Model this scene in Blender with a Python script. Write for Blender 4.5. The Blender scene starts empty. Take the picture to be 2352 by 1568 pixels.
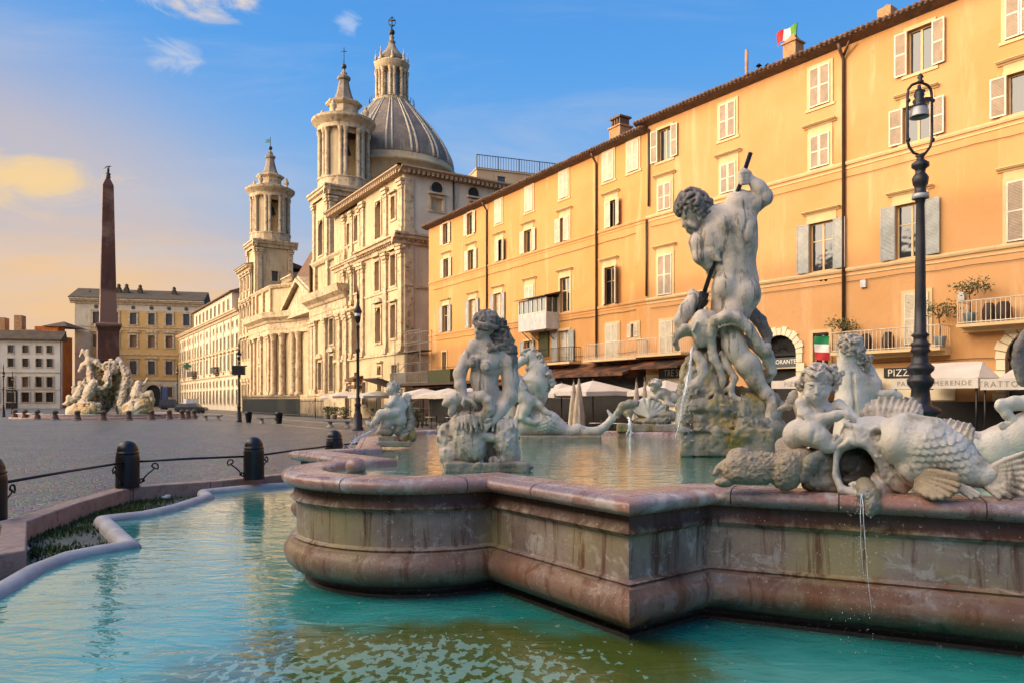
import bpy, bmesh, math, random
import numpy as np
from mathutils import Vector, Matrix
from mathutils.geometry import tessellate_polygon
R=math.radians; PI=math.pi
random.seed(7)
S=bpy.context.scene; COL=S.collection
# ---------------- camera / world / sun / exposure ----------------
H=1.9; F=1700.0; VH=918.0; UC=1176.0
cam=bpy.data.objects.new('camera',bpy.data.cameras.new('camera')); COL.objects.link(cam)
cam.location=(0,0,H); cam.rotation_euler=(R(90),0,0)
cam.data.sensor_width=36; cam.data.lens=F/2352*36; cam.data.shift_y=(VH-784)/2352
cam.data.clip_start=.1; cam.data.clip_end=6000
S.camera=cam
SUN_EL=11.0
SD=Vector((-.965,-.262,0)).normalized()          # horizontal direction towards the sun
sun=bpy.data.objects.new('sun',bpy.data.lights.new('sun','SUN')); COL.objects.link(sun)
sun.data.energy=2.0; sun.data.angle=R(.9); sun.data.color=(1,.68,.40)
sv=Vector((SD.x*math.cos(R(SUN_EL)),SD.y*math.cos(R(SUN_EL)),math.sin(R(SUN_EL))))
sun.rotation_euler=sv.to_track_quat('Z','Y').to_euler(); sun.location=(-20,-10,30)
S.view_settings.view_transform='Standard'; S.view_settings.look='None'
S.view_settings.exposure=0.30; S.view_settings.gamma=1
S.render.engine='CYCLES'; S.cycles.use_denoising=True; S.cycles.max_bounces=6; S.cycles.diffuse_bounces=3
S.cycles.glossy_bounces=3; S.cycles.transparent_max_bounces=8; S.cycles.caustics_reflective=False; S.cycles.caustics_refractive=False

class NT:
    def __init__(s,tree): s.t=tree; s.t.nodes.clear()
    def n(s,typ,ins=None,**kw):
        nd=s.t.nodes.new('ShaderNode'+typ)
        for k,v in kw.items(): setattr(nd,k,v)
        for k,v in (ins or {}).items():
            sock=nd.inputs[k]
            if isinstance(v,bpy.types.NodeSocket): s.t.links.new(v,sock)
            else: sock.default_value=v
        return nd
    def math(s,op,a,b=0.0,c=0.0,clamp=False):
        nd=s.n('Math',operation=op,use_clamp=clamp)
        for i,v in enumerate((a,b,c)):
            if isinstance(v,bpy.types.NodeSocket): s.t.links.new(v,nd.inputs[i])
            else: nd.inputs[i].default_value=v
        return nd.outputs[0]
    def mix(s,f,a,b,mode='MIX'):
        nd=s.n('Mix',data_type='RGBA',blend_type=mode)
        for i,v in ((0,f),(6,a),(7,b)):
            if isinstance(v,bpy.types.NodeSocket): s.t.links.new(v,nd.inputs[i])
            elif i==0: nd.inputs[0].default_value=v
            else: nd.inputs[i].default_value=(*v[:3],1)
        return nd.outputs[2]
    def ramp(s,f,stops,interp='LINEAR'):
        nd=s.n('ValToRGB',{'Fac':f}); cr=nd.color_ramp; cr.interpolation=interp
        while len(cr.elements)<len(stops): cr.elements.new(.5)
        for e,(p,c) in zip(cr.elements,stops):
            e.position=p; e.color=(*c,1) if len(c)==3 else c
        return nd.outputs[0]
    def fr(s,f,a,b,lo=0.0,hi=1.0):
        return s.n('MapRange',{'Value':f,1:a,2:b,3:lo,4:hi},interpolation_type='SMOOTHSTEP').outputs[0]
    def scale(s,vec,sc):
        return s.n('Mapping',{'Vector':vec,'Scale':sc}).outputs[0]
    def noise(s,vec,sc,det=4,rough=.55,dist=0.0):
        return s.n('TexNoise',{'Vector':vec,'Scale':sc,'Detail':det,'Roughness':rough,'Distortion':dist}).outputs['Fac']

W=bpy.data.worlds.new('World'); S.world=W; W.use_nodes=True
def build_world():
    T=NT(W.node_tree)
    sky=T.n('TexSky',sky_type='NISHITA',sun_disc=False,sun_elevation=R(SUN_EL),sun_rotation=math.atan2(SD.x,SD.y),
            air_density=1.0,dust_density=1.2,ozone_density=2.2)
    g=T.n('TexCoord').outputs['Generated']
    nrm=T.n('VectorMath',{0:g},operation='NORMALIZE').outputs[0]
    x,y,z=[T.n('SeparateXYZ',{0:nrm}).outputs[i] for i in range(3)]
    el=T.math('MULTIPLY',T.math('ARCSINE',z),180/PI)             # degrees
    az=T.math('MULTIPLY',T.math('ARCTAN2',x,y),180/PI)           # 0 ahead, + right
    base=T.mix(1.0,sky.outputs[0],(.62,.98,1.62),'MULTIPLY')
    # blue evens out towards the zenith, warm haze low on the sunward side
    blue=T.ramp(T.fr(el,0,34),[(0,(3.1,4.1,5.7)),(.35,(2.1,4.0,6.6)),(.8,(.85,3.0,6.7)),(1,(.65,2.55,6.3))])
    c=T.mix(.9,base,blue)
    left=T.fr(T.math('ADD',az,T.math('MULTIPLY',el,1.0)),8,-22)
    low=T.fr(el,30,4)
    peach=T.math('MULTIPLY',left,low)
    # layered cloud noise on a flattened dome
    zz=T.math('ADD',T.math('MAXIMUM',z,0.0),.16)
    cv=T.n('CombineXYZ',{0:T.math('DIVIDE',x,zz),1:T.math('DIVIDE',y,zz),2:.3}).outputs[0]
    n1=T.noise(cv,.75,6,.55,.4); n2=T.noise(T.scale(cv,(.5,1.6,1)),1.5,6,.6,.6)
    c=T.mix(T.math('MULTIPLY',peach,T.fr(n1,.30,.60,.62,1.1),clamp=True),c,(6.9,4.45,2.35))
    vail=T.math('MULTIPLY',T.fr(n2,.46,.74),.34)
    c=T.mix(vail,c,(4.6,4.8,5.5))
    # puffy bright clouds: a bank low on the left and small puffs up high
    nn=T.noise(T.n('CombineXYZ',{0:T.math('MULTIPLY',az,.22),1:T.math('MULTIPLY',el,.45),2:.37}).outputs[0],1.0,8,.62,.9)
    def blob(a0,e0,wa,we,thr=.5,hard=.25):
        da=T.math('DIVIDE',T.math('SUBTRACT',az,a0),wa); de=T.math('DIVIDE',T.math('SUBTRACT',el,e0),we)
        d=T.math('SQRT',T.math('ADD',T.math('MULTIPLY',da,da),T.math('MULTIPLY',de,de)))
        f=T.math('SUBTRACT',T.math('ADD',T.math('SUBTRACT',1.0,d),T.math('MULTIPLY',nn,2.6)),1.3)
        return T.fr(f,thr-hard,thr+hard)
    c=T.mix(T.math('MULTIPLY',blob(-33.5,13.8,5.5,2.0,.42,.6),.9),c,(7.4,5.2,2.5))
    c=T.mix(T.math('MULTIPLY',blob(-33,7.2,9,1.6,.4,.4),.45),c,(6.6,4.5,2.7))
    c=T.mix(T.math('MULTIPLY',blob(-22.5,27,3.6,2.0,.45,.4),.8),c,(7.2,5.9,4.4))
    c=T.mix(T.math('MULTIPLY',blob(-27.5,26.5,2.2,1.4,.5,.4),.6),c,(6.6,6.1,5.6))
    c=T.mix(T.math('MULTIPLY',blob(-24.5,23,2.6,1.4,.55,.4),.45),c,(6.2,5.9,5.8))
    c=T.mix(T.math('MULTIPLY',blob(-12.5,26.5,1.3,.9,.5,.4),.45),c,(5.6,6.0,6.9))
    # sky round the sun over-brightened out of view (behind and left), added as fill light 
    dt=T.n('VectorMath',{0:nrm,1:(SD.x,SD.y,.25)},operation='DOT_PRODUCT').outputs['Value']
    fill_glow=T.fr(dt,.42,1.0)
    c=T.mix(fill_glow,c,(60,50,39))
    c=T.mix(T.fr(el,-1,-6),c,(1.2,1.1,1.0))
    bg=T.n('Background',{'Color':c,'Strength':.105})
    T.t.links.new(bg.outputs[0],T.n('OutputWorld').inputs[0])
build_world()

# ---------------- helpers ----------------
def G(u,v,z=0.0):
    Y=F*(H-z)/(v-VH); return Vector(((u-UC)/F*Y,Y,z))
def P(u,v,Y): return Vector(((u-UC)/F*Y,Y,H-(v-VH)/F*Y))
def tag(o,label=None,cat=None,group=None,kind=None):
    if label: o['label']=label
    if cat: o['category']=cat
    if group: o['group']=group
    if kind: o['kind']=kind
    return o
def thing(name,label,cat,loc=(0,0,0),group=None,rz=0.0):
    o=bpy.data.objects.new(name,None); COL.objects.link(o); o.location=loc; o.rotation_euler=(0,0,rz)
    o.empty_display_size=.2
    o['_rz']=rz
    return tag(o,label,cat,group)
def wloc(o):
    v=Vector((0,0,0))
    while o: v+=Vector(o.location); o=o.parent
    return v
class MB:
    def __init__(s): s.v=[]; s.f=[]; s.sm=[]
    def add(s,vs,fs,smooth=False):
        b=len(s.v); s.v+= [tuple(p) for p in vs]; s.f+=[tuple(i+b for i in f) for f in fs]; s.sm+=[smooth]*len(fs)
    def hexa(s,p):  # 8 pts bottom ring then top ring
        s.add(p,[(0,3,2,1),(4,5,6,7),(0,1,5,4),(1,2,6,5),(2,3,7,6),(3,0,4,7)])
    def box(s,x0,x1,y0,y1,z0,z1):
        s.hexa([(x0,y0,z0),(x1,y0,z0),(x1,y1,z0),(x0,y1,z0),(x0,y0,z1),(x1,y0,z1),(x1,y1,z1),(x0,y1,z1)])
    def lathe(s,c,prof,n=20,a0=0,a1=2*PI,sx=1,sy=1,rot=0,smooth=True):
        full=abs(a1-a0-2*PI)<1e-6; m=n if full else n+1; vs=[]
        for r,z in prof:
            for i in range(m):
                a=a0+(a1-a0)*i/n; x=r*math.cos(a)*sx; y=r*math.sin(a)*sy
                vs.append((c[0]+x*math.cos(rot)-y*math.sin(rot),c[1]+x*math.sin(rot)+y*math.cos(rot),c[2]+z))
        fs=[]
        for j in range(len(prof)-1):
            for i in range(n):
                k=(i+1)%m; fs.append((j*m+i,j*m+k,(j+1)*m+k,(j+1)*m+i))
        s.add(vs,fs,smooth)
    def tube(s,pts,r,n=8,smooth=True,cap=True):
        pts=[Vector(p) for p in pts]; rs=r if isinstance(r,(list,tuple)) else [r]*len(pts)
        vs=[]; up=None
        for i,p in enumerate(pts):
            t=(pts[min(i+1,len(pts)-1)]-pts[max(i-1,0)])
            if t.length<1e-9: t=Vector((0,0,1))
            t.normalize()
            if up is None:
                up=Vector((0,0,1)) if abs(t.z)<.9 else Vector((1,0,0))
            a=t.cross(up)
            if a.length<1e-6: a=t.orthogonal()
            a.normalize(); b=a.cross(t).normalized(); up=b
            for k in range(n):
                th=2*PI*k/n; vs.append(p+a*(rs[i]*math.cos(th))+b*(rs[i]*math.sin(th)))
        fs=[]
        for i in range(len(pts)-1):
            for k in range(n):
                q=(k+1)%n; fs.append((i*n+k,i*n+q,(i+1)*n+q,(i+1)*n+k))
        if cap: fs.append(tuple(range(n))[::-1]); fs.append(tuple((len(pts)-1)*n+k for k in range(n)))
        s.add(vs,fs,smooth)
    def ball(s,c,r,n=12,m=8,sx=1,sy=1,sz=1):
        pr=[(r*max(math.cos(-PI/2+PI*j/m),1e-4),r*math.sin(-PI/2+PI*j/m)*sz) for j in range(m+1)]
        s.lathe(c,pr,n,sx=sx,sy=sy)
    def poly(s,pts): s.add(pts,[tuple(range(len(pts)))])
    def build(s,name,mt,parent=None,label=None,loc=None):
        me=bpy.data.meshes.new(name)
        o0=wloc(parent) if parent else Vector(loc or (0,0,0))
        rz=0.0; q=parent
        while q: rz+=q.rotation_euler.z; q=q.parent
        vs=[(x-o0.x,y-o0.y,z-o0.z) for x,y,z in s.v]
        me.from_pydata(vs,[],s.f); me.materials.append(mt)
        me.polygons.foreach_set('use_smooth',s.sm); me.update()
        o=bpy.data.objects.new(name,me); COL.objects.link(o)
        if parent: o.parent=parent
        else: o.location=o0
        if label: o['label']=label
        return o
def copytree(o,parent=None,loc=None,label=None,rz=None):
    c=o.copy(); COL.objects.link(c); c.parent=parent
    if loc is not None: c.location=loc
    if rz is not None: c.rotation_euler=(0,0,rz)
    if label: c['label']=label
    for ch in list(o.children): copytree(ch,c)
    return c
def text(s,name,size,ext,mt,parent,M,align='CENTER',spacing=1.0,sx=1.0):
    cu=bpy.data.curves.new(name,'FONT'); cu.body=s; cu.size=size; cu.extrude=ext; cu.align_x=align; cu.align_y='CENTER'
    cu.space_character=spacing; cu.materials.append(mt); cu.resolution_u=3
    o=bpy.data.objects.new(name,cu); COL.objects.link(o)
    bpy.context.view_layer.update(); me=bpy.data.meshes.new_from_object(o); bpy.data.objects.remove(o)
    me.transform(Matrix.Translation(-wloc(parent))@M@Matrix.Diagonal((sx,1,1,1)))
    o=bpy.data.objects.new(name,me); COL.objects.link(o); o.parent=parent; return o
class Frame:   # vertical facade frame: s along d, p outward, z up
    def __init__(s,o,d):
        s.o=Vector((o[0],o[1],0)); s.d=Vector((d[0],d[1],0)).normalized(); s.n=Vector((-s.d.y,s.d.x,0))
        if s.n.dot(-s.o)<0: s.n=-s.n
    def pt(s,a,p,z): q=s.o+s.d*a+s.n*p; return (q.x,q.y,z)
    def sz(s,u,v,p=0.0):          # pixel -> (s,z) on the plane shifted outward by p
        k=(u-UC)/F; o=s.o+s.n*p; a=(k*o.y-o.x)/(s.d.x-k*s.d.y); Y=o.y+a*s.d.y
        return a,H-(v-VH)/F*Y
    def s(s_,u): return s_.sz(u,0)[0]
    def mat(s,a,p,z,flip=False):  # matrix for text: x along reading direction, y up, z outward
        ax=s.d if s.d.cross(Vector((0,0,1))).dot(s.n)>0 else -s.d
        m=Matrix.Identity(4); q=s.pt(a,p,z)
        for i in range(3): m[i][0]=ax[i]; m[i][1]=(0,0,1)[i]; m[i][2]=s.n[i]; m[i][3]=q[i]
        return m
def fbox(m,fr,s0,s1,p0,p1,z0,z1):
    if s0>s1: s0,s1=s1,s0
    m.hexa([fr.pt(s0,p0,z0),fr.pt(s1,p0,z0),fr.pt(s1,p1,z0),fr.pt(s0,p1,z0),fr.pt(s0,p0,z1),fr.pt(s1,p0,z1),fr.pt(s1,p1,z1),fr.pt(s0,p1,z1)])
def fprof(m,fr,s0,s1,prof,smooth=False):  # extrude (p,z) profile along s
    n=len(prof); vs=[fr.pt(s0,p,z) for p,z in prof]+[fr.pt(s1,p,z) for p,z in prof]
    fs=[(i,(i+1)%n,n+(i+1)%n,n+i) for i in range(n)]
    m.add(vs,fs,smooth); m.add(vs[:n],[tuple(range(n))]); m.add(vs[n:],[tuple(range(n))])
def cornice(m,fr,s0,s1,z,h,p,p0=0.0):   # stepped moulding whose top is at z
    fprof(m,fr,s0,s1,[(p0-.02,z-h),(p0+p*.25,z-h),(p0+p*.35,z-h*.62),(p0+p*.75,z-h*.5),(p0+p*.8,z-h*.25),(p0+p,z-h*.2),(p0+p,z),(p0-.02,z)])
def wall(m,fr,s0,s1,z0,z1,holes,p=0.0,depth=.3):
    """wall sheet with rectangular holes (a0,a1,b0,b1) and reveals"""
    if s0>s1: s0,s1=s1,s0
    hs=[]
    for h in holes:
        a0,a1=min(h[0],h[1]),max(h[0],h[1]); a0=max(a0,s0+.01); a1=min(a1,s1-.01); b0=max(h[2],z0+.01); b1=min(h[3],z1-.01)
        if a1>a0 and b1>b0: hs.append((a0,a1,b0,b1))
    xs=sorted(set([s0,s1]+[h[0] for h in hs]+[h[1] for h in hs])); zs=sorted(set([z0,z1]+[h[2] for h in hs]+[h[3] for h in hs]))
    for i in range(len(xs)-1):
        xm=(xs[i]+xs[i+1])/2; run=None
        for j in range(len(zs)-1):
            zm=(zs[j]+zs[j+1])/2
            inside=any(h[0]<xm<h[1] and h[2]<zm<h[3] for h in hs)
            if not inside:
                if run is None: run=zs[j]
            if inside or j==len(zs)-2:
                top=zs[j] if inside else zs[j+1]
                if run is not None: m.poly([fr.pt(xs[i],p,run),fr.pt(xs[i+1],p,run),fr.pt(xs[i+1],p,top),fr.pt(xs[i],p,top)]); run=None
    for a0,a1,b0,b1 in hs:
        q=p-depth
        m.poly([fr.pt(a0,p,b0),fr.pt(a0,q,b0),fr.pt(a0,q,b1),fr.pt(a0,p,b1)]); m.poly([fr.pt(a1,p,b0),fr.pt(a1,q,b0),fr.pt(a1,q,b1),fr.pt(a1,p,b1)])
        m.poly([fr.pt(a0,p,b0),fr.pt(a1,p,b0),fr.pt(a1,q,b0),fr.pt(a0,q,b0)]); m.poly([fr.pt(a0,p,b1),fr.pt(a1,p,b1),fr.pt(a1,q,b1),fr.pt(a0,q,b1)])
def sweep(m,pts,prof,closed=True,smooth=False,outsign=1):
    """sweep (offset,z) profile along a plan polyline with mitres"""
    n=len(pts); P2=[Vector((p[0],p[1])) for p in pts]; nr=[]
    for i in range(n):
        a=P2[(i-1)%n] if closed or i>0 else None; b=P2[i]; c=P2[(i+1)%n] if closed or i<n-1 else None
        e=[]
        if a is not None: e.append((b-a).normalized())
        if c is not None: e.append((c-b).normalized())
        ns=[Vector((q.y,-q.x))*outsign for q in e]
        if len(ns)==2:
            k=ns[0]+ns[1]; k=k/max(.25,k.length_squared/2) if k.length>1e-6 else ns[0]
        else: k=ns[0]
        nr.append(k)
    L=len(prof); vs=[]
    for i in range(n):
        for o,z in prof: q=P2[i]+nr[i]*o; vs.append((q.x,q.y,z))
    fs=[]
    for i in range(n if closed else n-1):
        j=(i+1)%n
        for k in range(L-1): fs.append((i*L+k,j*L+k,j*L+k+1,i*L+k+1))
    m.add(vs,fs,smooth)
    if not closed: m.add(vs[:L],[tuple(range(L))]); m.add(vs[-L:],[tuple(range(L))])
def sheet(name,outer,holes,z,mt,kind='structure'):
    loops=[[Vector((p[0],p[1],0)) for p in outer]]+[[Vector((p[0],p[1],0)) for p in h] for h in holes]
    tri=tessellate_polygon(loops); vs=[p for l in loops for p in l]
    me=bpy.data.meshes.new(name); me.from_pydata([(p.x,p.y,z) for p in vs],[],[t for t in tri]); me.materials.append(mt); me.update()
    bm=bmesh.new(); bm.from_mesh(me); bmesh.ops.recalc_face_normals(bm,faces=bm.faces)
    if bm.faces and sum(f.normal.z for f in bm.faces)<0: bmesh.ops.reverse_faces(bm,faces=bm.faces)
    bm.to_mesh(me); bm.free()
    o=bpy.data.objects.new(name,me); COL.objects.link(o); o['kind']=kind; return o

# ---------------- materials ----------------
def newmat(name):
    m=bpy.data.materials.new(name); m.use_nodes=True; return m,NT(m.node_tree)
def out(T,sh,disp=None):
    T.t.links.new(sh,T.n('OutputMaterial').inputs[0])
def rgb(h):  # sRGB 0..255 -> linear
    return tuple(((c/255/12.92) if c/255<=.04045 else ((c/255+.055)/1.055)**2.4) for c in h)
def stone(name,c1,c2,sc=1.0,rough=.75,bump=.3,bsc=14,c3=None,f3=(.55,.75),sc3=2.5,streak=None,sf=(.52,.72),ssc=(3,3,.35),crease_tone=None,spec=.35,metal=0.0,joint=None,speck=None):
    m,T=newmat(name); pos=T.n('NewGeometry').outputs['Position']
    n=T.noise(pos,sc,6,.6,.4); c=T.mix(T.fr(n,.35,.65),c1,c2)
    if c3: c=T.mix(T.fr(T.noise(pos,sc3,7,.65,.6),f3[0],f3[1]),c,c3)
    if streak: c=T.mix(T.math('MULTIPLY',T.fr(T.noise(T.scale(pos,ssc),1.0,6,.65,.5),sf[0],sf[1]),.85),c,streak)
    if speck: c=T.mix(T.fr(T.noise(pos,sc3*14,3,.6),.62,.72),c,speck)
    if crease_tone:
        pn=T.n('NewGeometry').outputs['Pointiness']; c=T.mix(T.math('MULTIPLY',T.fr(pn,.492,.462),.8),c,crease_tone)  # second tone mixed into the creases by pointiness
    h=T.noise(pos,bsc,5,.6)
    if joint:
        jw,jh,jc=joint
        br=T.n('TexBrick',{'Vector':pos,'Scale':1.0,'Mortar Size':.012,'Brick Width':jw,'Row Height':jh})
        c=T.mix(T.math('MULTIPLY',br.outputs['Fac'],.7),c,jc)
    b=T.n('Bump',{'Height':h,'Strength':bump,'Distance':.03})
    p=T.n('BsdfPrincipled',{'Base Color':c,'Roughness':T.fr(h,.2,.8,rough-.08,rough+.08),'Normal':b.outputs[0],'Specular IOR Level':spec,'Metallic':metal})
    out(T,p.outputs[0]); return m
def plain(name,c,rough=.6,metal=0.0,spec=.5,var=.15,vs=3.0):
    m,T=newmat(name); pos=T.n('NewGeometry').outputs['Position']
    n=T.noise(pos,vs,5,.6); d=tuple(x*(1-var) for x in c); e=tuple(min(1,x*(1+var)) for x in c)
    p=T.n('BsdfPrincipled',{'Base Color':T.mix(T.fr(n,.3,.7),d,e),'Roughness':T.fr(n,.3,.7,rough-.06,rough+.06),'Metallic':metal,'Specular IOR Level':spec})
    out(T,p.outputs[0]); return m
def glassmat(name,c=(.02,.025,.03),rough=.06):
    m,T=newmat(name); pos=T.n('NewGeometry').outputs['Position']
    b=T.n('Bump',{'Height':T.noise(pos,1.3,2),'Strength':.25,'Distance':.05})
    p=T.n('BsdfPrincipled',{'Base Color':(*c,1),'Roughness':rough,'Specular IOR Level':1.0,'IOR':1.5,'Normal':b.outputs[0]}); out(T,p.outputs[0]); return m
M={}
M['marble_rim']=stone('pink_marble',(.38,.19,.14),(.29,.21,.20),1.3,.30,.3,18,c3=(.52,.44,.40),f3=(.48,.68),sc3=2.6,streak=(.15,.05,.035),sf=(.54,.68),ssc=(2.2,2.2,2.2),spec=.5,speck=(.62,.5,.48))
def basin_wall_mat():
    m,T=newmat('stained_marble'); g=T.n('NewGeometry'); pos=g.outputs['Position']
    n=T.noise(pos,1.6,7,.6,.5); c=T.mix(T.fr(n,.35,.65),(.33,.255,.205),(.19,.135,.115)); c=T.mix(T.fr(T.noise(pos,4.5,8,.72,1.2),.52,.60,0,.6),c,(.52,.47,.44)); c=T.mix(T.fr(T.noise(T.scale(pos,(1,1,2)),2.6,7,.7,1.6),.56,.66,0,.7),c,(.20,.12,.09))
    c=T.mix(T.fr(T.noise(pos,.8,4,.5,.3),.5,.66),c,(.34,.27,.14))
    st=T.noise(T.scale(pos,(5,5,.5)),1.0,7,.7,.6)
    c=T.mix(T.math('MULTIPLY',T.fr(st,.50,.64),.85),c,(.10,.028,.010))
    st2=T.noise(T.scale(pos,(9,9,.7)),1.3,5,.7,.3)
    c=T.mix(T.math('MULTIPLY',T.fr(st2,.58,.7),.6),c,(.05,.03,.02))
    # rust collects under the rim and on the lower mouldings
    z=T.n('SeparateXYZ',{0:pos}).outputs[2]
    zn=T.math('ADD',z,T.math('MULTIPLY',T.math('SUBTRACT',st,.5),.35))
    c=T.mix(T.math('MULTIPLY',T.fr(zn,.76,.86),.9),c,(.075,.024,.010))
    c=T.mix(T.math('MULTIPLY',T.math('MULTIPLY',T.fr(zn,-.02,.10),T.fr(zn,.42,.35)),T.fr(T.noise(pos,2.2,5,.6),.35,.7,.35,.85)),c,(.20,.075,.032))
    c=T.mix(T.math('MULTIPLY',T.fr(zn,.14,.0),.95),c,(.014,.009,.005))  # shadow under the bottom moulding painted in as near-black
    c=T.mix(T.fr(T.noise(pos,38,3,.6),.64,.74),c,(.5,.44,.4))
    b=T.n('Bump',{'Height':T.noise(pos,22,6,.65),'Strength':.35,'Distance':.02})
    p=T.n('BsdfPrincipled',{'Base Color':c,'Roughness':T.fr(st,.3,.7,.35,.65),'Normal':b.outputs[0],'Specular IOR Level':.45}); out(T,p.outputs[0]); return m
M['basin_wall']=basin_wall_mat()
M['grey_rim']=stone('grey_travertine',(.42,.40,.40),(.33,.31,.32),2.2,.6,.4,25,c3=(.30,.24,.2),sc3=3)
M['pink_kerb']=stone('pink_granite',(.38,.25,.195),(.31,.22,.18),3,.7,.5,30,c3=(.27,.16,.13),f3=(.5,.62),sc3=7,joint=(1.1,3.0,(.1,.06,.05)))
M['iron']=plain('black_iron',(.012,.012,.015),.38,.3,.5,.3,6)
M['statue']=stone('weathered_marble',(.66,.555,.45),(.49,.41,.335),2.3,.72,.45,30,c3=(.27,.225,.15),f3=(.50,.70),sc3=2.1,streak=(.12,.10,.085),sf=(.53,.66),ssc=(7,7,1.3),spec=.3)
M['statue_dark']=stone('dark_weathered_marble',(.26,.22,.19),(.12,.105,.09),5,.75,.5,30,spec=.3)
M['statue_light']=stone('pale_marble',(.68,.60,.50),(.54,.475,.40),2.6,.66,.45,32,c3=(.36,.29,.18),f3=(.54,.72),sc3=2.4,streak=(.20,.165,.13),sf=(.58,.70),ssc=(8,8,1.6),spec=.35)
M['rock']=stone('wet_travertine',(.34,.29,.22),(.24,.22,.17),3,.6,.7,18,c3=(.33,.23,.06),f3=(.48,.62),sc3=1.6,streak=(.10,.085,.05),sf=(.5,.7),ssc=(4,4,1.2),spec=.5)
M['net_stone']=stone('carved_net_stone',(.42,.33,.23),(.34,.26,.18),4,.8,.6,30)
def cobble():
    m,T=newmat('cobbles'); pos=T.n('NewGeometry').outputs['Position']
    v=T.n('TexVoronoi',{'Vector':T.n('VectorMath',{0:pos,1:T.n('TexNoise',{'Vector':pos,'Scale':.35}).outputs['Color']},operation='ADD').outputs[0],'Scale':7.0},feature='DISTANCE_TO_EDGE').outputs[0]
    vc=T.n('TexVoronoi',{'Vector':T.n('VectorMath',{0:pos,1:T.n('TexNoise',{'Vector':pos,'Scale':.35}).outputs['Color']},operation='ADD').outputs[0],'Scale':7.0}).outputs['Color']
    n=T.noise(pos,.09,4,.6,.4)
    c=T.mix(T.fr(n,.35,.65),(.085,.080,.07),(.155,.135,.105))
    c=T.mix(.75,c,vc,'SOFT_LIGHT')
    c=T.mix(T.fr(v,.08,.02),c,(.03,.027,.024))
    b=T.n('Bump',{'Height':T.math('ADD',T.fr(v,0,.14),T.math('MULTIPLY',T.noise(pos,1.1,3),.8)),'Strength':.8,'Distance':.03})
    p=T.n('BsdfPrincipled',{'Base Color':c,'Roughness':T.fr(n,.3,.7,.30,.48),'Normal':b.outputs[0],'Specular IOR Level':.55}); out(T,p.outputs[0]); return m
M['cobble']=cobble()
M['pavement']=stone('basalt_pavement',(.15,.13,.10),(.11,.10,.085),.4,.65,.4,8,joint=(.6,.6,(.05,.045,.04)))
M['recess']=stone('wet_pavers',(.10,.095,.08),(.06,.06,.055),3,.5,.6,20,c3=(.06,.075,.025),f3=(.48,.6),sc3=3,joint=(.35,.2,(.03,.03,.025)))
M['strip']=stone('light_strip',(.42,.37,.30),(.33,.3,.25),2,.7,.3,10)
def water(name,base,patch,pc,pr,ripple,sky_flecks=0.0,fsc=3.0,big=2.0):
    m,T=newmat(name); pos=T.n('NewGeometry').outputs['Position']
    n=T.noise(pos,.6,4,.6,.5)
    c=T.mix(T.fr(n,.35,.65),base[0],base[1])
    d=T.n('VectorMath',{0:T.scale(T.n('VectorMath',{0:pos,1:pc},operation='SUBTRACT').outputs[0],pr)},operation='LENGTH').outputs['Value']
    d=T.math('ADD',d,T.math('MULTIPLY',T.math('SUBTRACT',T.noise(pos,1.3,5,.6,.4),.5),.9))
    c=T.mix(T.fr(d,1.15,.7),c,patch)
    w1=T.noise(T.scale(pos,(1.0,2.3,1)),big,3,.5,.8); w2=T.noise(T.scale(pos,(1,2.0,1)),9.0,2,.5,.4)
    hgt=T.math('ADD',T.math('MULTIPLY',w1,1.0),T.math('MULTIPLY',w2,.16))
    b=T.n('Bump',{'Height':hgt,'Strength':ripple,'Distance':.06})
    if sky_flecks:
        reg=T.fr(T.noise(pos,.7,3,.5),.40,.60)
        # pale flecks painted in for sky glints in front of the lobe
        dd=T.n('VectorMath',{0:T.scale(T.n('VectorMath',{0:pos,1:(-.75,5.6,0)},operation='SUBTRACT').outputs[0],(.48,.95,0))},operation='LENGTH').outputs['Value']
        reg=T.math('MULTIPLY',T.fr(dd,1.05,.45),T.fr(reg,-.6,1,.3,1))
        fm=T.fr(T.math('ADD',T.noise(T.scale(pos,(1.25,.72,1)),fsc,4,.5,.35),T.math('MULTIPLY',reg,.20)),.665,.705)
        fm=T.math('MULTIPLY',fm,sky_flecks)
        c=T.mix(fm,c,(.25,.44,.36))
    df=T.n('BsdfDiffuse',{'Color':c})
    gl=T.n('BsdfGlossy',{'Color':(.97,1,1,1),'Roughness':.035,'Normal':b.outputs[0]})
    fr=T.n('Fresnel',{'IOR':1.40,'Normal':b.outputs[0]}).outputs[0]
    fr=T.math('MULTIPLY',T.math('ADD',fr,.05),1.45,clamp=True)
    mx=T.n('MixShader',{0:fr,1:df.outputs[0],2:gl.outputs[0]}); out(T,mx.outputs[0]); return m
M['water_low']=water('teal_water',((.025,.27,.24),(.06,.36,.32)),(.085,.115,.022),(-.45,5.6,0),(.46,.85,0),.22,sky_flecks=.75,fsc=10.5,big=1.7)  # olive patch painted where the dark fountain would mirror in the water
M['water_up']=water('turquoise_water',((.09,.34,.28),(.15,.42,.32)),(.05,.26,.14),(3.3,10.2,0),(.5,1.0,0),.24,big=2.6)
def foam_mat():
    m,T=newmat('spray'); p=T.n('BsdfPrincipled',{'Base Color':(.85,.9,.92,1),'Roughness':.15,'Specular IOR Level':.8,'Transmission Weight':.35}); out(T,p.outputs[0]); return m
M['spray']=foam_mat()
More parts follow.
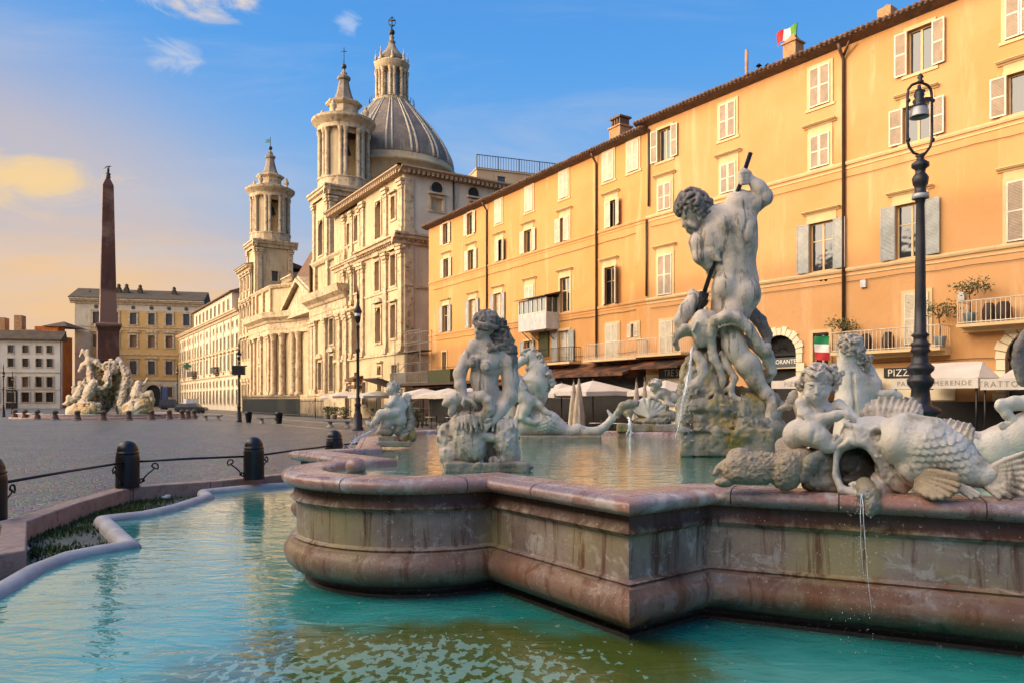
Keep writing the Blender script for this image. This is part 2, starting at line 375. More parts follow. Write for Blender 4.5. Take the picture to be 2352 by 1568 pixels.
# ---------------- ground, pools, basin ----------------
O2=Vector((3.3,12.2)); A2=Vector((-.79,-.613)).normalized(); T2=Vector((.613,-.79)).normalized()
def UW(u,w): return O2+A2*u+T2*w
def basin_plan():
    q=[]
    def arc(cu,cw,r,a0,a1,n):
        for i in range(n+1):
            a=R(a0+(a1-a0)*i/n); q.append(UW(cu+r*math.cos(a),cw+r*math.sin(a)))
    arc(5.55,0,1.42,-90,90,36)
    q.extend([UW(5.62,3.42),UW(4.6,3.42),UW(2.75,6.9)])
    arc(0,7.1,1.9,0,180,24)
    q.extend([UW(-2.75,6.9),UW(-4.6,3.42),UW(-5.62,3.42)])
    arc(-5.55,0,1.42,90,270,24)
    q.extend([UW(-5.62,-3.42),UW(-4.6,-3.42),UW(-2.75,-6.9)])
    arc(0,-7.1,1.9,180,360,24)
    q.extend([UW(2.75,-6.9),UW(4.6,-3.42),UW(5.62,-3.42)])
    return q
PLAN=basin_plan()
def area2(p): return sum(p[i][0]*p[(i+1)%len(p)][1]-p[(i+1)%len(p)][0]*p[i][1] for i in range(len(p)))
if area2(PLAN)<0: PLAN.reverse()
M['joint']=plain('dark_joint',(.05,.025,.02),.8)
def build_basin():
    b=thing('fountain_basin','lobed fountain basin of rust-stained marble with a pink rounded rim','fountain basin',(O2.x,O2.y,-.2))
    wl=MB()
    prof=[(-.02,.97),(.02,.97),(.03,.86),(.05,.84),(.07,.82),(.045,.80),(.02,.785),(.0,.77),(.0,.43),(.015,.42),(.05,.405),(.03,.385),(.075,.37),(.085,.34),
          (.11,.31),(.135,.26),(.135,.20),(.11,.13),(.05,.06),(-.05,.01),(-.13,-.02),(-.12,-.05),(-.09,-.065),(-.09,-.35)]
    sweep(wl,PLAN,prof,True,False)
    # joint strips: slim upright pilaster edges on the panels
    n=len(PLAN)
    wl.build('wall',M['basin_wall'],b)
    rm=MB()
    rp=[(-.30,.80),(-.30,1.085),(-.285,1.11),(-.26,1.12),(.035,1.12),(.045,1.108),(.055,1.12),(.10,1.115),(.145,1.095),(.165,1.06),(.16,1.02),(.13,.985),(.07,.965),(.015,.962)]
    sweep(rm,PLAN,rp,True,False)
    nf=len(rm.f); N=len(PLAN); acc=0.0; nxt=.7; rj=random.Random(5)
    for i in range(N):      # block joints across the rim
        a=Vector(PLAN[i]); c=Vector(PLAN[(i+1)%N]); e=(c-a); L=e.length; e.normalize(); nn=Vector((e.y,-e.x))
        while nxt<acc+L:
            q=a+e*(nxt-acc); k=[]
            for o_,z in rp:
                for w in (-.005,.005): 
                    pz=Vector((q.x,q.y))+nn*(o_+.0025)+e*w; k.append((pz.x,pz.y,z+.0025))
            if L<.5 or (nxt-acc>.15 and acc+L-nxt>.15): rm.add(k,[(2*t,2*t+1,2*t+3,2*t+2) for t in range(len(rp)-1)])
            nxt+=rj.uniform(.85,1.25)
        acc+=L
    o=rm.build('rim',M['marble_rim'],b); o.data.materials.append(M['joint'])
    for i,pl in enumerate(o.data.polygons):
        if i>=nf: pl.material_index=1
    for oo in b.children:
        for p in oo.data.polygons: p.use_smooth=True
        oo.data.set_sharp_from_angle(angle=R(50)) if hasattr(oo.data,'set_sharp_from_angle') else None
    j=MB()   # dark joints between the rim blocks
    for u,w,du,dw in ((6.97,0,1,0),(5.55+1.0,-1.0,.7,-.7),(5.55+1.13,.86,.8,.6)):
        pass
    wat=sheet('upper_pool_water',[p for p in offs(PLAN,-.2)],[],1.035,M['water_up'])
    return b
def offs(pts,d):
    n=len(pts); r=[]
    for i in range(n):
        a,b,c=[Vector((pts[k%n][0],pts[k%n][1])) for k in (i-1,i,i+1)]
        e1=(b-a).normalized(); e2=(c-b).normalized(); n1=Vector((e1.y,-e1.x)); n2=Vector((e2.y,-e2.x)); k=n1+n2
        k=k/max(.3,k.length_squared/2); r.append(b+k*d)
    return r
build_basin()
def xy(u,v,z): g=G(u,v,z); return Vector((g.x,g.y))
RIM=[xy(-60,1368,0),xy(0,1338,0),xy(75,1295,0),xy(150,1266,0),xy(225,1251,0),xy(300,1240,0),xy(237,1182,0),xy(330,1172,0),xy(395,1158,0),xy(478,1132,0),xy(468,1122,0),xy(560,1113,0),xy(665,1106,0),
     Vector((-3.2,19.6)),Vector((1,23.3)),Vector((7,23.6)),Vector((11.8,19.5)),Vector((13.3,13.5)),Vector((11.8,6.5)),Vector((8.2,2.4)),Vector((2.5,1.9)),Vector((-2.5,2.2)),Vector((-6.3,4.2))]
KERB=[Vector((-7.7,6.3)),xy(-5,1262,.12),xy(10,1198,.12),xy(140,1154,.12),xy(269,1119,.12),xy(370,1109,.12),xy(480,1102,.12),xy(664,1084,.12),
      Vector((-3.8,21.2)),Vector((.8,25)),Vector((7.6,25.3)),Vector((13.2,20.4)),Vector((14.8,13.5)),Vector((13.1,5.7)),Vector((8.9,1.1)),Vector((2.6,.55)),Vector((-3,.7)),Vector((-7.6,3.4))]
for L in (RIM,KERB):
    if area2(L)<0: L.reverse()
gp=sheet('ground',[(-3000,-200),(3000,-200),(3000,5000),(-3000,5000)],[KERB],0.0,M['cobble'])
rc=sheet('recess_floor',offs(KERB,-.02),[RIM],-.17,M['recess'])
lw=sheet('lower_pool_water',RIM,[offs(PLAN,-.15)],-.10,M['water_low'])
kb=MB(); sweep(kb,KERB,[(-.28,-.3),(-.28,.105),(-.265,.12),(.0,.12),(.015,.11),(.015,-.05)],True)
tag(kb.build('kerb',M['pink_kerb'],loc=(-8,14,0)),'pink granite kerb around the sunken fountain pool, under the black bollards','kerb')
gr=MB(); ar=[(-.13*math.cos(a),-.13+.13*math.sin(a)) for a in [R(x) for x in range(0,181,20)]]
sweep(gr,RIM,[(-.13,-.5)]+ar+[(.13,-.5)],True,True)
tag(gr.build('pool_edging',M['grey_rim'],loc=(-5,10,0)),'low rounded grey stone edging that holds the water of the lower pool','stone edging')
# ---------------- orange palazzi on the right ----------------
def plaster(name,c1,c2,c3,stain):
    m,T=newmat(name); pos=T.n('NewGeometry').outputs['Position']
    n=T.noise(pos,.35,6,.6,.3); c=T.mix(T.fr(n,.35,.65),c1,c2)
    c=T.mix(T.math('MULTIPLY',T.fr(T.noise(T.scale(pos,(1.2,1.2,.16)),1.0,6,.65,.4),.52,.70),.75),c,c3)
    c=T.mix(T.math('MULTIPLY',T.fr(T.noise(pos,3.2,8,.7,.5),.57,.70),.55),c,stain)
    b=T.n('Bump',{'Height':T.noise(pos,6,6,.65),'Strength':.25,'Distance':.03})
    p=T.n('BsdfPrincipled',{'Base Color':c,'Roughness':.88,'Normal':b.outputs[0],'Specular IOR Level':.2}); out(T,p.outputs[0]); return m
M['orange']=plaster('ochre_plaster',(.49,.24,.078),(.535,.268,.096),(.585,.345,.16),(.42,.21,.075))
M['orange2']=plaster('apricot_plaster',(.50,.258,.098),(.545,.288,.122),(.60,.36,.18),(.44,.23,.09))
M['cream']=plaster('cream_plaster',(.66,.54,.36),(.74,.62,.42),(.55,.43,.28),(.4,.3,.18))
M['surround']=stone('window_stone',(.62,.43,.22),(.54,.37,.19),1.5,.8,.15,12)
def louvre(name,c):
    m,T=newmat(name); pos=T.n('NewGeometry').outputs['Position']; z=T.n('SeparateXYZ',{0:pos}).outputs[2]
    w=T.math('PINGPONG',T.math('MULTIPLY',z,1/.055),.5)
    n=T.noise(pos,2.5,5,.6)
    cc=T.mix(T.fr(n,.3,.7),tuple(x*.85 for x in c),tuple(min(1,x*1.15) for x in c))
    cc=T.mix(T.fr(w,.12,.04),cc,tuple(x*.35 for x in c))
    b=T.n('Bump',{'Height':w,'Strength':.7,'Distance':.03})
    p=T.n('BsdfPrincipled',{'Base Color':cc,'Roughness':.6,'Normal':b.outputs[0]}); out(T,p.outputs[0]); return m
M['shut_w']=louvre('pale_shutter',(.52,.43,.30)); M['shut_g']=louvre('grey_shutter',(.34,.34,.31)); M['shut_b']=louvre('brown_shutter',(.33,.24,.16))
M['sash']=plain('sash_paint',(.55,.49,.38),.5)
M['pane']=glassmat('window_glass'); M['dark']=plain('dark_interior',(.012,.010,.009),.8)
M['curtain']=plain('curtain_behind_glass',(.42,.40,.34),.3,0,.8,.25,4)
M['tile']=stone('roof_tiles',(.16,.085,.05),(.09,.055,.04),3,.85,.6,12,c3=(.22,.14,.08),sc3=6)
M['pipe']=plain('copper_brown_pipe',(.075,.035,.02),.5,.2)
M['brick']=stone('chimney_plaster',(.42,.22,.10),(.30,.16,.08),3,.9,.4,20)
M['wood']=stone('dark_wood',(.07,.03,.015),(.035,.018,.010),2,.6,.3,10)
M['rust_wood']=stone('stained_awning_wood',(.19,.065,.018),(.08,.03,.012),1.1,.7,.3,10,c3=(.02,.012,.01),f3=(.45,.6),sc3=1.4)
M['canvas']=stone('cream_canvas',(.60,.53,.45),(.50,.44,.37),.8,.9,.15,5,spec=.15)
M['canvas_t']=stone('beige_canvas',(.52,.41,.30),(.42,.33,.24),2.5,.9,.3,7,spec=.15)
M['sign']=plain('black_sign',(.012,.012,.012),.4); M['letter']=plain('pale_letters',(.75,.70,.6),.5); M['letter_d']=plain('dark_letters',(.22,.19,.16),.6)
M['glass_grn']=glassmat('greenish_glass',(.03,.045,.04),.12)
M['green']=plain('flag_green',(.0,.14,.045),.8); M['white']=plain('flag_white',(.58,.56,.53),.8); M['red']=plain('flag_red',(.36,.01,.012),.8)
M['lead']=plain('grey_panel',(.48,.46,.42),.5)
M['shop_dark']=stone('shaded_shop_front',(.012,.008,.006),(.006,.005,.004),1.2,.5,.3,6,c3=(.035,.013,.006),f3=(.56,.7),sc3=.9)  # shade under the canopies put into a near-black colour
FA=Frame((-7.46,66.4),(.633,-1)); FB=Frame((7.7,42.4),(.721,-1))
def shutter(fr,s,z,w,h,ang,side,mt,par):
    """leaf hinged at s; side -1 hangs to the left; ang 0 = flat against the wall, 180 closed"""
    a=R(ang); m=MB(); t=.045
    def q(x,y,zz):  # x along the leaf, y thickness
        dx=side*math.cos(a)*x+math.sin(a)*side*0; px=math.sin(a)*x
        n1=-math.sin(a)*side*y; n2=math.cos(a)*y
        return fr.pt(s+dx+n1,.05+px+abs(n2) if True else 0,zz)
    def bx(x0,x1,z0,z1,t0,t1): m.hexa([q(x0,t0,z0),q(x1,t0,z0),q(x1,t1,z0),q(x0,t1,z0),q(x0,t0,z1),q(x1,t0,z1),q(x1,t1,z1),q(x0,t1,z1)])
    bx(.05,w-.05,z-h/2+.05,z+h/2-.05,.012,t-.012)
    for x0,x1 in ((0,.055),(w-.055,w)): bx(x0,x1,z-h/2,z+h/2,0,t)
    for zz in (z-h/2,z-.03,z+h/2-.06): bx(.055,w-.055,zz,zz+.06,.001,t-.001)
    o=m.build('shutter',mt,par)
    if mt is not M['shut_g']:
        o.data.materials.append(M['sash'])
        for i,pl in enumerate(o.data.polygons):
            if i>=6: pl.material_index=1
    return o
def add_window(fr,bld,s,z,w,h,state='closed',hood=True,mt=None,surround=True,pane=None,p=0.0,door=False,hoodz=.42,depth=.22):
    sm=MB(); z0=z-h/2; z1=z+h/2
    if surround:
        e=.14
        for a,b,c,d in ((s-w/2-e,s-w/2+.01,z0-.02,z1+e),(s+w/2-.01,s+w/2+e,z0-.02,z1+e),(s-w/2+.01,s+w/2-.01,z1-.01,z1+e),(s-w/2-e-.08,s+w/2+e+.08,z0-.14,z0-.02)):
            fbox(sm,fr,a,b,p-.02,p+.05,c,d)
    if hood:
        cornice(sm,fr,s-w/2-.32,s+w/2+.32,z1+hoodz+.12,.14,.24,p)
        fbox(sm,fr,s-w/2-.12,s+w/2+.12,p-.02,p+.022,z1+.14,z1+hoodz-.02)
    # sash
    d0=p-depth; f=.07
    for a,b,c,d in ((s-w/2,s-w/2+f,z0,z1),(s+w/2-f,s+w/2,z0,z1),(s-w/2+f,s+w/2-f,z0,z0+f),(s-w/2+f,s+w/2-f,z1-f,z1),(s-.045,s+.045,z0+f,z1-f)):
        fbox(sm,fr,a,b,d0,d0+.06,c,d)
    if h>1.9: fbox(sm,fr,s-w/2+f,s+w/2-f,d0+.003,d0+.055,z0+h*.62,z0+h*.62+.05)
    wn=sm.build('window',M['surround'],bld)
    pm=MB(); fbox(pm,fr,s-w/2+.03,s+w/2-.03,d0+.01,d0+.03,z0+.02,z1-.02); pm.build('pane',pane or M['pane'],wn)
    mt=mt or M['shut_w']
    st={'closed':(178,178),'open':(4,4),'right':(172,12),'left':(8,170),'ajar':(150,35),'none':None,'half':(178,20)}[state]
    if st:
        for side,a in ((-1,st[0]),(1,st[1])): shutter(fr,s+side*w/2,z,w/2-.01,h-.02,a,side,mt,wn)
    return wn
def hole(s,z,w,h): return (s-w/2,s+w/2,z-h/2,z+h/2)
def tile_roof(m,fr,s0,s1,z,over=.55,rise=2.6,back=9.0,n=None,sp=.24):
    # eave board, sloping roof sheet and the half-round ends of the tiles
    fprof(m,fr,s0,s1,[(-back,z+rise),(over,z+.06),(over,z-.02),(.02,z-.16),(-back,z+rise-.3)])
    k=int((s1-s0)/sp)
    for i in range(k):
        s=s0+(i+.5)*(s1-s0)/k; dz=random.uniform(-.015,.015)
        a=Vector(fr.pt(s,over+.1+random.uniform(-.03,.03),z+.06+dz)); b=Vector(fr.pt(s,over-2.5,z+.06+dz+(2.6)*rise/(back+over)))
        m.tube([a,b],.085,6,True)
def railing(m,fr,s0,s1,p,z0,z1,sp=.13,r=.012,ends=True):
    n=max(2,int(abs(s1-s0)/sp))
    for i in range(n+1):
        s=s0+(s1-s0)*i/n; m.tube([fr.pt(s,p,z0),fr.pt(s,p,z1)],r,4,False)
    for z in (z0+.05,z1): m.tube([fr.pt(s0,p,z),fr.pt(s1,p,z)],r*1.6,4,False)
    if ends:
        for s in (s0,s1):
            k=max(2,int(p/sp))
            for i in range(k):
                q=.05+(p-.05)*i/k; m.tube([fr.pt(s,q,z0),fr.pt(s,q,z1)],r,4,False)
            for z in (z0+.05,z1): m.tube([fr.pt(s,0,z),fr.pt(s,p,z)],r*1.6,4,False)
Z4,Z3,Z2,Z1=16.15,13.2,8.85,5.3
def build_A():
    b=thing('apartment_building','long ochre apartment building with a white closed-in balcony, next to the scaffolding','building',FA.pt(0,0,0))
    L=FA.s(1489)
    def S(u): return FA.s(u)
    wins=[]
    for u,st,mt in ((1024.4,'open','shut_w'),(1080.4,'open','shut_w'),(1146,'closed','shut_w'),(1216,'closed','shut_w'),(1296,'closed','shut_w'),(1398,'closed','shut_w'),(1455,'closed','shut_w')):
        wins.append((S(u),Z4,.95 if u<1100 else 1.0,1.75,st,False,mt,None))
    for u,st,mt in ((1026,'open','shut_w'),(1083,'open','shut_w'),(1147,'half','shut_w'),(1214,'open','shut_w'),(1298,'left','shut_w'),(1404,'half','shut_w')):
        wins.append((S(u),Z3,1.0,1.6,st,True,mt,None))
    for u,st,mt in ((1024,'open','shut_g'),(1086,'open','shut_g'),(1144,'open','shut_g'),(1217,'closed','shut_w'),(1298,'none','shut_w'),(1400,'ajar','shut_w')):
        wins.append((S(u),Z2,1.1,2.3,st,True,mt,'curtain' if u in(1144,1086) else None))
    wins+= [(S(1213),5.55,.9,1.1,'open',False,'shut_g',None),(S(1021),5.1,.8,1.9,'none',False,'shut_w',None),(S(1459),5.95,.6,.8,'left',False,'shut_w',None)]
    doors=[(S(1295),5.35,1.25,2.3,'open',False,'shut_g','curtain'),(S(1407),5.45,1.15,2.1,'closed',False,'shut_w',None)]
    m=MB(); hs=[hole(*w[:4]) for w in wins+doors]
    wall(m,FA,0,L,0,17.2,hs,0,.3)
    fbox(m,FA,0,.02,-9,-.01,0,17.2)
    fbox(m,FA,.05,L-.05,-9,-.6,0,17.0)
    m.build('wall',M['orange'],b)
    for w in wins+doors:
        add_window(FA,b,w[0],w[1],w[2],w[3],w[4],w[5],M[w[6]],surround=True,pane=M[w[7]] if w[7] else None)
    c=MB()
    fprof(c,FA,0,L-.05,[(0,12.22),(.05,12.22),(.07,12.30),(.07,12.36),(0,12.40)]); fprof(c,FA,0,L-.05,[(0,12.06),(.03,12.06),(.03,12.12),(0,12.12)])
    fprof(c,FA,0,L-.05,[(0,7.52),(.05,7.52),(.07,7.6),(.07,7.66),(0,7.70)]); fprof(c,FA,0,L-.05,[(0,7.36),(.03,7.36),(.03,7.42),(0,7.42)])
    c.build('string_course',M['orange2'],b)
    r=MB(); tile_roof(r,FA,-.4,L,17.3); r.build('roof',M['tile'],b)
    for u,z0,z1 in ((1120,4.4,17.1),(1372,4.6,17.1)):
        pm=MB(); s=S(u); pm.tube([FA.pt(s,.5,17.2),FA.pt(s,.35,16.95),FA.pt(s,.09,16.6),FA.pt(s,.09,z0)],.07,8)
        for zz in (15,12.5,10,7.5,5): pm.tube([FA.pt(s,.09,zz),FA.pt(s,.09,zz+.07)],.09,8)
        pm.build('downpipe',M['pipe'],b)
    # closed-in balcony
    s0,s1=S(1219),S(1322); v=MB(); P1=1.05
    s1=s0+3.4
    fbox(v,FA,s0,s1,.0,P1,6.62,7.75)
    vb=v.build('closed_balcony',M['lead'],b)
    v=MB()
    for k in range(4):
        a=s0+.02+(s1-s0-.1)*k/3; fbox(v,FA,a,a+.07,P1-.07,P1-.002,7.75,8.75)
    for zz in (7.75,8.68): fbox(v,FA,s0+.09,s1-.08,P1-.065,P1+.02,zz,zz+.07)
    for k in range(3):
        a=s0+.02+(s1-s0-.1)*(k+.5)/3; fbox(v,FA,a,a+.06,P1-.06,P1+.005,7.83,8.67)
    for p in (.05,.5,): fbox(v,FA,s0+.002,s0+.06,p,p+.06,7.75,8.75); fbox(v,FA,s1-.06,s1-.002,p,p+.06,7.75,8.75)
    v.build('frame',M['sash'],vb)
    v=MB(); fbox(v,FA,s0+.04,s1-.04,.02,P1-.04,7.75,8.7); v.build('pane',M['glass_grn'],vb)
    v=MB(); fprof(v,FA,s0-.15,s1+.25,[(0,9.15),(P1+.3,8.80),(P1+.3,8.75),(0,9.02)]); v.build('roof',M['tile'],vb)
    for a in (s0+.3,s0+1.2,s1-.4): v=MB(); v.tube([FA.pt(a,.02,5.9),FA.pt(a,.9,6.6)],.03,5); v.build('bracket',M['iron'],vb)
    # balcony with railing under it and the long ledge
    for sa,sb,nm in ((S(1245),S(1335),0),(S(1366),L+2.6,1)):
        v=MB(); fbox(v,FA,sa,min(sb,L-.02) if nm==1 else sb,.0,.95,4.22,4.36); o=v.build('balcony',M['surround'],b)
        v=MB(); railing(v,FA,sa+.05,min(sb,L-.1)-.05,.9,4.36,5.3); v.build('railing',M['sash'] if nm else M['iron'],o)
    v=MB(); fbox(v,FA,S(1240),S(1262),.03,.12,4.9,6.6); v.build('trellis',M['vine'],b)
    # ground floor shop fronts
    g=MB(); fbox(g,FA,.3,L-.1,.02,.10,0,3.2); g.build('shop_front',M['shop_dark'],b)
    g=MB(); fprof(g,FA,S(992),S(1240),[(0.1,3.5),(1.9,3.05),(1.9,2.95),(0.1,3.3)]); fprof(g,FA,S(1242),L-.15,[(0.1,4.05),(1.8,3.45),(1.8,3.3),(.1,3.9)])
    g.build('awning',M['rust_wood'],b)
    g=MB(); fbox(g,FA,S(1242),L-.2,.03,.13,3.2,4.2); g.build('fascia',M['rust_wood'],b)
    # chimneys on the roof
    for u,v0,v1,w,cap in ((1425,300,245,.55,1),(1362,345,322,1.1,0),(1205,430,405,1.0,0)):
        Y=FA.pt(S(u),-3.2,0)[1]; s=FA.sz(u,0,-3.2)[0]; zt=P(u,v1,Y).z
        k=MB(); fbox(k,FA,s-w,s+w,-3.7,-2.7,16.5,zt-.25*cap); k.box
        fbox(k,FA,s-w-.08,s+w+.08,-3.78,-2.62,zt-.25*cap,zt-.25*cap+.1)
        ch=k.build('chimney',M['brick'],b)
        if cap:
            k=MB()
            for i in range(4): fbox(k,FA,s-w*.8+i*w*.45,s-w*.8+i*w*.45+.12,-3.6,-2.8,zt-.15,zt+.35)
            fbox(k,FA,s-w,s+w,-3.7,-2.7,zt+.35,zt+.47); k.build('chimney_pot',M['tile'],ch)
    rc=random.Random(2)
    for z in (4.75,7.15,11.6):     # cables sagging along the facade
        v=MB(); v.tube([FA.pt(1+i*(L-2)/24,.06,z-.05*abs(math.sin(i*1.3))+rc.uniform(-.02,.02)) for i in range(25)],.014,4); v.build('cable',M['iron'],b)
    return b
M['vine']=stone('ivy',(.035,.045,.012),(.07,.06,.02),14,.8,1.0,30)
build_A()
def pot_tree(fr,s,p,z,h,lab,par=None):
    t=thing('potted_tree',lab,'potted plant',fr.pt(s,p,z),'potted trees on the balconies')
    m=MB(); q=fr.pt(s,p,z); m.lathe(q,[(.01,0),(.17,0),(.24,.38),(.25,.42),(.21,.42),(.2,.38),(.01,.38)],12); m.build('pot',M['pot'],t)
    m=MB(); m.tube([(q[0],q[1],z+.3),(q[0]+.03,q[1],z+h*.35),(q[0]-.03,q[1],z+h*.62)],[.03,.022,.018],6)
    rnd=random.Random(int(s*10)); top=Vector((q[0],q[1],z+h*.6)); tips=[]
    for i in range(9):
        a=rnd.uniform(0,6.28); e=top+Vector((math.cos(a)*.4,math.sin(a)*.4,rnd.uniform(.05,.5)*h*.55)); m.tube([top,(top+e)/2+Vector((0,0,.05)),e],[.014,.01,.006],5); tips.append(e)
    m.build('trunk',M['wood'],t)
    m=MB()
    for e in tips:
        for k in range(34):
            c=e+Vector((rnd.gauss(0,.17),rnd.gauss(0,.17),rnd.gauss(0,.13))); d1=Vector((rnd.gauss(0,1),rnd.gauss(0,1),rnd.gauss(0,1))).normalized()*.07; d2=Vector((rnd.gauss(0,1),rnd.gauss(0,1),rnd.gauss(0,1))).normalized()*.03
            m.poly([c-d1,c+d2,c+d1,c-d2])
    m.build('crown',M['leaf'],t); return t
M['pot']=plain('blue_grey_pot',(.16,.20,.20),.5); M['leaf']=plain('olive_leaves',(.075,.085,.035),.7,0,.3,.5,9)
def build_B():
    b=thing('apartment_building','tall apricot apartment building with arched shop doors behind the tall lamp post','building',FB.pt(0,0,0))
    L=32.0
    def S(u): return FB.s(u)
    wins=[]
    for u,st,mt in ((1527,'open','shut_b'),(1672,'closed','shut_b'),(1884,'closed','shut_b'),(2113,'open','shut_b'),(2345,'closed','shut_b')):
        wins.append((S(u),Z4,1.0,1.8,st,False,mt,None))
    for u,st,mt in ((1527.7,'closed','shut_b'),(1674,'closed','shut_b'),(1884,'closed','shut_b'),(2106,'open','shut_b'),(2352,'open','shut_b')):
        wins.append((S(u),Z3,.95 if u<2000 else 1.1,1.5,st,True,mt,None))
    for u,st,mt,pn in ((1528,'closed','shut_b',None),(1690,'closed','shut_b',None),(1887,'open','shut_g','pane'),(2091,'open','shut_g','pane'),(2356,'closed','shut_b',None)):
        wins.append((S(u),Z2,1.05 if u<1800 else 1.2,2.25,st,True,mt,pn))
    wins+= [(S(1532),5.35,.9,1.9,'closed',False,'shut_w',None),(S(2106),5.2,.95,2.1,'closed',False,'shut_w',None),(S(1886),4.2,.8,1.5,'none',False,'shut_w','dark')]
    e2=S(2352)+3.2
    for z,h in ((Z4,1.8),(Z3,1.5),(Z2,2.25)): wins.append((e2,z,1.0,h,'closed',z!=Z4,'shut_b',None))
    m=MB(); hs=[hole(*w[:4]) for w in wins]
    arches=[(S(1791),.92,4.98),(S(2388),1.08,4.5)]
    for s,r,zc in arches: hs.append((s-r,s+r,0.0,zc))
    wall(m,FB,0,L,0,17.55,hs,0,.3)
    fbox(m,FB,-.02,.0,-9,-.0,0,17.6); fbox(m,FB,.05,L-.05,-9,-.6,0,17.4)
    # arch spandrels: fill from z=.. to the round head
    for s,r,zc in arches:
        n=14; z0=zc-r
        for i in range(n):
            a0=PI*i/n; a1=PI*(i+1)/n
            x0,x1=s+r*math.cos(a0),s+r*math.cos(a1)
            m.poly([FB.pt(x0,0,z0+r*math.sin(a0)),FB.pt(x1,0,z0+r*math.sin(a1)),FB.pt(x1,0,zc+.001),FB.pt(x0,0,zc+.001)])
    m.build('wall',M['orange2'],b)
    for w in wins: add_window(FB,b,w[0],w[1],w[2],w[3],w[4],w[5],M[w[6]],pane=M[w[7]] if w[7] else None)
    c=MB()
    for z in (12.3,7.6):
        fprof(c,FB,0,L,[(0,z-.08),(.05,z-.08),(.08,z),(.08,z+.06),(0,z+.10)]); fprof(c,FB,0,L,[(0,z-.26),(.035,z-.26),(.035,z-.2),(0,z-.2)])
    c.build('string_course',M['surround'],b)
    r=MB(); tile_roof(r,FB,-.5,L,17.65); r.build('roof',M['tile'],b)
    for s,z0 in ((.25,12.9),(.08,7.8),(S(1940),3.6)):
        pm=MB(); 
        if z0<5: pm.tube([FB.pt(s,.5,17.5),FB.pt(s,.35,17.2),FB.pt(s,.09,16.9),FB.pt(s,.09,z0)],.075,8); pm.tube([FB.pt(s+.45,.4,17.45),FB.pt(s,.12,17.0)],.06,8)
        else: pm.tube([FB.pt(s,.09,min(17.5,z0+4.4)),FB.pt(s,.09,z0)],.06,8)
        pm.build('downpipe',M['pipe'],b)
    for s,r,zc in arches:
        a_=MB(); n=13; z0=zc-r
        for i in range(n):
            t0=PI*(i+.06)/n; t1=PI*(i+.94)/n; R2=r+(.42 if i%2 else .34)
            k=[FB.pt(s+q*math.cos(t),p,z0+q*math.sin(t)) for p in (-.05,.09) for q,t in ((r,t0),(R2,t0),(R2,t1),(r,t1))]
            a_.hexa(k)
        for sg in (-1,1):
            for k in range(int(z0/.42)+1): fbox(a_,FB,s+sg*r,s+sg*(r+(.42 if k%2 else .3)),-.05,.09,z0-(k+1)*.42+.02,z0-k*.42-.01)
        fr_=a_.build('arch_surround',M['cream'],b)
        a_=MB(); fbox(a_,FB,s-r,s+r,-.35,-.3,0,zc-.02); a_.build('glazing',M['dark'],fr_)
        a_=MB()
        for i in range(1,12):
            t=PI*i/12; a_.tube([FB.pt(s+.15*math.cos(t),-.2,z0+.15+.15*math.sin(t)),FB.pt(s+r*math.cos(t),-.2,z0+r*math.sin(t))],.014,4)
        fbox(a_,FB,s-r,s+r,-.24,-.16,z0-.05,z0+.05); a_.build('fanlight_grille',M['iron'],fr_)
    # cream ground-floor panels, balconies
    for q0,q1,q2,q3 in ((-.02,S(1600),0,3.35),(S(1995),S(2195),1.9,3.25)): g=MB(); fbox(g,FB,q0,q1,.01,.065,q2,q3); g.build('panel',M['cream'],b)
    for u0,u1,z in ((1935,2185,3.95),(2222,2420,4.75)):
        v=MB(); fbox(v,FB,S(u0),S(u1),0,.95,z-.12,z); fbox(v,FB,S(u0),S(u1),.02,.5,z-.28,z-.12); o=v.build('balcony',M['surround'],b)
        v=MB(); railing(v,FB,S(u0)+.04,S(u1)-.04,.92,z,z+.85,.16,.014); v.build('railing',M['sash'],o)
    v=MB(); fbox(v,FB,0,S(1590),0,.9,4.30,4.42); o=v.build('balcony',M['surround'],b)
    v=MB(); railing(v,FB,0.05,S(1590)-.05,.86,4.42,5.3,.16,.014); v.build('railing',M['sash'],o)
    v=MB(); fprof(v,FB,0,S(1600),[(.08,4.2),(1.5,3.7),(1.5,3.6),(.08,4.05)]); v.build('awning',M['rust_wood'],b)
    for u,vv in ((1886,643),(1897,643),(1571,699),(1579,699)):
        s,z=FB.sz(u,vv); v=MB(); v.tube([FB.pt(s,-.02,z),FB.pt(s,.02,z)],.07,10); v.build('vent_hole',M['dark'],b)
    # roof bits: pipe, small cowls, pyramidal chimney with flag
    def at(u,v,p): s,z=FB.sz(u,v,p); return s,z
    s,z=at(1715,115,-2.0); k=MB(); k.tube([FB.pt(s,-2.0,17.9),FB.pt(s,-2.0,z)],.09,8); k.build('chimney',M['brick'],b)
    for u in (1743,1763):
        s,z=at(u,152,-2.0); k=MB(); k.tube([FB.pt(s,-2.0,17.9),FB.pt(s,-2.0,z)],.06,8); k.lathe(FB.pt(s,-2.0,z),[(.16,0),(.01,.14)],8); k.build('cowl',M['iron'],b)
    s,z=at(1822,103,-2.0); k=MB(); fbox(k,FB,s-.35,s+.35,-2.35,-1.65,17.5,z); fbox(k,FB,s-.42,s+.42,-2.42,-1.58,z,z+.08)
    q=[FB.pt(s-.34,-2.34,z+.08),FB.pt(s+.34,-2.34,z+.08),FB.pt(s+.34,-1.66,z+.08),FB.pt(s-.34,-1.66,z+.08),FB.pt(s,-2.0,z+.62)]
    k.add(q,[(0,1,4),(1,2,4),(2,3,4),(3,0,4)]); k.build('chimney',M['brick'],b)
    s,z=at(2038,22,-2.0); k=MB(); fbox(k,FB,s-.3,s+.3,-2.3,-1.7,17.6,z); k.lathe(FB.pt(s,-2.0,z),[(.3,0),(.05,.2)],8); k.build('chimney',M['brick'],b)
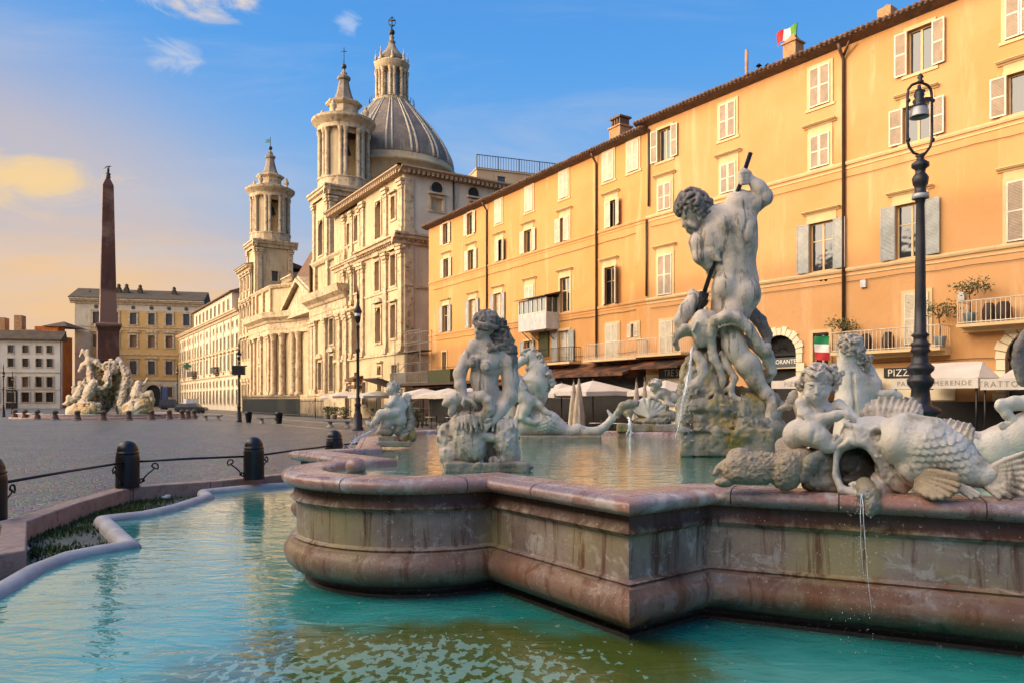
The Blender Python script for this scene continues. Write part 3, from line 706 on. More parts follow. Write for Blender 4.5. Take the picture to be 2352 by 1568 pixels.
    # flag flying on the pyramidal chimney
    s,_=at(1826,80,-2.0); ft=thing('flag','ragged Italian flag flying from the chimney on the orange roof','flag',FB.pt(s,-2.0,18.6))
    s2,z2=at(1831,53,-2.0); k=MB(); k.tube([FB.pt(s,-2.0,18.5),FB.pt(s2,-2.0,z2)],.02,5); k.build('pole',M['iron'],ft)
    flagcloth(ft,lambda a,bb: Vector(FB.pt(s2-a*1.15,-2.0+.12*math.sin(a*9+bb),z2-.62*bb-.06*math.sin(a*7)-a*.1)),('green2','white','red'))
    # hanging flag over the shop door
    s,z=at(1871,772,.6); ft=thing('flag','Italian tricolour hanging by the shop door above the cherub','flag',FB.pt(s,.1,z))
    sb,zb=at(1905,772,.6)
    k=MB(); k.tube([FB.pt(s,0,z+.1),FB.pt(s,.65,z+.05),FB.pt(sb,.65,z+.02)],.02,5); k.build('pole',M['iron'],ft)
    flagcloth(ft,lambda a,bb: Vector(FB.pt(s+(sb-s)*bb,.6+.05*math.sin(a*5+bb*6),z-a*1.05-bb*.06)),('green','white','red'))
    rc=random.Random(3)
    for z in (3.5,7.1,11.7):
        v=MB(); v.tube([FB.pt(.4+i*(L-1)/24,.07,z-.05*abs(math.sin(i*1.7))+rc.uniform(-.02,.02)) for i in range(25)],.013,4); v.build('cable',M['pipe'],b)
    for u,z in ((1620,6.6),(1985,6.9),(2210,5.9)):
        s=FB.s(u); v=MB(); fbox(v,FB,s-.12,s+.12,0,.12,z-.16,z+.16); v.build('junction_box',M['lead'],b)
    # signs
    def sign(u0,u1,v0,v1,word,lab,size,p=.12,lm='letter',sm='sign',fr=FB,spacing=1.05,sx=1.0,name='shop_sign',shift=0.0):
        s0,z0=fr.sz(u0,v1,p); s1,z1=fr.sz(u1,v0,p); za,zb=fr.sz(u0,v0,p)[1],z0
        zc=(fr.sz((u0+u1)/2,(v0+v1)/2,p))[1]; hh=(za-zb)/2*.92
        t=thing(name,lab,'sign',fr.pt(s0,p,zc-hh)); k=MB(); fbox(k,fr,s0,s1,p-.06,p,zc-hh,zc+hh); k.build('board',M[sm],t)
        text(word,'lettering',size,.006,M[lm],t,fr.mat((s0+s1)/2+shift,p+.004,zc-.02),spacing=spacing,sx=sx); return t
    s=arches[0][0]
    t=thing('shop_sign','grey RISTORANTE sign in the arched shop doorway','sign',FB.pt(s,-.1,3.5)); k=MB(); fbox(k,FB,s-.9,s+.9,-.15,-.08,3.50,3.92); k.build('board',M['sign_g'],t)
    fbox(k:=MB(),FB,s-.9,s+.9,-.14,.02,3.40,3.48); k.build('sill',M['cream'],t)
    text('RISTORANTE','lettering',.29,.006,M['letter'],t,FB.mat(s-.0,-.075,3.71),spacing=1.02,sx=.95)
    sign(1513,1610,842,868,'TRE SCALINI','black TRE SCALINI sign on the cream wall left of the sea-god rock',.52,.14,shift=.1,sx=.8)
    sign(2030,2150,842,866,'PIZZERIA','black PIZZERIA sign behind the awning at the tall lamp post',.42,.12)
build_flag=None
M['sign_g']=plain('grey_sign',(.06,.06,.058),.5); M['green2']=plain('flag_lime',(.08,.24,.02),.8)
def flagcloth(t,fn,cols):
    n=6; 
    for i,c in enumerate(cols):
        m=MB(); vs=[]; a0=i/3; a1=(i+1)/3
        for k in range(n+1):
            for j in range(9): vs.append(fn(a0+(a1-a0)*k/n,j/8))
        fs=[(k*9+j,k*9+j+1,(k+1)*9+j+1,(k+1)*9+j) for k in range(n) for j in range(8)]
        m.add(vs,fs,True); m.build('cloth_stripe',M[c],t)
build_B()
# balcony plants and pots on building B
for u,z,p,h,l in ((1940,3.95,.55,1.55,'small olive tree in a pot at the left end of the lower balcony'),(2158,3.95,.55,1.9,'olive tree in a grey-blue pot right of the tall lamp post'),(2228,4.75,.6,1.9,'bushy olive tree in a pot on the upper right balcony')):
    pot_tree(FB,FB.sz(u,0,p)[0],p,z,h,l)
def ac(fr,s,p,z,lab,mt,w=.4):
    t=thing('clay_jar',lab,'jar',fr.pt(s,p,z),'dark jars behind the balcony railings'); m=MB(); m.lathe(fr.pt(s,p,z),[(.01,0),(w*.4,0),(w*.55,.2),(w*.55,.5),(w*.4,.68),(w*.32,.7),(w*.3,.66),(.01,.66)],12); m.build('body',mt,t)
    m=MB(); m.lathe(fr.pt(s,p,z+.7),[(w*.34,0),(w*.36,.03),(.02,.06)],12); m.build('lid',mt,t)
for u,z,l in ((1990,3.95,'dark jar at the left end of the lower balcony'),(2040,3.95,'dark jar beside the white shuttered door on the balcony'),(2272,4.75,'dark jar next to the bushy olive tree on the upper balcony'),(2305,4.75,'tall dark jar at the right of the upper balcony')):
    ac(FB,FB.sz(u,0,.5)[0],.5,z,l,M['wood'],.42 if u<2300 else .5)

# awnings with lettering in front of building B
def awning(u0,u1,v_top,v_eave,Yf,word,lab,vh=.28,group=None,posts=True,size=.2,shift=0.0):
    """long canvas canopy parallel to facade B whose front edge stands p metres out"""
    p=Yf; s0=FB.sz(u0,0,p)[0]; s1=FB.sz(u1,0,p)[0]; uc=(u0+u1)/2
    ze=FB.sz(uc,v_eave,p)[1]; zr=FB.sz(uc,v_top,p/2)[1]
    t=thing('canopy',lab,'awning',FB.pt((s0+s1)/2,p/2,0),group)
    m=MB(); n=max(2,int((s1-s0)/.5)); vs=[]
    prof=[(0.35,ze+.05),(p*.5,zr),(p,ze)]
    for i in range(n+1):
        s=s0+(s1-s0)*i/n; sag=.03*math.sin(i*1.9)
        hip=min(1,min(i,n-i)/(n*.22+1e-6))
        for q,z in prof: vs.append(FB.pt(s,q,(z if q!=p*.5 else ze+(zr-ze)*hip)+sag*(q==p*.5)))
    m.add(vs,[(i*3+k,i*3+k+1,(i+1)*3+k+1,(i+1)*3+k) for i in range(n) for k in range(2)]+[(0,2,1),(n*3,n*3+1,n*3+2)])
    m.build('canvas',M['canvas'],t)
    m=MB(); fbox(m,FB,s0,s1,p-.02,p+.01,ze-vh,ze+.01); fbox(m,FB,s0,s0+.02,.4,p-.02,ze-vh,ze); fbox(m,FB,s1-.02,s1,.4,p-.02,ze-vh,ze); v=m.build('valance',M['canvas'],t)
    text(word,'lettering',size,.004,M['letter_d'],v,FB.mat((s0+s1)/2+shift,p+.016,ze-vh*.5),spacing=1.25)
    if posts:
        for s in (s0+.1,s1-.1):
            m=MB(); m.tube([FB.pt(s,p-.1,0),FB.pt(s,p-.1,ze)],.035,6); m.build('post',M['iron'],t)
    return t
awning(1772,1960,852,872,2.6,'PIZZERIA','cream canopy lettered PIZZERIA under the RISTORANTE arch',.34,size=.26,shift=-.6)
awning(2048,2247,832,868,3.6,'PANINO  MERENDE','cream canopy lettered MERENDE crossed by the tall lamp post',.36,size=.24)
awning(2252,2460,834,868,3.6,'TRATTORIA','cream canopy lettered TRATTORIA at the right edge of the view',.36,size=.27,shift=-.5)
# shop front below the canopies of building B, their shade in its colour
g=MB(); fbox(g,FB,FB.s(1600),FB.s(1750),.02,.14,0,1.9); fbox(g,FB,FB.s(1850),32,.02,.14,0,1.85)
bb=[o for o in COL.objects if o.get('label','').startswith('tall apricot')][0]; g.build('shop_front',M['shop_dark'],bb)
# umbrellas
def umbrella(u,Y,w,za,ze,lab,grp='square cream parasols of the restaurants',rz=.55,mt='canvas'):
    x=(u-UC)/F*Y; t=thing('parasol',lab,'parasol',(x,Y,0),grp,rz)
    m=MB(); h=w/2
    vs=[(0,0,za)]+[(sx*h,sy*h,ze) for sx,sy in ((-1,-1),(0,-1.0),(1,-1),(1,0),(1,1),(0,1),(-1,1),(-1,0))]
    vs=[(x+a,Y+b,c+(0.05 if i in(2,4,6,8) else 0)) for i,(a,b,c) in enumerate(vs)]
    fs=[(0,i,i%8+1) for i in range(1,9)]
    m.add(vs,fs)
    lo=[(a,b,c-.22) for a,b,c in vs[1:]]; m.add(vs[1:]+lo,[(i,(i+1)%8,8+(i+1)%8,8+i) for i in range(8)])
    m.build('canopy',M[mt],t)
    m=MB(); m.tube([(x,Y,0),(x,Y,za+.1)],.035,6); m.box(x-.3,x+.3,Y-.3,Y+.3,0,.08)
    for a,b,c in vs[1:]: m.tube([(x,Y,za-.35),(a,b,c+.0)],.012,4)
    m.build('pole',M['wood'],t); return t
def closed_umbrella(u,Y,zt,zb,r,lab):
    x=(u-UC)/F*Y; t=thing('closed_parasol',lab,'parasol',(x,Y,0),'folded beige parasols')
    m=MB(); rnd=random.Random(int(u)); n=22; vs=[]; L=9
    for j in range(L+1):
        f=j/L; rr=r*(.12+.88*min(1,f*1.35)*(1-.15*f)) ; z=zt-(zt-zb)*f
        for i in range(n):
            a=2*PI*i/n; k=rr*(1+.28*math.sin(i*2.4+.7*math.sin(j*.8))*(f>.1)); vs.append((x+k*math.cos(a),Y+k*math.sin(a),z))
    m.add(vs,[(j*n+i,j*n+(i+1)%n,(j+1)*n+(i+1)%n,(j+1)*n+i) for j in range(L) for i in range(n)],True); m.build('folded_canvas',M['canvas_t'],t)
    m=MB(); m.tube([(x,Y,0),(x,Y,zt+.1)],.035,6); m.box(x-.3,x+.3,Y-.3,Y+.3,0,.08); m.build('pole',M['wood'],t)
umbrella(1362,39.5,3.7,2.95,2.32,'open parasol right of the sea-horse mane, beside the folded ones')
umbrella(1290,41.5,3.4,2.85,2.25,'open parasol just behind the sea-horse mane')
umbrella(1215,45,3.6,2.75,2.2,'open parasol between the nymph and the sea horse')
umbrella(1030,52,3.9,2.75,2.2,'open parasol just left of the nymph statue')
umbrella(972,56,3.9,2.8,2.25,'open parasol in front of the scaffolding')
umbrella(1080,48,3.6,2.7,2.2,'open parasol half hidden behind the nymph')
umbrella(865,70,4.2,2.8,2.3,'low open parasol right of the black lamp post by the church')
umbrella(795,76,4.2,2.85,2.3,'low open parasol left of the black lamp post by the church')
umbrella(1530,35,2.6,2.85,2.3,'open parasol behind the rock of the sea god')
closed_umbrella(1318,34.0,2.75,.35,.25,'folded parasol standing left in the pair by the sea-horse tail')
closed_umbrella(1330,33.2,2.85,.35,.27,'taller folded parasol standing right in the pair by the sea-horse tail')
closed_umbrella(1462,33.5,2.8,.5,.2,'folded parasol left of the scallop shell group')
closed_umbrella(1481,33.5,2.85,.5,.18,'folded parasol directly behind the scallop shell group')
closed_umbrella(2010,25,2.6,.4,.2,'folded parasol behind the curly-haired triton')
# terrace block behind the roof of building A
def terrace():
    Y=86.0; x0,x1=P(1095,380,Y).x,P(1290,380,Y).x; zt=P(1100,377,Y).z
    t=thing('roof_terrace_block','plastered penthouse block with a black railing round its roof terrace, behind the orange roof','building',((x0+x1)/2,Y,0))
    fr=Frame((x0,Y),(.94,.34)); L=(x1-x0)/.94
    m=MB(); s0,z0=fr.sz(1152,350,0)
    sw=fr.s(1152)
    wall(m,fr,0,L,10,zt-.6,[hole(sw,zt-2.0,1.0,1.7)],0,.3); fbox(m,fr,.01,L-.01,-6,-.4,10,zt-.65); fbox(m,fr,0,.02,-6,0,10,zt-.6); m.build('wall',M['brick2'],t)
    m=MB(); fbox(m,fr,sw-.5,sw+.5,-.25,-.2,zt-2.85,zt-1.15); m.build('window',M['pane'],t)
    m=MB(); fbox(m,fr,-.1,L+.1,-6,.12,zt-.6,zt-.45); fbox(m,fr,-3,0,-5,-.5,10,zt-1.6); m.build('parapet',M['brick2'],t)
    m=MB(); railing(m,fr,0,L,.0,zt-.45,zt+1.1,.32,.03,False); 
    for k in range(5): m.tube([fr.pt(L*k/4,0,zt-.45),fr.pt(L*k/4,0,zt+1.1)],.07,4,False)
    m.build('railing',M['iron'],t)
M['brick2']=plaster('buff_plaster',(.42,.30,.18),(.47,.34,.21),(.33,.23,.14),(.3,.2,.12))
terrace()
# ---------------- west side: palaces and the domed church ----------------
M['travertine']=plaster('church_travertine',(.44,.335,.195),(.53,.41,.25),(.24,.16,.085),(.12,.07,.035))
M['trav_trim']=stone('church_trim',(.54,.42,.265),(.41,.305,.185),1.2,.8,.3,8,c3=(.15,.09,.05),f3=(.53,.68),sc3=2.4,streak=(.22,.15,.09),sf=(.55,.75),ssc=(1.5,1.5,.3))
M['pal_cream']=plaster('palace_plaster',(.50,.42,.31),(.57,.49,.37),(.38,.31,.22),(.26,.2,.13))
M['dentil']=plain('brown_cornice_brick',(.36,.25,.155),.8)  # brown of the cornice brackets and eave
M['dome_lead']=stone('dome_lead',(.215,.165,.12),(.13,.105,.085),.35,.7,.3,3,streak=(.32,.27,.21),sf=(.5,.7),ssc=(1.3,1.3,.25),joint=(1.1,.55,(.09,.08,.07)))
M['dome_rib']=stone('dome_rib',(.50,.42,.32),(.38,.32,.25),1,.7,.3,4)
M['spire']=stone('spire_stone',(.28,.22,.16),(.17,.135,.10),1,.8,.4,4)
M['win_dark']=glassmat('dark_window',(.035,.022,.012),.25); M['win_brown']=plain('brown_shutters',(.20,.10,.045),.6)
M['verdigris']=plain('verdigris',(.05,.18,.16),.6); M['iron_far']=plain('far_iron',(.03,.03,.032),.5,.3)
FW=Frame((-7.46,66.4),(-.633,1))
WS=FW.s
def simple_win(fr,par,s,z,w,h,kind='rect',p=0.0,dark='win_dark',ped=None,fw=.2,depth=.45,name='window'):
    m=MB()
    for a,b,c,d in ((s-w/2-fw,s-w/2,z-h/2,z+h/2+fw),(s+w/2,s+w/2+fw,z-h/2,z+h/2+fw),(s-w/2,s+w/2,z+h/2,z+h/2+fw),(s-w/2-fw*1.5,s+w/2+fw*1.5,z-h/2-.22,z-h/2-.002)):
        fbox(m,fr,a,b,p-.02,p+.12,c,d)
    t=z+h/2+fw
    if ped=='tri':
        fbox(m,fr,s-w/2-fw*2,s+w/2+fw*2,p,p+.4,t+.25,t+.40)
        m.hexa([fr.pt(s-w/2-fw*2,p,t+.40),fr.pt(s+w/2+fw*2,p,t+.40),fr.pt(s+w/2+fw*2,p+.36,t+.40),fr.pt(s-w/2-fw*2,p+.36,t+.40),fr.pt(s-.05,p,t+1.0),fr.pt(s+.05,p,t+1.0),fr.pt(s+.05,p+.36,t+1.0),fr.pt(s-.05,p+.36,t+1.0)])
    elif ped=='arc':
        n=8; r=w/2+fw*2
        pr=[fr.pt(s+r*math.cos(PI*i/n),q,t+.25+.6*math.sin(PI*i/n)) for q in (p,p+.36) for i in range(n+1)]
        m.add(pr,[(i,i+1,n+2+i,n+1+i) for i in range(n)]+[tuple(range(n+1)),tuple(range(n+1,2*n+2))])
    elif ped=='flat': fbox(m,fr,s-w/2-fw*1.6,s+w/2+fw*1.6,p,p+.35,t+.12,t+.28)
    o=m.build(name,M['trav_trim'],par)
    m=MB(); fbox(m,fr,s-w/2,s+w/2,p-depth,p-depth+.05,z-h/2,z+h/2)
    if kind=='arch':
        n=8; r=w/2
        # spandrels in front of the round head
        zc=z+h/2-r
        for i in range(n):
            a0,a1=PI*i/n,PI*(i+1)/n; x0,x1=s+r*math.cos(a0),s+r*math.cos(a1)
            o2=[fr.pt(x0,p+.01,zc+r*math.sin(a0)),fr.pt(x1,p+.01,zc+r*math.sin(a1)),fr.pt(x1,p+.01,z+h/2+.05),fr.pt(x0,p+.01,z+h/2+.05)]
            q=MB(); 
            o.data
            m2.poly(o2) if False else SP.append(o2)
    m.build('pane',M[dark],o); return o
SP=[]
def flush_sp(par,mt,nm='arch_spandrel'):
    if not SP: return
    for i in range(0,len(SP),8):
        m=MB()
        for q in SP[i:i+8]: m.poly(q)
        m.build(nm,mt,par)
    SP.clear()
def pilaster(m,fr,s,w,z0,z1,p,t=.25,cap=True):
    fbox(m,fr,s-w/2,s+w/2,p,p+t,z0,z1); fbox(m,fr,s-w/2-.1,s+w/2+.1,p,p+t+.1,z0,z0+.5)
    if cap:
        fbox(m,fr,s-w/2-.05,s+w/2+.05,p,p+t+.06,z1-.95,z1-.85); fbox(m,fr,s-w/2-.14,s+w/2+.14,p,p+t+.16,z1-.6,z1-.3); fbox(m,fr,s-w/2-.22,s+w/2+.22,p,p+t+.24,z1-.25,z1)
def dentils(m,fr,s0,s1,z,p,sp=.55,h=.28,d=.3):
    n=int(abs(s1-s0)/sp)
    for i in range(n): a=s0+(s1-s0)*(i+.2)/n; fbox(m,fr,a,a+(s1-s0)/n*.5,p,p+d,z-h,z)
def palace_right():
    b=thing('palace','tall cream corner palace with a bracketed brown cornice, right of the church towers','palace',FW.pt(4.64,0,0))
    s0,s1=4.64,25.6; sb=WS(838); top=23.9; lc=17.6
    rows=[]
    W=[(WS(801),20.6,.9,2.4,'rect',None),(WS(819),20.8,1.1,2.8,'arch',None),(WS(836.5),20.8,.9,2.4,'rect',None),(WS(877),20.2,1.5,3.8,'arch',None),(WS(912),20.6,1.0,2.2,'rect','flat'),
       (WS(802),15.0,1.0,2.6,'rect','tri'),(WS(819),15.2,1.2,3.0,'rect','arc'),(WS(836),15.0,1.0,2.6,'rect','tri'),(WS(875),14.5,1.2,3.0,'rect','tri'),(WS(912),14.5,1.2,3.0,'rect','arc'),
       (WS(800),8.9,1.0,3.4,'rect',None),(WS(818.5),9.2,1.7,4.4,'arch',None),(WS(836),8.9,1.0,3.4,'rect',None),(WS(877),9.5,1.4,3.5,'arch','arc'),(WS(912),9.5,1.2,3.2,'rect','flat'),
       (WS(880),4.9,1.0,.9,'arch','flat'),(WS(881),1.9,1.2,3.4,'rect','flat'),(WS(915),4.0,1.3,2.6,'rect',None),(WS(819),4.2,.9,1.5,'rect',None),(WS(800),1.8,1.4,3.4,'rect','flat'),(WS(845),2.6,1.1,2.4,'rect',None)]
    m=MB(); wall(m,FW,s0,sb,0,top-.5,[hole(*w[:4]) for w in W if w[0]<sb],.35,.5); wall(m,FW,sb,s1,0,top-.5,[hole(*w[:4]) for w in W if w[0]>=sb],0,.5)
    fbox(m,FW,sb-.01,sb,-1,.35,0,top-.5); fbox(m,FW,s0+.3,s1,-12,-.8,0,top-.8)
    m.build('wall',M['travertine'],b)
    for s,z,w,h,k,pd in W:
        simple_win(FW,b,s,z,w,h,k,.35 if s<sb else 0,'win_brown' if z>6 else 'win_dark',pd)
    flush_sp(b,M['travertine'])
    m=MB()
    for s in (s0+.5,WS(895),sb-.5): pilaster(m,FW,s,.8,6.5,lc-1.2,.35); pilaster(m,FW,s,.8,lc+.2,top-1.0,.35,.2)
    for s in (WS(827.5),WS(810),WS(793)): pilaster(m,FW,s,.6,6.5,11.6,0); pilaster(m,FW,s,.6,12.4,lc-1.0,0); pilaster(m,FW,s,.6,lc+.2,top-1.0,0,.2)
    m.build('pilaster_order',M['trav_trim'],b)
    m=MB(); cornice(m,FW,s0-.4,sb,lc,1.0,1.0,.35); cornice(m,FW,sb,s1,lc-.02,.7,.6,0)
    fprof(m,FW,s0,sb,[(.3,6.3),(.5,6.3),(.5,6.6),(.3,6.65)]); fprof(m,FW,sb,s1,[(0,6.3),(.2,6.3),(.2,6.6),(0,6.65)]); fprof(m,FW,s0,sb,[(.3,12.55),(.45,12.55),(.45,12.75),(.3,12.8)])
    fprof(m,FW,sb,s1,[(0,11.7),(.35,11.9),(.35,12.1),(0,12.15)])
    m.build('cornice',M['trav_trim'],b)
    m=MB(); fprof(m,FW,s0-.6,s1,[(.3,top-.1),(1.35,top),(1.35,top-.14),(.35,top-.6)]); dentils(m,FW,s0,s1,top-.25,.38,.5,.35,.75)
    dentils(m,FW,s0,sb,lc-.45,.4,.5,.25,.5)
    m.build('bracketed_cornice',M['dentil'],b)
    # side wall towards the alley
    c0=Vector(FW.pt(s0,.35,0)); fs=Frame((c0.x,c0.y),(.845,.535))
    L=24
    def sz(u,v): return fs.sz(u,v)
    W2=[]
    for u,v,w,h in ((1003,470,1.3,1.2),(1091,478,1.3,1.2)): s,z=sz(u,v); W2.append((s,z,w,h))
    m=MB(); wall(m,fs,0,L,0,top-.5,[hole(*w) for w in W2],0,.4); m.build('side_wall',M['pal_cream'],b)
    for s,z,w,h in W2: simple_win(fs,b,s,z,w,h,'rect',0,'win_dark','flat')
    for u,v in ((1003,433),(1087,445)):
        s,z=sz(u,v); m=MB(); m.tube([fs.pt(s,-.05,z),fs.pt(s,.04,z)],.62,20,False); o=m.build('oculus',M['dark'],b)
        m=MB(); n=20; m.add([fs.pt(s+r*math.cos(2*PI*i/n),.06,z+r*math.sin(2*PI*i/n)) for r in(.6,.78) for i in range(n)],[(i,(i+1)%n,n+(i+1)%n,n+i) for i in range(n)]); m.build('frame',M['trav_trim'],o)
    m=MB(); fprof(m,fs,-.6,L,[(-.05,top-.1),(1.0,top),(1.0,top-.14),(0,top-.6)]); dentils(m,fs,0,L,top-.25,.03,.5,.35,.72); dentils(m,fs,0,5,lc-.45,.05,.5,.25,.5); m.build('bracketed_cornice',M['dentil'],b)
    m=MB(); cornice(m,fs,-1.3,5,lc+.01,1.0,.95,0); m.build('cornice',M['trav_trim'],b); m=MB(); pilaster(m,fs,.5,.9,0,lc-1,0,.12,False); pilaster(m,fs,.5,.9,lc+.1,top-.9,0,.12,False); fprof(m,fs,0,5,[(0,12.55),(.12,12.55),(.12,12.75),(0,12.8)]); fprof(m,fs,0,5,[(0,6.3),(.2,6.3),(.2,6.6),(0,6.65)]); m.build('corner_trim',M['trav_trim'],b)
    m=MB(); s,_=sz(1041,450); m.tube([fs.pt(s,.1,15),fs.pt(s,.1,top-.6)],.09,6); m.build('downpipe',M['iron_far'],b)
    m=MB(); q=[FW.pt(s0-1.0,1.4,top),FW.pt(s1,1.4,top),FW.pt(s1,-14,top),FW.pt(s0-1.0,-14-8,top)]; k=[FW.pt(s0+7,-7,top+2.6),FW.pt(s1-7,-7,top+2.6)]
    m.add(q+k,[(0,1,5,4),(1,2,5),(2,3,4,5),(3,0,4)]); m.build('roof',M['tile'],b)
palace_right()

def church():
    b=thing('church','domed baroque church with two bell towers and a curved columned front','church',FW.pt(44,0,0))
    zE,zA=13.8,19.3; base=2.7
    plan=[(20.5,0),(34.2,0)]; n=10; cs=44.5; hw=10.3; rec=3.2
    for i in range(1,n): a=-1+2*i/n; plan.append((cs+hw*a,-rec*(1-a*a)))
    plan+= [(54.8,0),(67.3,0)]
    def wp(s,p): q=FW.pt(s,p,0); return (q[0],q[1])
    poly=[wp(*q) for q in plan]
    # outward side: towards +n ; find sign
    t=MB(); e=Vector(poly[1])-Vector(poly[0]); sgn=1 if Vector((e.y,-e.x)).dot(Vector((FW.n.x,FW.n.y)))>0 else -1
    def sw(m,prof): sweep(m,poly,prof,False,False,sgn)
    # door and windows as recesses: build wall piecewise
    m=MB(); ws=[]
    def seg(i):
        a,bb=plan[i],plan[i+1]; A=Vector(wp(*a)); B=Vector(wp(*bb)); return Frame((A.x,A.y),(B-A)),(B-A).length
    for i in range(len(plan)-1):
        f,L=seg(i); hs=[]
        if i==0: hs=[(WS(770)-20.5-.7,WS(770)-20.5+.7,base+.3,base+5),(WS(770)-20.5-.7,WS(770)-20.5+.7,8.9,11.3)]; hs=[(5.2,6.6,3.0,7.2),(5.2,6.6,8.6,11.6),(9.6,10.9,3.2,6.6)]
        elif i==len(plan)-2: hs=[(5.6,7.0,3.0,7.2),(5.6,7.0,8.6,11.6)]
        elif 1<=i<=n: 
            if i in (5,6): hs=[(.25,L-.25,.3,8.6)] if i==5 else []
            elif i in (3,8): hs=[(.3,L-.3,3,6.2)]
        wall(m,f,0,L,0,zE,hs,0,.5); ws+= [(f,h) for h in hs]
        wall(m,f,0,L,zE,zA,[],-.35,.1)
    fbox(m,FW,20.6,67.2,-14,-4.2,0,zA-.4)
    fbox(m,FW,20.5,20.55,-14,0,0,zA-.1); fbox(m,FW,67.25,67.3,-14,0,0,zA-.1)
    m.build('wall',M['travertine'],b)
    for f,h in ws:
        dd=h[3]-h[2]>6
        simple_win(f,b,(h[0]+h[1])/2,(h[2]+h[3])/2,h[1]-h[0],h[3]-h[2],'rect',0,'win_dark','tri' if h[3]>7.5 else 'arc',name='door' if dd else 'window')
    m=MB(); sw(m,[(0,11.8),(.3,11.8),(.3,12.5),(.36,12.5),(.36,13.4),(.55,13.5),(.7,13.8),(1.3,14.2),(1.4,14.6),(1.5,15.0),(-.4,15.05)])
    sw(m,[(-.35,zA-.55),(-.05,zA-.5),(.15,zA-.2),(.2,zA),(-.6,zA+.05)]); sw(m,[(0,0),(.5,0),(.5,base-.35),(.6,base-.3),(.6,base),(0,base)])
    m.build('entablature',M['trav_trim'],b)
    # order of columns and pilasters
    def colm(s,p,r,round_=True):
        q=FW.pt(s,p,0); c=MB()
        if round_: c.lathe(q,[(r*1.35,base),(r*1.35,base+.2),(r*1.2,base+.4),(r,base+.55),(r*.99,7),(r*.87,10.6),(r*.95,10.7),(r*.9,10.8),(r*1.1,11.1),(r*1.05,11.2),(r*1.35,11.6),(r*1.5,11.75),(r*1.5,11.9)],14)
        else: pilaster(c,Frame((q[0],q[1]),FW.d),0,r*2,base,11.8,-.3,.55)
        c.build('column' if round_ else 'pilaster',M['trav_trim'],b)
    for s in (21.2,23.4,28.5,32.4,33.7): colm(s,.05,.48,False)
    for s in (55.3,56.6,60.0,64.2,66.6): colm(s,.05,.48,False)
    for a in (-.9,-.74,-.5,-.36,.36,.5,.74,.9): colm(44.5+hw*a,-rec*(1-a*a)+.42,.44)
    for s in (21.2,23.4,28.5,33.4,55.4,60,64.2,66.6): m=MB(); pilaster(m,FW,s,.8,15.05,zA-.5,-.35,.35,False); m.build('attic_pilaster',M['trav_trim'],b)
    # pediment over the door
    s0,s1=cs-8.2,cs+6.6; p0=-rec+2.3; cs=(s0+s1)/2; m=MB()
    def tri(sa,sb_,za,zb,pa,pb): 
        mid=(sa+sb_)/2; v=[FW.pt(sa,pa,za),FW.pt(sb_,pa,za),FW.pt(mid,pa,zb),FW.pt(sa,pb,za),FW.pt(sb_,pb,za),FW.pt(mid,pb,zb)]
        m.add(v,[(0,1,2),(3,4,5),(0,1,4,3),(1,2,5,4),(2,0,3,5)])
    fbox(m,FW,s0+.4,s1-.4,-rec-.5,p0-.35,13.8,15.1)
    tri(s0+.4,s1-.4,15.0,18.4,-rec,p0-.4)
    for sg in (-1,1):
        a=(cs+sg*7.6,14.95); c=(cs,18.4)
        for k,(pa,th) in enumerate(((p0+.35,.5),(p0+.0,.85))):
            v=[FW.pt(a[0],-rec,a[1]),FW.pt(c[0],-rec,c[1]),FW.pt(c[0],-rec,c[1]+th),FW.pt(a[0],-rec,a[1]+th),FW.pt(a[0],pa,a[1]),FW.pt(c[0],pa,c[1]),FW.pt(c[0],pa,c[1]+th),FW.pt(a[0],pa,a[1]+th)]
            m.add(v,[(0,1,2,3),(4,5,6,7),(0,1,5,4),(2,3,7,6),(0,3,7,4),(1,2,6,5)])
    m.build('pediment',M['trav_trim'],b)
    # balustrade pieces and roof ridge, crest statue
    m=MB(); 
    for sa,sb_ in ((34.5,40),(49,54.5)):
        k=14
        for i in range(k): s=sa+(sb_-sa)*(i+.5)/k; m.lathe(FW.pt(s,-1.6,zA+.05),[(.07,0),(.12,.25),(.06,.6),(.09,.8)],6)
        fbox(m,FW,sa,sb_,-1.8,-1.4,zA+.85,zA+1.05)
    m.build('balustrade',M['trav_trim'],b)
    m=MB(); q=[FW.pt(34,-3,zA),FW.pt(55,-3,zA),FW.pt(55,-14,zA),FW.pt(34,-14,zA),FW.pt(44.5,-3,zA+3.6),FW.pt(44.5,-14,zA+3.6)]; m.add(q,[(0,4,5,3),(4,1,2,5),(0,1,4),(2,3,5)]); m.build('roof',M['tile'],b)
    for sc in (FW.sz(790,0,-3.4)[0],FW.sz(621,0,-3.4)[0]):
        tower(b,sc,-3.4,sc>40)
    # dome
    u0=900; q=13.0; sm=44.5
    c=FW.o+FW.d*sm+FW.n*(-q); k=(u0-UC)/F   # slide along s until it projects at u0
    a=(k*(FW.o.y-FW.n.y*q)-(FW.o.x-FW.n.x*q))/(FW.d.x-k*FW.d.y); c=FW.o+FW.d*a-FW.n*q; Y=c.y
    def zz(v): return H-(v-VH)*Y/F
    Rm=F and 141*Y/F
    dm=thing('dome','','',(c.x,c.y,0)); dm.parent=b; dm.location=Vector((c.x,c.y,0))-Vector(b.location)
    pts=[(140,390),(138.5,378),(135,365),(128,350),(120,336),(112,325),(103,312),(92,298),(80,284),(69,271),(57,257),(47,246),(40,238)]
    prof=[(r*Y/F,zz(v)) for r,v in pts]
    m=MB(); m.lathe((c.x,c.y,0),prof,64); m.build('shell',M['dome_lead'],dm)
    m=MB()
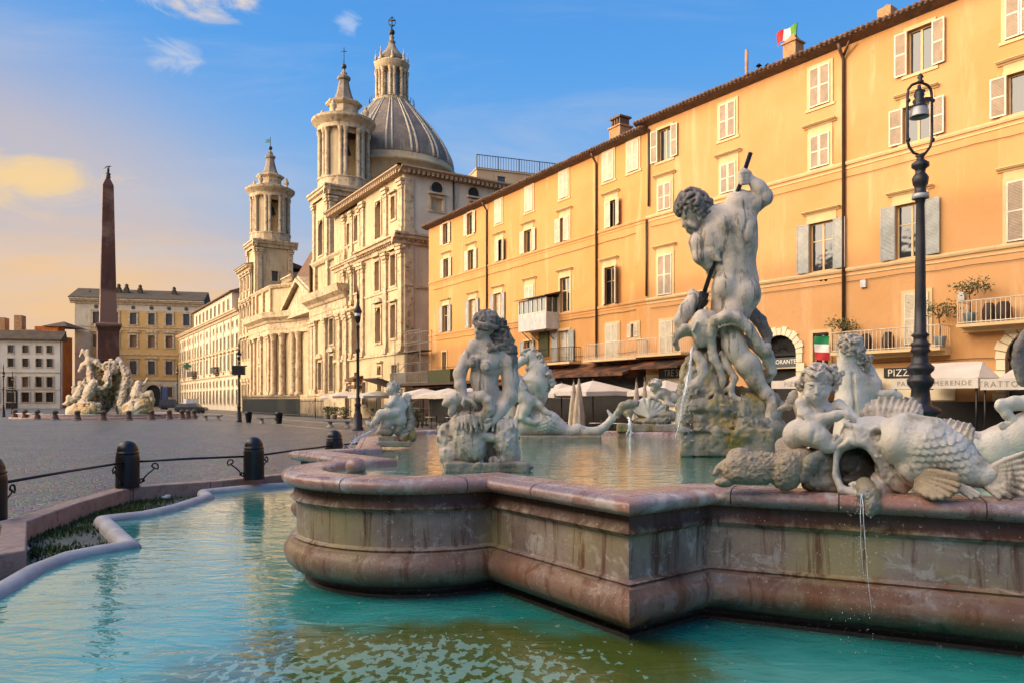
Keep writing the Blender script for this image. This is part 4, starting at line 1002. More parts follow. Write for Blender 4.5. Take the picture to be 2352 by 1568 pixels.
    for i in range(16):
        a=2*PI*i/16+.12
        for da,wr in ((-.045,.15),(.045,.15)):
            m.tube([(c.x+(r+.02)*math.cos(a+da),c.y+(r+.02)*math.sin(a+da),z) for r,z in prof],[wr*1.3*max(.4,r/Rm) for r,z in prof],5)
    m.build('ribs',M['dome_rib'],dm)
    m=MB(); m.lathe((c.x,c.y,0),[(Rm*.99,zz(470)),(Rm*.99,zz(412)),(Rm*1.05,zz(410)),(Rm*1.06,zz(404)),(Rm*1.0,zz(402)),(Rm*1.0,zz(391))],48); m.build('drum',M['travertine'],dm)
    # lantern
    r0=38*Y/F; m=MB(); m.lathe((c.x,c.y,0),[(r0*1.15,zz(242)),(r0*1.15,zz(236)),(r0*.95,zz(235)),(r0*.66,zz(234)),(r0*.62,zz(232)),(r0*.62,zz(168)),(r0*.9,zz(166)),(r0*.98,zz(160)),(r0*1.05,zz(152)),(r0*1.02,zz(150)),(r0*.85,zz(148)),(r0*.8,zz(143))],32,smooth=False)
    m.build('lantern_wall',M['travertine'],dm)
    for i in range(8):
        a=2*PI*(i+.5)/8-.2; cx,cy=c.x+r0*.86*math.cos(a),c.y+r0*.86*math.sin(a)
        m=MB()
        for da in(-.13,.13): m.lathe((c.x+r0*.9*math.cos(a+da),c.y+r0*.9*math.sin(a+da),0),[(.34,zz(233)),(.24,zz(228)),(.22,zz(178)),(.34,zz(170)),(.36,zz(167))],8)
        m.lathe((c.x+r0*.95*math.cos(a),c.y+r0*.95*math.sin(a),0),[(.28,zz(150)),(.3,zz(146)),(.12,zz(143)),(.2,zz(138)),(.06,zz(130)),(.03,zz(120))],8)
        m.build('column',M['trav_trim'],dm)
        a2=2*PI*i/8-.2; f=Frame((c.x+r0*.625*math.cos(a2),c.y+r0*.625*math.sin(a2)),(-math.sin(a2),math.cos(a2))); f.n=Vector((math.cos(a2),math.sin(a2),0))
        w=r0*.17
        g=MB(); fbox(g,f,-w,w,-.1,.03,zz(232),zz(181)); nn=8
        g.add([f.pt(w*math.cos(PI*j/nn),.03,zz(181)+w*math.sin(PI*j/nn)) for j in range(nn+1)],[tuple(range(nn+1))]); g.build('window',M['lant'],dm)
    m=MB(); pr=[(33,144),(31,138),(26,130),(17,120),(11,111),(8,104),(6,100),(9,98),(6,95),(4,90),(6,87),(3,83),(2.5,81)]
    m.lathe((c.x,c.y,0),[(r*Y/F,zz(v)) for r,v in pr],20); m.build('lantern_cap',M['spire'],dm)
    m=MB(); m.ball((c.x,c.y,zz(75)),7*Y/F,14,10); m.tube([(c.x,c.y,zz(69)),(c.x,c.y,zz(38))],.1,6); m.tube([(c.x-.55,c.y,zz(48)),(c.x+.55,c.y,zz(48))],.09,6); m.tube([(c.x-.4,c.y,zz(56)),(c.x+.4,c.y,zz(60))],.07,6)
    for sx in(-1,1):
        m.tube([(c.x+sx*(.1+.45*math.sin(t)),c.y,zz(57)+t*.42-.3) for t in [j*PI/6 for j in range(7)]],.05,5)
    m.build('ball_and_cross',M['iron_far'],dm)
    m=MB()
    for i in range(28):
        a=2*PI*i/28; x,y=c.x+r0*1.35*math.cos(a),c.y+r0*1.35*math.sin(a); m.tube([(x,y,zz(243)),(x,y,zz(234))],.04,4)
    m.lathe((c.x,c.y,0),[(r0*1.35,zz(234.5)),(r0*1.35,zz(234)),(r0*1.33,zz(234))],32); m.build('railing',M['iron_far'],dm)
M['lant']=glassmat('lantern_glass',(.16,.22,.24),.2)
def tower(b,sc,pc,left):
    q=FW.pt(sc,pc,0); t=thing('bell_tower','','',q); t.parent=b; t.location=Vector(q)-Vector(b.location)
    c=Vector((q[0],q[1],0)); hw=3.0; z0=19.3; z1=27.2
    FN=Frame((q[0],q[1]),FW.d); FN.n=FW.n.copy(); 
    FC=Frame((q[0],q[1]),(FW.n.x,FW.n.y)); FC.n=-FW.d    # side facing the camera
    def side(fr,m,hs): 
        f2=Frame((fr.o.x+fr.n.x*hw,fr.o.y+fr.n.y*hw),(fr.d.x,fr.d.y)); f2.n=fr.n.copy(); wall(m,f2,-hw,hw,15,z1,hs,0,.5); return f2
    m=MB(); fn=side(FN,m,[(-.85,.85,z0+.8,z0+5.2)]); fc=side(FC,m,[(-.55,.55,z0+2.3,z0+4.0)])
    for fr in (Frame((q[0],q[1]),FW.d),): pass
    FN2=Frame((q[0],q[1]),FW.d); FN2.n=-FW.n; side(FN2,m,[]); FC2=Frame((q[0],q[1]),(FW.n.x,FW.n.y)); FC2.n=FW.d.copy(); side(FC2,m,[])
    fbox(m,FN,-hw+.6,hw-.6,-hw+.6,hw-.6,15,z1)
    m.build('lower_stage',M['travertine'],t)
    simple_win(fn,t,0,z0+3.0,1.7,4.4,'arch',0,'win_dark',None,.18); simple_win(fc,t,0,z0+3.15,1.1,1.7,'rect',0,'win_dark',None,.12); flush_sp(t,M['travertine'])
    m=MB()
    for f in (fn,fc):
        for s in (-hw+.45,hw-.45): pilaster(m,f,s,.75,z0+.1,z1-.3,0,.22)
        cornice(m,f,-hw-.7,hw+.7,z1+1.1,1.2,.75,0); fbox(m,f,-hw-.05,hw+.05,-.3,.3,z1-.1,z1)
    fbox(m,FN,-hw-.2,hw+.2,-hw-.2,hw+.2,z1,z1+.9); m.build('cornice',M['trav_trim'],t)
    zb=z1+1.1
    m=MB(); m.lathe(c,[(3.3,zb),(3.3,zb+1.3),(3.4,zb+1.35),(3.4,zb+1.5),(2.6,zb+1.52)],16,rot=0,smooth=False)
    for a in range(16):
        pass
    m.build('balustrade',M['trav_trim'],t)
    zc=zb+1.5; zt=35.9
    # belfry ring with four openings
    an=math.atan2(FW.n.y,FW.n.x); m=MB(); oh=R(23)
    for k in range(4):
        a0=an+k*PI/2+oh; a1=an+(k+1)*PI/2-oh
        m.lathe(c,[(2.1,zc),(2.7,zc),(2.7,zt),(2.1,zt),(2.1,zc)],8,a0,a1,smooth=False)
        m.add([(c.x+r*math.cos(a),c.y+r*math.sin(a),z) for a in(a0,a1) for r,z in((2.1,zc),(2.7,zc),(2.7,zt),(2.1,zt))],[(0,1,2,3),(4,5,6,7)])
    m.lathe(c,[(2.72,zt-.6),(2.72,zt)],24); m.build('belfry_wall',M['travertine'],t)
    m=MB(); m.lathe(c,[(.3,zt-2.6),(.95,zt-2.5),(.75,zt-2.1),(.6,zt-1.4),(.3,zt-1.1),(.05,zt-1)],12); m.build('bell',M['iron_far'],t)
    for k in range(4):
        for da in (-.66,-.40,.40,.66):
            a=an+k*PI/2+PI/4+(da if abs(da)<.5 else da*.98)*.62*1.25
            x,y=c.x+3.0*math.cos(a),c.y+3.0*math.sin(a); m=MB(); m.lathe((x,y,0),[(.36,zc),(.36,zc+.15),(.27,zc+.3),(.26,zt-.9),(.25,zt-.6),(.38,zt-.25),(.42,zt-.05),(.42,zt)],10); m.build('column',M['trav_trim'],t)
    m=MB(); m.lathe(c,[(2.6,zt),(3.3,zt),(3.32,zt+.5),(3.5,zt+.7),(3.75,zt+.95),(4.0,zt+1.2),(4.05,zt+1.5),(2.8,zt+1.7),(2.6,zt+1.75)],32,smooth=False)
    m.lathe(c,[(2.6,zt+1.75),(2.55,zt+2.2),(1.95,zt+2.3),(1.8,zt+2.5),(1.8,zt+3.4),(2.05,zt+3.5),(2.3,zt+3.7),(2.35,zt+3.9),(1.75,zt+4.05),(1.6,zt+4.2)],8,rot=an+PI/8,smooth=False)
    for k in range(4):
        a=an+k*PI/2+PI/4; m.lathe((c.x+3.0*math.cos(a),c.y+3.0*math.sin(a),zt+1.5),[(.4,0),(.4,.4),(.15,.5),(.42,.9),(.45,1.2),(.18,1.45),(.25,1.6),(.02,2.0)],10)
        f=Frame((c.x+1.8*math.cos(a-PI/4),c.y+1.8*math.sin(a-PI/4)),(-math.sin(a-PI/4),math.cos(a-PI/4))); 
    m.build('crown_cornice',M['trav_trim'],t)
    m=MB(); m.lathe(c,[(1.62,zt+4.1),(1.25,zt+4.5),(.98,zt+5.2),(.78,zt+6.0),(.64,zt+6.7),(.62,zt+6.9),(.85,zt+7.05),(.85,zt+7.35),(.6,zt+7.5),(.42,zt+7.65),(.42,zt+7.9),(.18,zt+8.2),(.10,zt+8.5)],8,rot=an+PI/8,smooth=False); m.build('spire',M['spire'],t)
    m=MB(); m.ball((c.x,c.y,zt+8.75),.34,12,8); zq=zt+11.2 if not left else zt+10.6; m.tube([(c.x,c.y,zt+9.0),(c.x,c.y,zq)],.055,5); o=m.build('ball_finial',M['iron_far'],t)
    m=MB()
    if left: m.add([(c.x,c.y,zt+10.3),(c.x-.9,c.y,zt+10.2),(c.x-.6,c.y,zt+9.95),(c.x-1.0,c.y,zt+9.7),(c.x,c.y,zt+9.6)],[(0,1,2,3,4)]); m.build('weather_vane',M['verdigris'],o)
    else: m.tube([(c.x-.35,c.y,zt+10.7),(c.x+.35,c.y,zt+10.7)],.05,5); m.build('cross',M['iron_far'],o)
church()
def wing():   # storey left of the left bell tower
    b=thing('palace_wing','narrow tall palace wing joined to the left bell tower','palace',FW.pt(67.3,0,0))
    m=MB(); W=[(s,z,.9,h) for s in (69.2,71.6,73.8) for z,h in ((21.6,2.2),(17,2.2),(10.5,3.2),(3.5,2.2))]
    wall(m,FW,67.32,75.5,0,24,[hole(*w) for w in W],-.1,.4); fbox(m,FW,67.32,75.5,-10,-.7,0,23.8); m.build('wall',M['travertine'],b)
    for w in W: simple_win(FW,b,*w,'rect',-.1,'win_dark','flat' if w[1]>20 else 'arc')
    m=MB(); cornice(m,FW,67.33,76.2,24.5,.9,1.0,-.1); cornice(m,FW,67.33,75.5,18.9,.5,.5,-.1)
    for s in (67.9,70.4,72.7,75.1): pilaster(m,FW,s,.55,19.0,23.6,-.1,.2); pilaster(m,FW,s,.55,12.4,18.3,-.1,.2)
    m.build('cornice',M['trav_trim'],b)
    m=MB(); fprof(m,FW,67.4,76.2,[(1.0,24.52),(-5,26),(-10,24.5)]); m.build('roof',M['tile'],b)
wing()
def palace_left():
    b=thing('palace','long low cream palace with rows of tall windows, far left end of the church row','palace',FW.pt(76,0,0))
    s0,s1=75.52,144; zt=17.6; W=[]
    n=19
    for i in range(n):
        s=s0+2.2+(s1-s0-4)*i/(n-1)
        W+= [(s,15.6,.8,1.1,None),(s,12.6,1.0,2.3,None),(s,8.9,1.15,2.9,'arc' if i%2 else 'tri'),(s,5.1,.9,1.1,None),(s,2.5,1.1,2.6,None)]
    m=MB(); wall(m,FW,s0,s1,0,zt,[hole(*w[:4]) for w in W],0,.4); fbox(m,FW,s0,s1,-12,-.6,0,zt-.1); m.build('wall',M['pal_cream'],b)
    for s,z,w,h,pd in W: simple_win(FW,b,s,z,w,h,'rect',0,'win_dark',pd,.18)
    m=MB(); cornice(m,FW,s0,s1+.5,zt+.4,1.0,.9,0)
    for z in (6.4,11.0): fprof(m,FW,s0,s1,[(0,z),(.2,z),(.22,z+.3),(0,z+.32)])
    for i in range(11): pilaster(m,FW,s0+.5+(s1-s0-1)*i/10,.6,6.7,zt-.6,0,.12,False)
    m.build('cornice',M['trav_trim'],b)
    for u,w in ((447,6.5),(500,3.2)):
        s=WS(u); m=MB(); fbox(m,FW,s-w/2,s+w/2,0,1.1,6.9,7.15); o=m.build('balcony',M['trav_trim'],b); m=MB(); railing(m,FW,s-w/2,s+w/2,1.05,7.15,8.3,.14,.05); m.build('railing',M['iron_far'],o)
    m=MB(); fbox(m,FW,88,130,-9,-1.2,zt-.2,22.4)
    m.build('attic_storey',M['pal_cream'],b)
    fu=Frame(FW.pt(0,-1.2,0)[:2],FW.d); fu.n=FW.n.copy()
    for i in range(9): simple_win(fu,b,91+i*4.4,20.3,1.2,2.2,'rect',.02,'win_dark',None,.15,depth=-.02)
    m=MB(); fprof(m,FW,87.5,130.6,[(-.6,22.4),(-.6,22.6),(-5,24.2),(-9.5,22.6),(-9.5,22.4)]); m.build('roof',M['tile'],b)
    m=MB(); fbox(m,FW,76,87.4,-6,-2.2,zt-.2,21.2); fbox(m,FW,76.5,80,-5.5,-3,21.2,22.8); m.build('roof_room',M['brick2'],b)
palace_left()
def end_building():
    a=P(172,0,186); c=P(446,0,193); b=thing('end_palace','big ochre palace with white window frames and a dark tiled roof, behind the obelisk','palace',(a.x,a.y,0))
    fr=Frame((a.x,a.y),(c.x-a.x,c.y-a.y)); L=fr.s(470); W=[]; zt=26.9
    for i,u in enumerate((221,264,306,348,388.5,428)):
        s=fr.s(u); W+= [(s,22.6,1.5,3.0,None,'win_dark'),(s,16.9,1.6,3.0,'arc' if i%2 else 'tri','win_brown'),(s,10.2,1.6,3.4,'arc' if i%2 else 'flat','win_dark')]
        if u!=348: W.append((s,4.0,1.5,2.6,None,'win_dark'))
    s=fr.s(352); W.append((s,3.0,3.4,5.6,None,'dark'))
    m=MB(); wall(m,fr,0,L,0,24.6,[hole(*w[:4]) for w in W],0,.4); m.build('wall',M['ochre_far'],b)
    m=MB(); wall(m,fr,0,L,24.6,zt,[],.02,.1); fbox(m,fr,0,3.6,-.5,.12,0,24.6); wall(m,fr,0,L,0,6.6,[hole(*w[:4]) for w in W if w[1]<6],.03,.1); fbox(m,fr,.02,L,-14,-.6,0,zt); m.build('stone_band',M['pal_cream'],b)
    for s,z,w,h,pd,dk in W: simple_win(fr,b,s,z,w,h,'arch' if w>3 else 'rect',.03,dk,pd,.42,name='gateway' if w>3 else 'window')
    flush_sp(b,M['pal_cream'])
    for u in (221,264,306,348,388.5,428):
        m=MB(); s=fr.s(u); m.tube([fr.pt(s,-.1,25.4),fr.pt(s,.08,25.4)],.5,12,False); m.build('oculus',M['win_dark'],b)
    m=MB(); cornice(m,fr,-1,L,zt+.5,1.3,1.4,0)
    for z in (19.6,20.3,13.4,7.0): fprof(m,fr,0,L,[(0,z),(.2,z),(.2,z+.3),(0,z+.3)])
    m.build('cornice',M['trav_trim'],b)
    m=MB(); fprof(m,fr,-1.2,L,[(1.4,zt+.5),(1.4,zt+.7),(-7,zt+4.0),(-14,zt+.5)]); m.build('roof',M['tile_dark'],b)
    for u,v in ((273,657),(291,657),(322,659),(400,664),(206,672)):
        s,z=fr.sz(u,v,-4); m=MB(); fbox(m,fr,s-.55,s+.55,-4.6,-3.4,zt+.5,z-.8); m.lathe(fr.pt(s,-4,z-.8),[(.6,0),(.7,.2),(.4,.5),(.5,1.0),(.02,1.4)],8); m.build('chimney',M['tile_dark'],b)
    return fr
M['ochre_far']=plaster('far_ochre',(.52,.31,.11),(.58,.36,.14),(.5,.33,.16),(.4,.24,.1)); M['tile_dark']=stone('dark_roof_tiles',(.085,.06,.035),(.055,.04,.028),.6,.9,.5,3)
M['rust_far']=plaster('rust_red_plaster',(.42,.13,.03),(.36,.10,.025),(.5,.2,.06),(.2,.06,.02)); M['grey_cream']=plaster('grey_cream_plaster',(.56,.50,.42),(.62,.56,.48),(.5,.43,.36),(.4,.34,.28))
end_building()
def left_building():
    a=P(-60,0,168); c=P(138,0,172); b=thing('town_house','pale four-storey house with small dark windows at the left edge of the square','house',(c.x,c.y,0))
    fr=Frame((a.x,a.y),(c.x-a.x,c.y-a.y)); L=(Vector((c.x,c.y))-Vector((a.x,a.y))).length; zt=15.6; W=[]
    for u in (-45,-12,24.5,58,89,114):
        s=fr.s(u); W+= [(s,13.6,1.2,1.7,'win_dark'),(s,10.5,1.25,1.9,'win_dark'),(s,6.1,1.3,2.3,'win_brown' if u==58 else 'win_dark'),(s,2.6,1.6,2.2,'win_dark')]
    m=MB(); wall(m,fr,0,L,0,zt,[hole(*w[:4]) for w in W],0,.4); fbox(m,fr,.02,L,-1.5,-.5,0,zt-.1); m.build('wall',M['grey_cream'],b)
    for s,z,w,h,dk in W: simple_win(fr,b,s,z,w,h,'rect',0,dk,None,.22 if z<8 else .08)
    m=MB(); s=fr.s(27); n_=8; m.add([fr.pt(s-1.2,.06,0),fr.pt(s+1.2,.06,0)]+[fr.pt(s+1.2*math.cos(PI*k/n_),.06,3.6+1.2*math.sin(PI*k/n_)) for k in range(n_+1)],[tuple(range(n_+3))]); m.build('doorway',M['dark'],b)
    m=MB(); fprof(m,fr,-.3,L+.6,[(1.0,zt),(1.0,zt+.25),(-2,zt+2.4),(-3,zt)]); m.build('roof',M['tile_dark'],b)
    for z in (8.2,4.3): m=MB(); fprof(m,fr,0,L,[(0,z),(.12,z),(.12,z+.2),(0,z+.2)]); m.build('string_course',M['trav_trim'],b)
    for u,v,w in ((3,730,2.2),(45,725,1.6),(70,758,3.0)):
        s,z=fr.sz(u,v,-5); m=MB(); fbox(m,fr,s-w/2,s+w/2,-6.5,-4,zt+1,z); m.build('chimney',M['brick'],b)
    # rust red tower house
    a=P(134,0,178); b=thing('tower_house','rust-red tower house with an arched top storey between the pale house and ochre palace','house',(a.x,a.y,0))
    fr=Frame((a.x,a.y),(P(184,0,186).x-a.x,8)); L=5.2; zt=19.6; lf=Frame((a.x,a.y),(-.9,.55)); 
    m=MB(); fbox(m,fr,0,L*.45,-6,0,0,zt); fbox(m,fr,L*.45,L,-6,-.1,0,zt-2.4); m.build('wall',M['rust_far'],b)
    x0=P(106,0,178).x; m=MB()
    fl=Frame((x0,178.5),(a.x-x0,-.5)); LL=a.x-x0; wall(m,fl,0,LL,0,zt,[(.5,1.3,16.4,18.4),(1.5,2.3,16.4,18.4)],0,.5); m.build('lit_wall',M['orange'],b)  # sunlit face painted a brighter orange than the other walls
    for s in (.9,1.9): simple_win(fl,b,s,17.4,.8,2.0,'arch',0,'win_brown',None,.08)
    flush_sp(b,M['orange'])
    m=MB(); q=[(x0-.8,177.5,zt),(a.x+2.6,177.2,zt-.2),(a.x+2.6,186,zt-.2),(x0-.8,186,zt),((x0+a.x)/2+1,181,zt+1.4)]; m.add(q,[(0,1,4),(1,2,4),(2,3,4),(3,0,4),(0,1,2,3)]); m.build('roof',M['tile_dark'],b)
left_building()
# houses on the east side, outside the view: they put the square in morning shade
def east():
    o=Vector((-51.4,38.6)); d=Vector((-.535,.845)); n=Vector((.845,.535)); fr=Frame((o.x,o.y),(d.x,d.y)); fr.n=Vector((n.x,n.y,0))
    rows=[(-85,-46,18.6),(-46,-33,18.0),(-33,-25.5,19.6),(-25.5,-10,17.9),(-10,4,17.0),(4,24,15.9),(24,35,11.2),(51,78,11.8),(78,140,12.2)]
    lab=['long ochre house at the near end of the east side','ochre house second from the near end of the east side','tallest ochre house on the east side','ochre house left of the tallest one on the east side','ochre house in the middle of the east side','ochre house before the low stretch of the east side','low ochre house facing the corner palace','low ochre house facing the church','long low ochre house facing the left palace']
    for (a,c,z),l in zip(rows,lab):
        b=thing('town_house',l,'house',fr.pt((a+c)/2,0,0),'houses of the east side of the square'); m=MB(); k=max(2,int((c-a)/3.4)); W=[(a+(c-a)*(i+.5)/k,zz,1.1,1.9) for i in range(k) for zz in [2.5+3.3*j for j in range(int((z-3)/3.3))]]
        wall(m,fr,a,c,0,z,[hole(*w) for w in W],0,.3); fbox(m,fr,a+.02,c-.02,-10,-.35,0,z-.1); m.build('wall',M['orange2'],b)
        m=MB(); fprof(m,fr,a,c,[(.7,z-.1),(.7,z+.1),(-5,z+2.2),(-10.5,z)]); m.build('roof',M['tile'],b)
east()
# ---------------- carved figures: signed-distance modelling, meshed with surface nets ----------------
def vnoise(p,seed):
    rs=np.random.RandomState(seed); T=rs.rand(32,32,32).astype(np.float32)
    i=np.floor(p).astype(np.int64); f=(p-i).astype(np.float32); f=f*f*(3-2*f); i&=31; j=(i+1)&31
    x0,y0,z0=i[...,0],i[...,1],i[...,2]; x1,y1,z1=j[...,0],j[...,1],j[...,2]; fx,fy,fz=f[...,0],f[...,1],f[...,2]
    def L(a,b,t): return a+(b-a)*t
    return L(L(L(T[x0,y0,z0],T[x1,y0,z0],fx),L(T[x0,y1,z0],T[x1,y1,z0],fx),fy),L(L(T[x0,y0,z1],T[x1,y0,z1],fx),L(T[x0,y1,z1],T[x1,y1,z1],fx),fy),fz)*2-1
class SDF:
    def __init__(s,vox=2.5): s.vox=vox; s.ops=[]
    def _add(s,kind,a,k,mode,lo,hi): s.ops.append((kind,a,k,mode,np.array(lo,float),np.array(hi,float))); return s
    def cap(s,a,b,k=6,mode=0):
        r=max(a[3],b[3]); lo=[min(a[i],b[i])-r for i in range(3)]; hi=[max(a[i],b[i])+r for i in range(3)]
        return s._add('cap',(np.array(a,float),np.array(b,float)),k,mode,lo,hi)
    def chain(s,pts,k=6,mode=0):
        for i in range(len(pts)-1): s.cap(pts[i],pts[i+1],k if i==0 else max(k,3),mode)
        return s
    def ell(s,c,r,k=6,rot=0,mode=0,tilt=0):
        if not hasattr(r,'__len__'): r=(r,r,r)
        R_=max(r); return s._add('ell',(np.array(c,float),np.array(r,float),rot,tilt),k,mode,[x-R_ for x in c],[x+R_ for x in c])
    def box(s,c,h,rad=3,k=4,rot=0,mode=0):
        R_=math.sqrt(sum(x*x for x in h))+rad; return s._add('box',(np.array(c,float),np.array(h,float),rad,rot),k,mode,[x-R_ for x in c],[x+R_ for x in c])
    def bump(s,c,r,amp,fr,seed=1,ridge=False,st=(1,1,1)): return s._add('bump',(np.array(c,float),np.array(r,float) if hasattr(r,'__len__') else np.array([r]*3,float),amp,fr,seed,ridge,np.array(st,float)),0,9,c,c)
    def scales(s,c,r,amp,w,h,ang,tilt=0): return s._add('scales',(np.array(c,float),np.array(r,float),amp,w,h,ang,tilt),0,9,c,c)
    def curls(s,c,r,n,cr,seed=1,k=2.0,hemi=None,jit=.12):
        rnd=random.Random(seed)
        rr=r if hasattr(r,'__len__') else (r,r,r)
        for i in range(n):
            y=1-2*(i+.5)/n; th=i*2.39996+rnd.uniform(-.25,.25); q=math.sqrt(1-y*y); v=Vector((q*math.cos(th),y,q*math.sin(th)))
            if hemi and not hemi(v): continue
            f=1+rnd.uniform(-jit,jit); p=[c[0]+v.x*rr[0]*f,c[1]+v.y*rr[1]*f,c[2]+v.z*rr[2]*f]
            a=rnd.uniform(0,6.28); t=Vector((math.cos(a),math.sin(a),0)); t=(t-v*t.dot(v)).normalized()*cr*.9; g=cr*rnd.uniform(.65,1.05)
            s.cap((p[0]-t.x,p[1]-t.y,p[2]-t.z,g*.8),(p[0]+t.x,p[1]+t.y,p[2]+t.z,g*.55),k)
        return s
    def field(s):
        lo=np.min([o[4] for o in s.ops if o[3]==0],axis=0)-4*s.vox; hi=np.max([o[5] for o in s.ops if o[3]==0],axis=0)+4*s.vox
        n=np.ceil((hi-lo)/s.vox).astype(int)+1; s.lo=lo; s.n=n
        ax=[lo[i]+s.vox*np.arange(n[i]) for i in range(3)]
        Fd=np.full(tuple(n),1e3,dtype=np.float32)
        for kind,a,k,mode,l,h in s.ops:
            if kind in('bump','scales'):
                c,r=a[0],a[1]; l=c-r; h=c+r; m=0
            else: m=k+4*s.vox+3
            i0=[max(0,int((l[i]-m-lo[i])/s.vox)) for i in range(3)]; i1=[min(n[i],int((h[i]+m-lo[i])/s.vox)+2) for i in range(3)]
            if any(i1[i]<=i0[i] for i in range(3)): continue
            sl=tuple(slice(i0[i],i1[i]) for i in range(3))
            X,Y,Z=np.meshgrid(*[ax[i][i0[i]:i1[i]] for i in range(3)],indexing='ij'); X=X.astype(np.float32);Y=Y.astype(np.float32);Z=Z.astype(np.float32)
            if kind=='cap':
                A,B=a; d=B[:3]-A[:3]; L2=max(float(d@d),1e-6); px,py,pz=X-A[0],Y-A[1],Z-A[2]
                t=np.clip((px*d[0]+py*d[1]+pz*d[2])/L2,0,1); D=np.sqrt((px-t*d[0])**2+(py-t*d[1])**2+(pz-t*d[2])**2)-(A[3]+(B[3]-A[3])*t)
            elif kind=='ell':
                c,r,rot,tl=a; px,py,pz=X-c[0],Y-c[1],Z-c[2]; ca,sa=math.cos(R(rot)),math.sin(R(rot)); px,py=px*ca+py*sa,-px*sa+py*ca
                if tl: ct,st_=math.cos(R(tl)),math.sin(R(tl)); px,pz=px*ct+pz*st_,-px*st_+pz*ct
                k0=np.sqrt((px/r[0])**2+(py/r[1])**2+(pz/r[2])**2)+1e-6; k1=np.sqrt((px/r[0]**2)**2+(py/r[1]**2)**2+(pz/r[2]**2)**2)+1e-6; D=k0*(k0-1)/k1
            elif kind=='box':
                c,hh,rad,rot=a; px,py,pz=X-c[0],Y-c[1],Z-c[2]; ca,sa=math.cos(R(rot)),math.sin(R(rot)); px,py=px*ca+py*sa,-px*sa+py*ca
                qx,qy,qz=np.abs(px)-hh[0],np.abs(py)-hh[1],np.abs(pz)-hh[2]; D=np.sqrt(np.maximum(qx,0)**2+np.maximum(qy,0)**2+np.maximum(qz,0)**2)+np.minimum(np.maximum(qx,np.maximum(qy,qz)),0)-rad
            elif kind=='scales':
                c,r,amp,w_,h_,ang,tl=a; ww=np.clip(2*(1-np.sqrt(((X-c[0])/r[0])**2+((Y-c[1])/r[1])**2+((Z-c[2])/r[2])**2)),0,1)
                ca,sa=math.cos(R(ang)),math.sin(R(ang)); q=((X-c[0])*ca+(Y-c[1])*sa)/h_; pp=(-(X-c[0])*sa+(Y-c[1])*ca+(Z-c[2])*.6)/w_
                best=np.zeros_like(q)
                for par in (0,1):
                    row=2*np.floor((q+par)/2)-par; ql=(q-row)/2; xl=(pp+par*.5)-np.floor(pp+par*.5)-.5
                    inside=ql*ql+ (xl*1.9)**2<1.0; best=np.maximum(best,np.where(inside,.25+ql,0))
                Fd[sl]-=(amp*ww*best).astype(np.float32); continue
            elif kind=='bump':
                c,r,amp,fr,seed,ridge,st=a; w=np.clip(1.6*(1-np.sqrt(((X-c[0])/r[0])**2+((Y-c[1])/r[1])**2+((Z-c[2])/r[2])**2)),0,1)
                q=np.stack([X*st[0],Y*st[1],Z*st[2]],-1)*fr
                v=vnoise(q,seed)
                if ridge: v=1-2*np.abs(v)
                v=v+.5*vnoise(q*2.1+7,seed+1); Fd[sl]+=(amp*w*v).astype(np.float32); continue
            C=Fd[sl]
            if mode==0:
                if k>0: hh=np.clip(.5+.5*(C-D)/k,0,1); Fd[sl]=C+(D-C)*hh-k*hh*(1-hh)
                else: Fd[sl]=np.minimum(C,D)
            elif mode==1:
                D=-D
                if k>0: hh=np.clip(.5-.5*(C-D)/k,0,1); Fd[sl]=C+(D-C)*hh+k*hh*(1-hh)
                else: Fd[sl]=np.maximum(C,D)
        return Fd
    def mesh(s):
        Fd=s.field(); ins=Fd<0; n=Fd.shape
        c=[ins[i:n[0]-1+i,j:n[1]-1+j,k:n[2]-1+k] for i in(0,1) for j in(0,1) for k in(0,1)]
        cnt=sum(x.astype(np.int8) for x in c); act=(cnt>0)&(cnt<8); idx=-np.ones(act.shape,np.int64); I=np.argwhere(act); idx[act]=np.arange(len(I))
        acc=np.zeros((len(I),3)); num=np.zeros(len(I))
        for axis in range(3):
            for o1 in (0,1):
                for o2 in (0,1):
                    a=np.zeros(3,int); o=[x for x in range(3) if x!=axis]; a[o[0]]=o1; a[o[1]]=o2; b=a.copy(); b[axis]=1
                    fa=Fd[tuple((I+a).T)]; fb=Fd[tuple((I+b).T)]; m=(fa<0)!=(fb<0); t=np.where(m,fa/np.where(fa==fb,1,(fa-fb)),0); t=np.clip(t,0,1)
                    pos=np.tile(a.astype(float),(len(I),1)); pos[:,axis]=t; acc[m]+=pos[m]; num[m]+=1
        V=(I+acc/np.maximum(num,1)[:,None])*s.vox+s.lo
        faces=[]
        for axis in range(3):
            o=[x for x in range(3) if x!=axis]
            sl0=[slice(None)]*3; sl1=[slice(None)]*3; sl0[axis]=slice(0,-1); sl1[axis]=slice(1,None)
            a=ins[tuple(sl0)]; b=ins[tuple(sl1)]; E=np.argwhere(a!=b); ok=(E[:,o[0]]>0)&(E[:,o[1]]>0)&(E[:,o[0]]<n[o[0]]-1)&(E[:,o[1]]<n[o[1]]-1); E=E[ok]
            fl=a[tuple(E.T)]
            def g(d0,d1): q=E.copy(); q[:,o[0]]+=d0; q[:,o[1]]+=d1; return idx[tuple(q.T)]
            Q=np.stack([g(-1,-1),g(0,-1),g(0,0),g(-1,0)],1)
            if axis==1: fl=~fl
            Q[fl]=Q[fl][:,::-1]; faces.append(Q)
        Fc=np.concatenate(faces); Fc=Fc[(Fc>=0).all(1)]
        return V,Fc
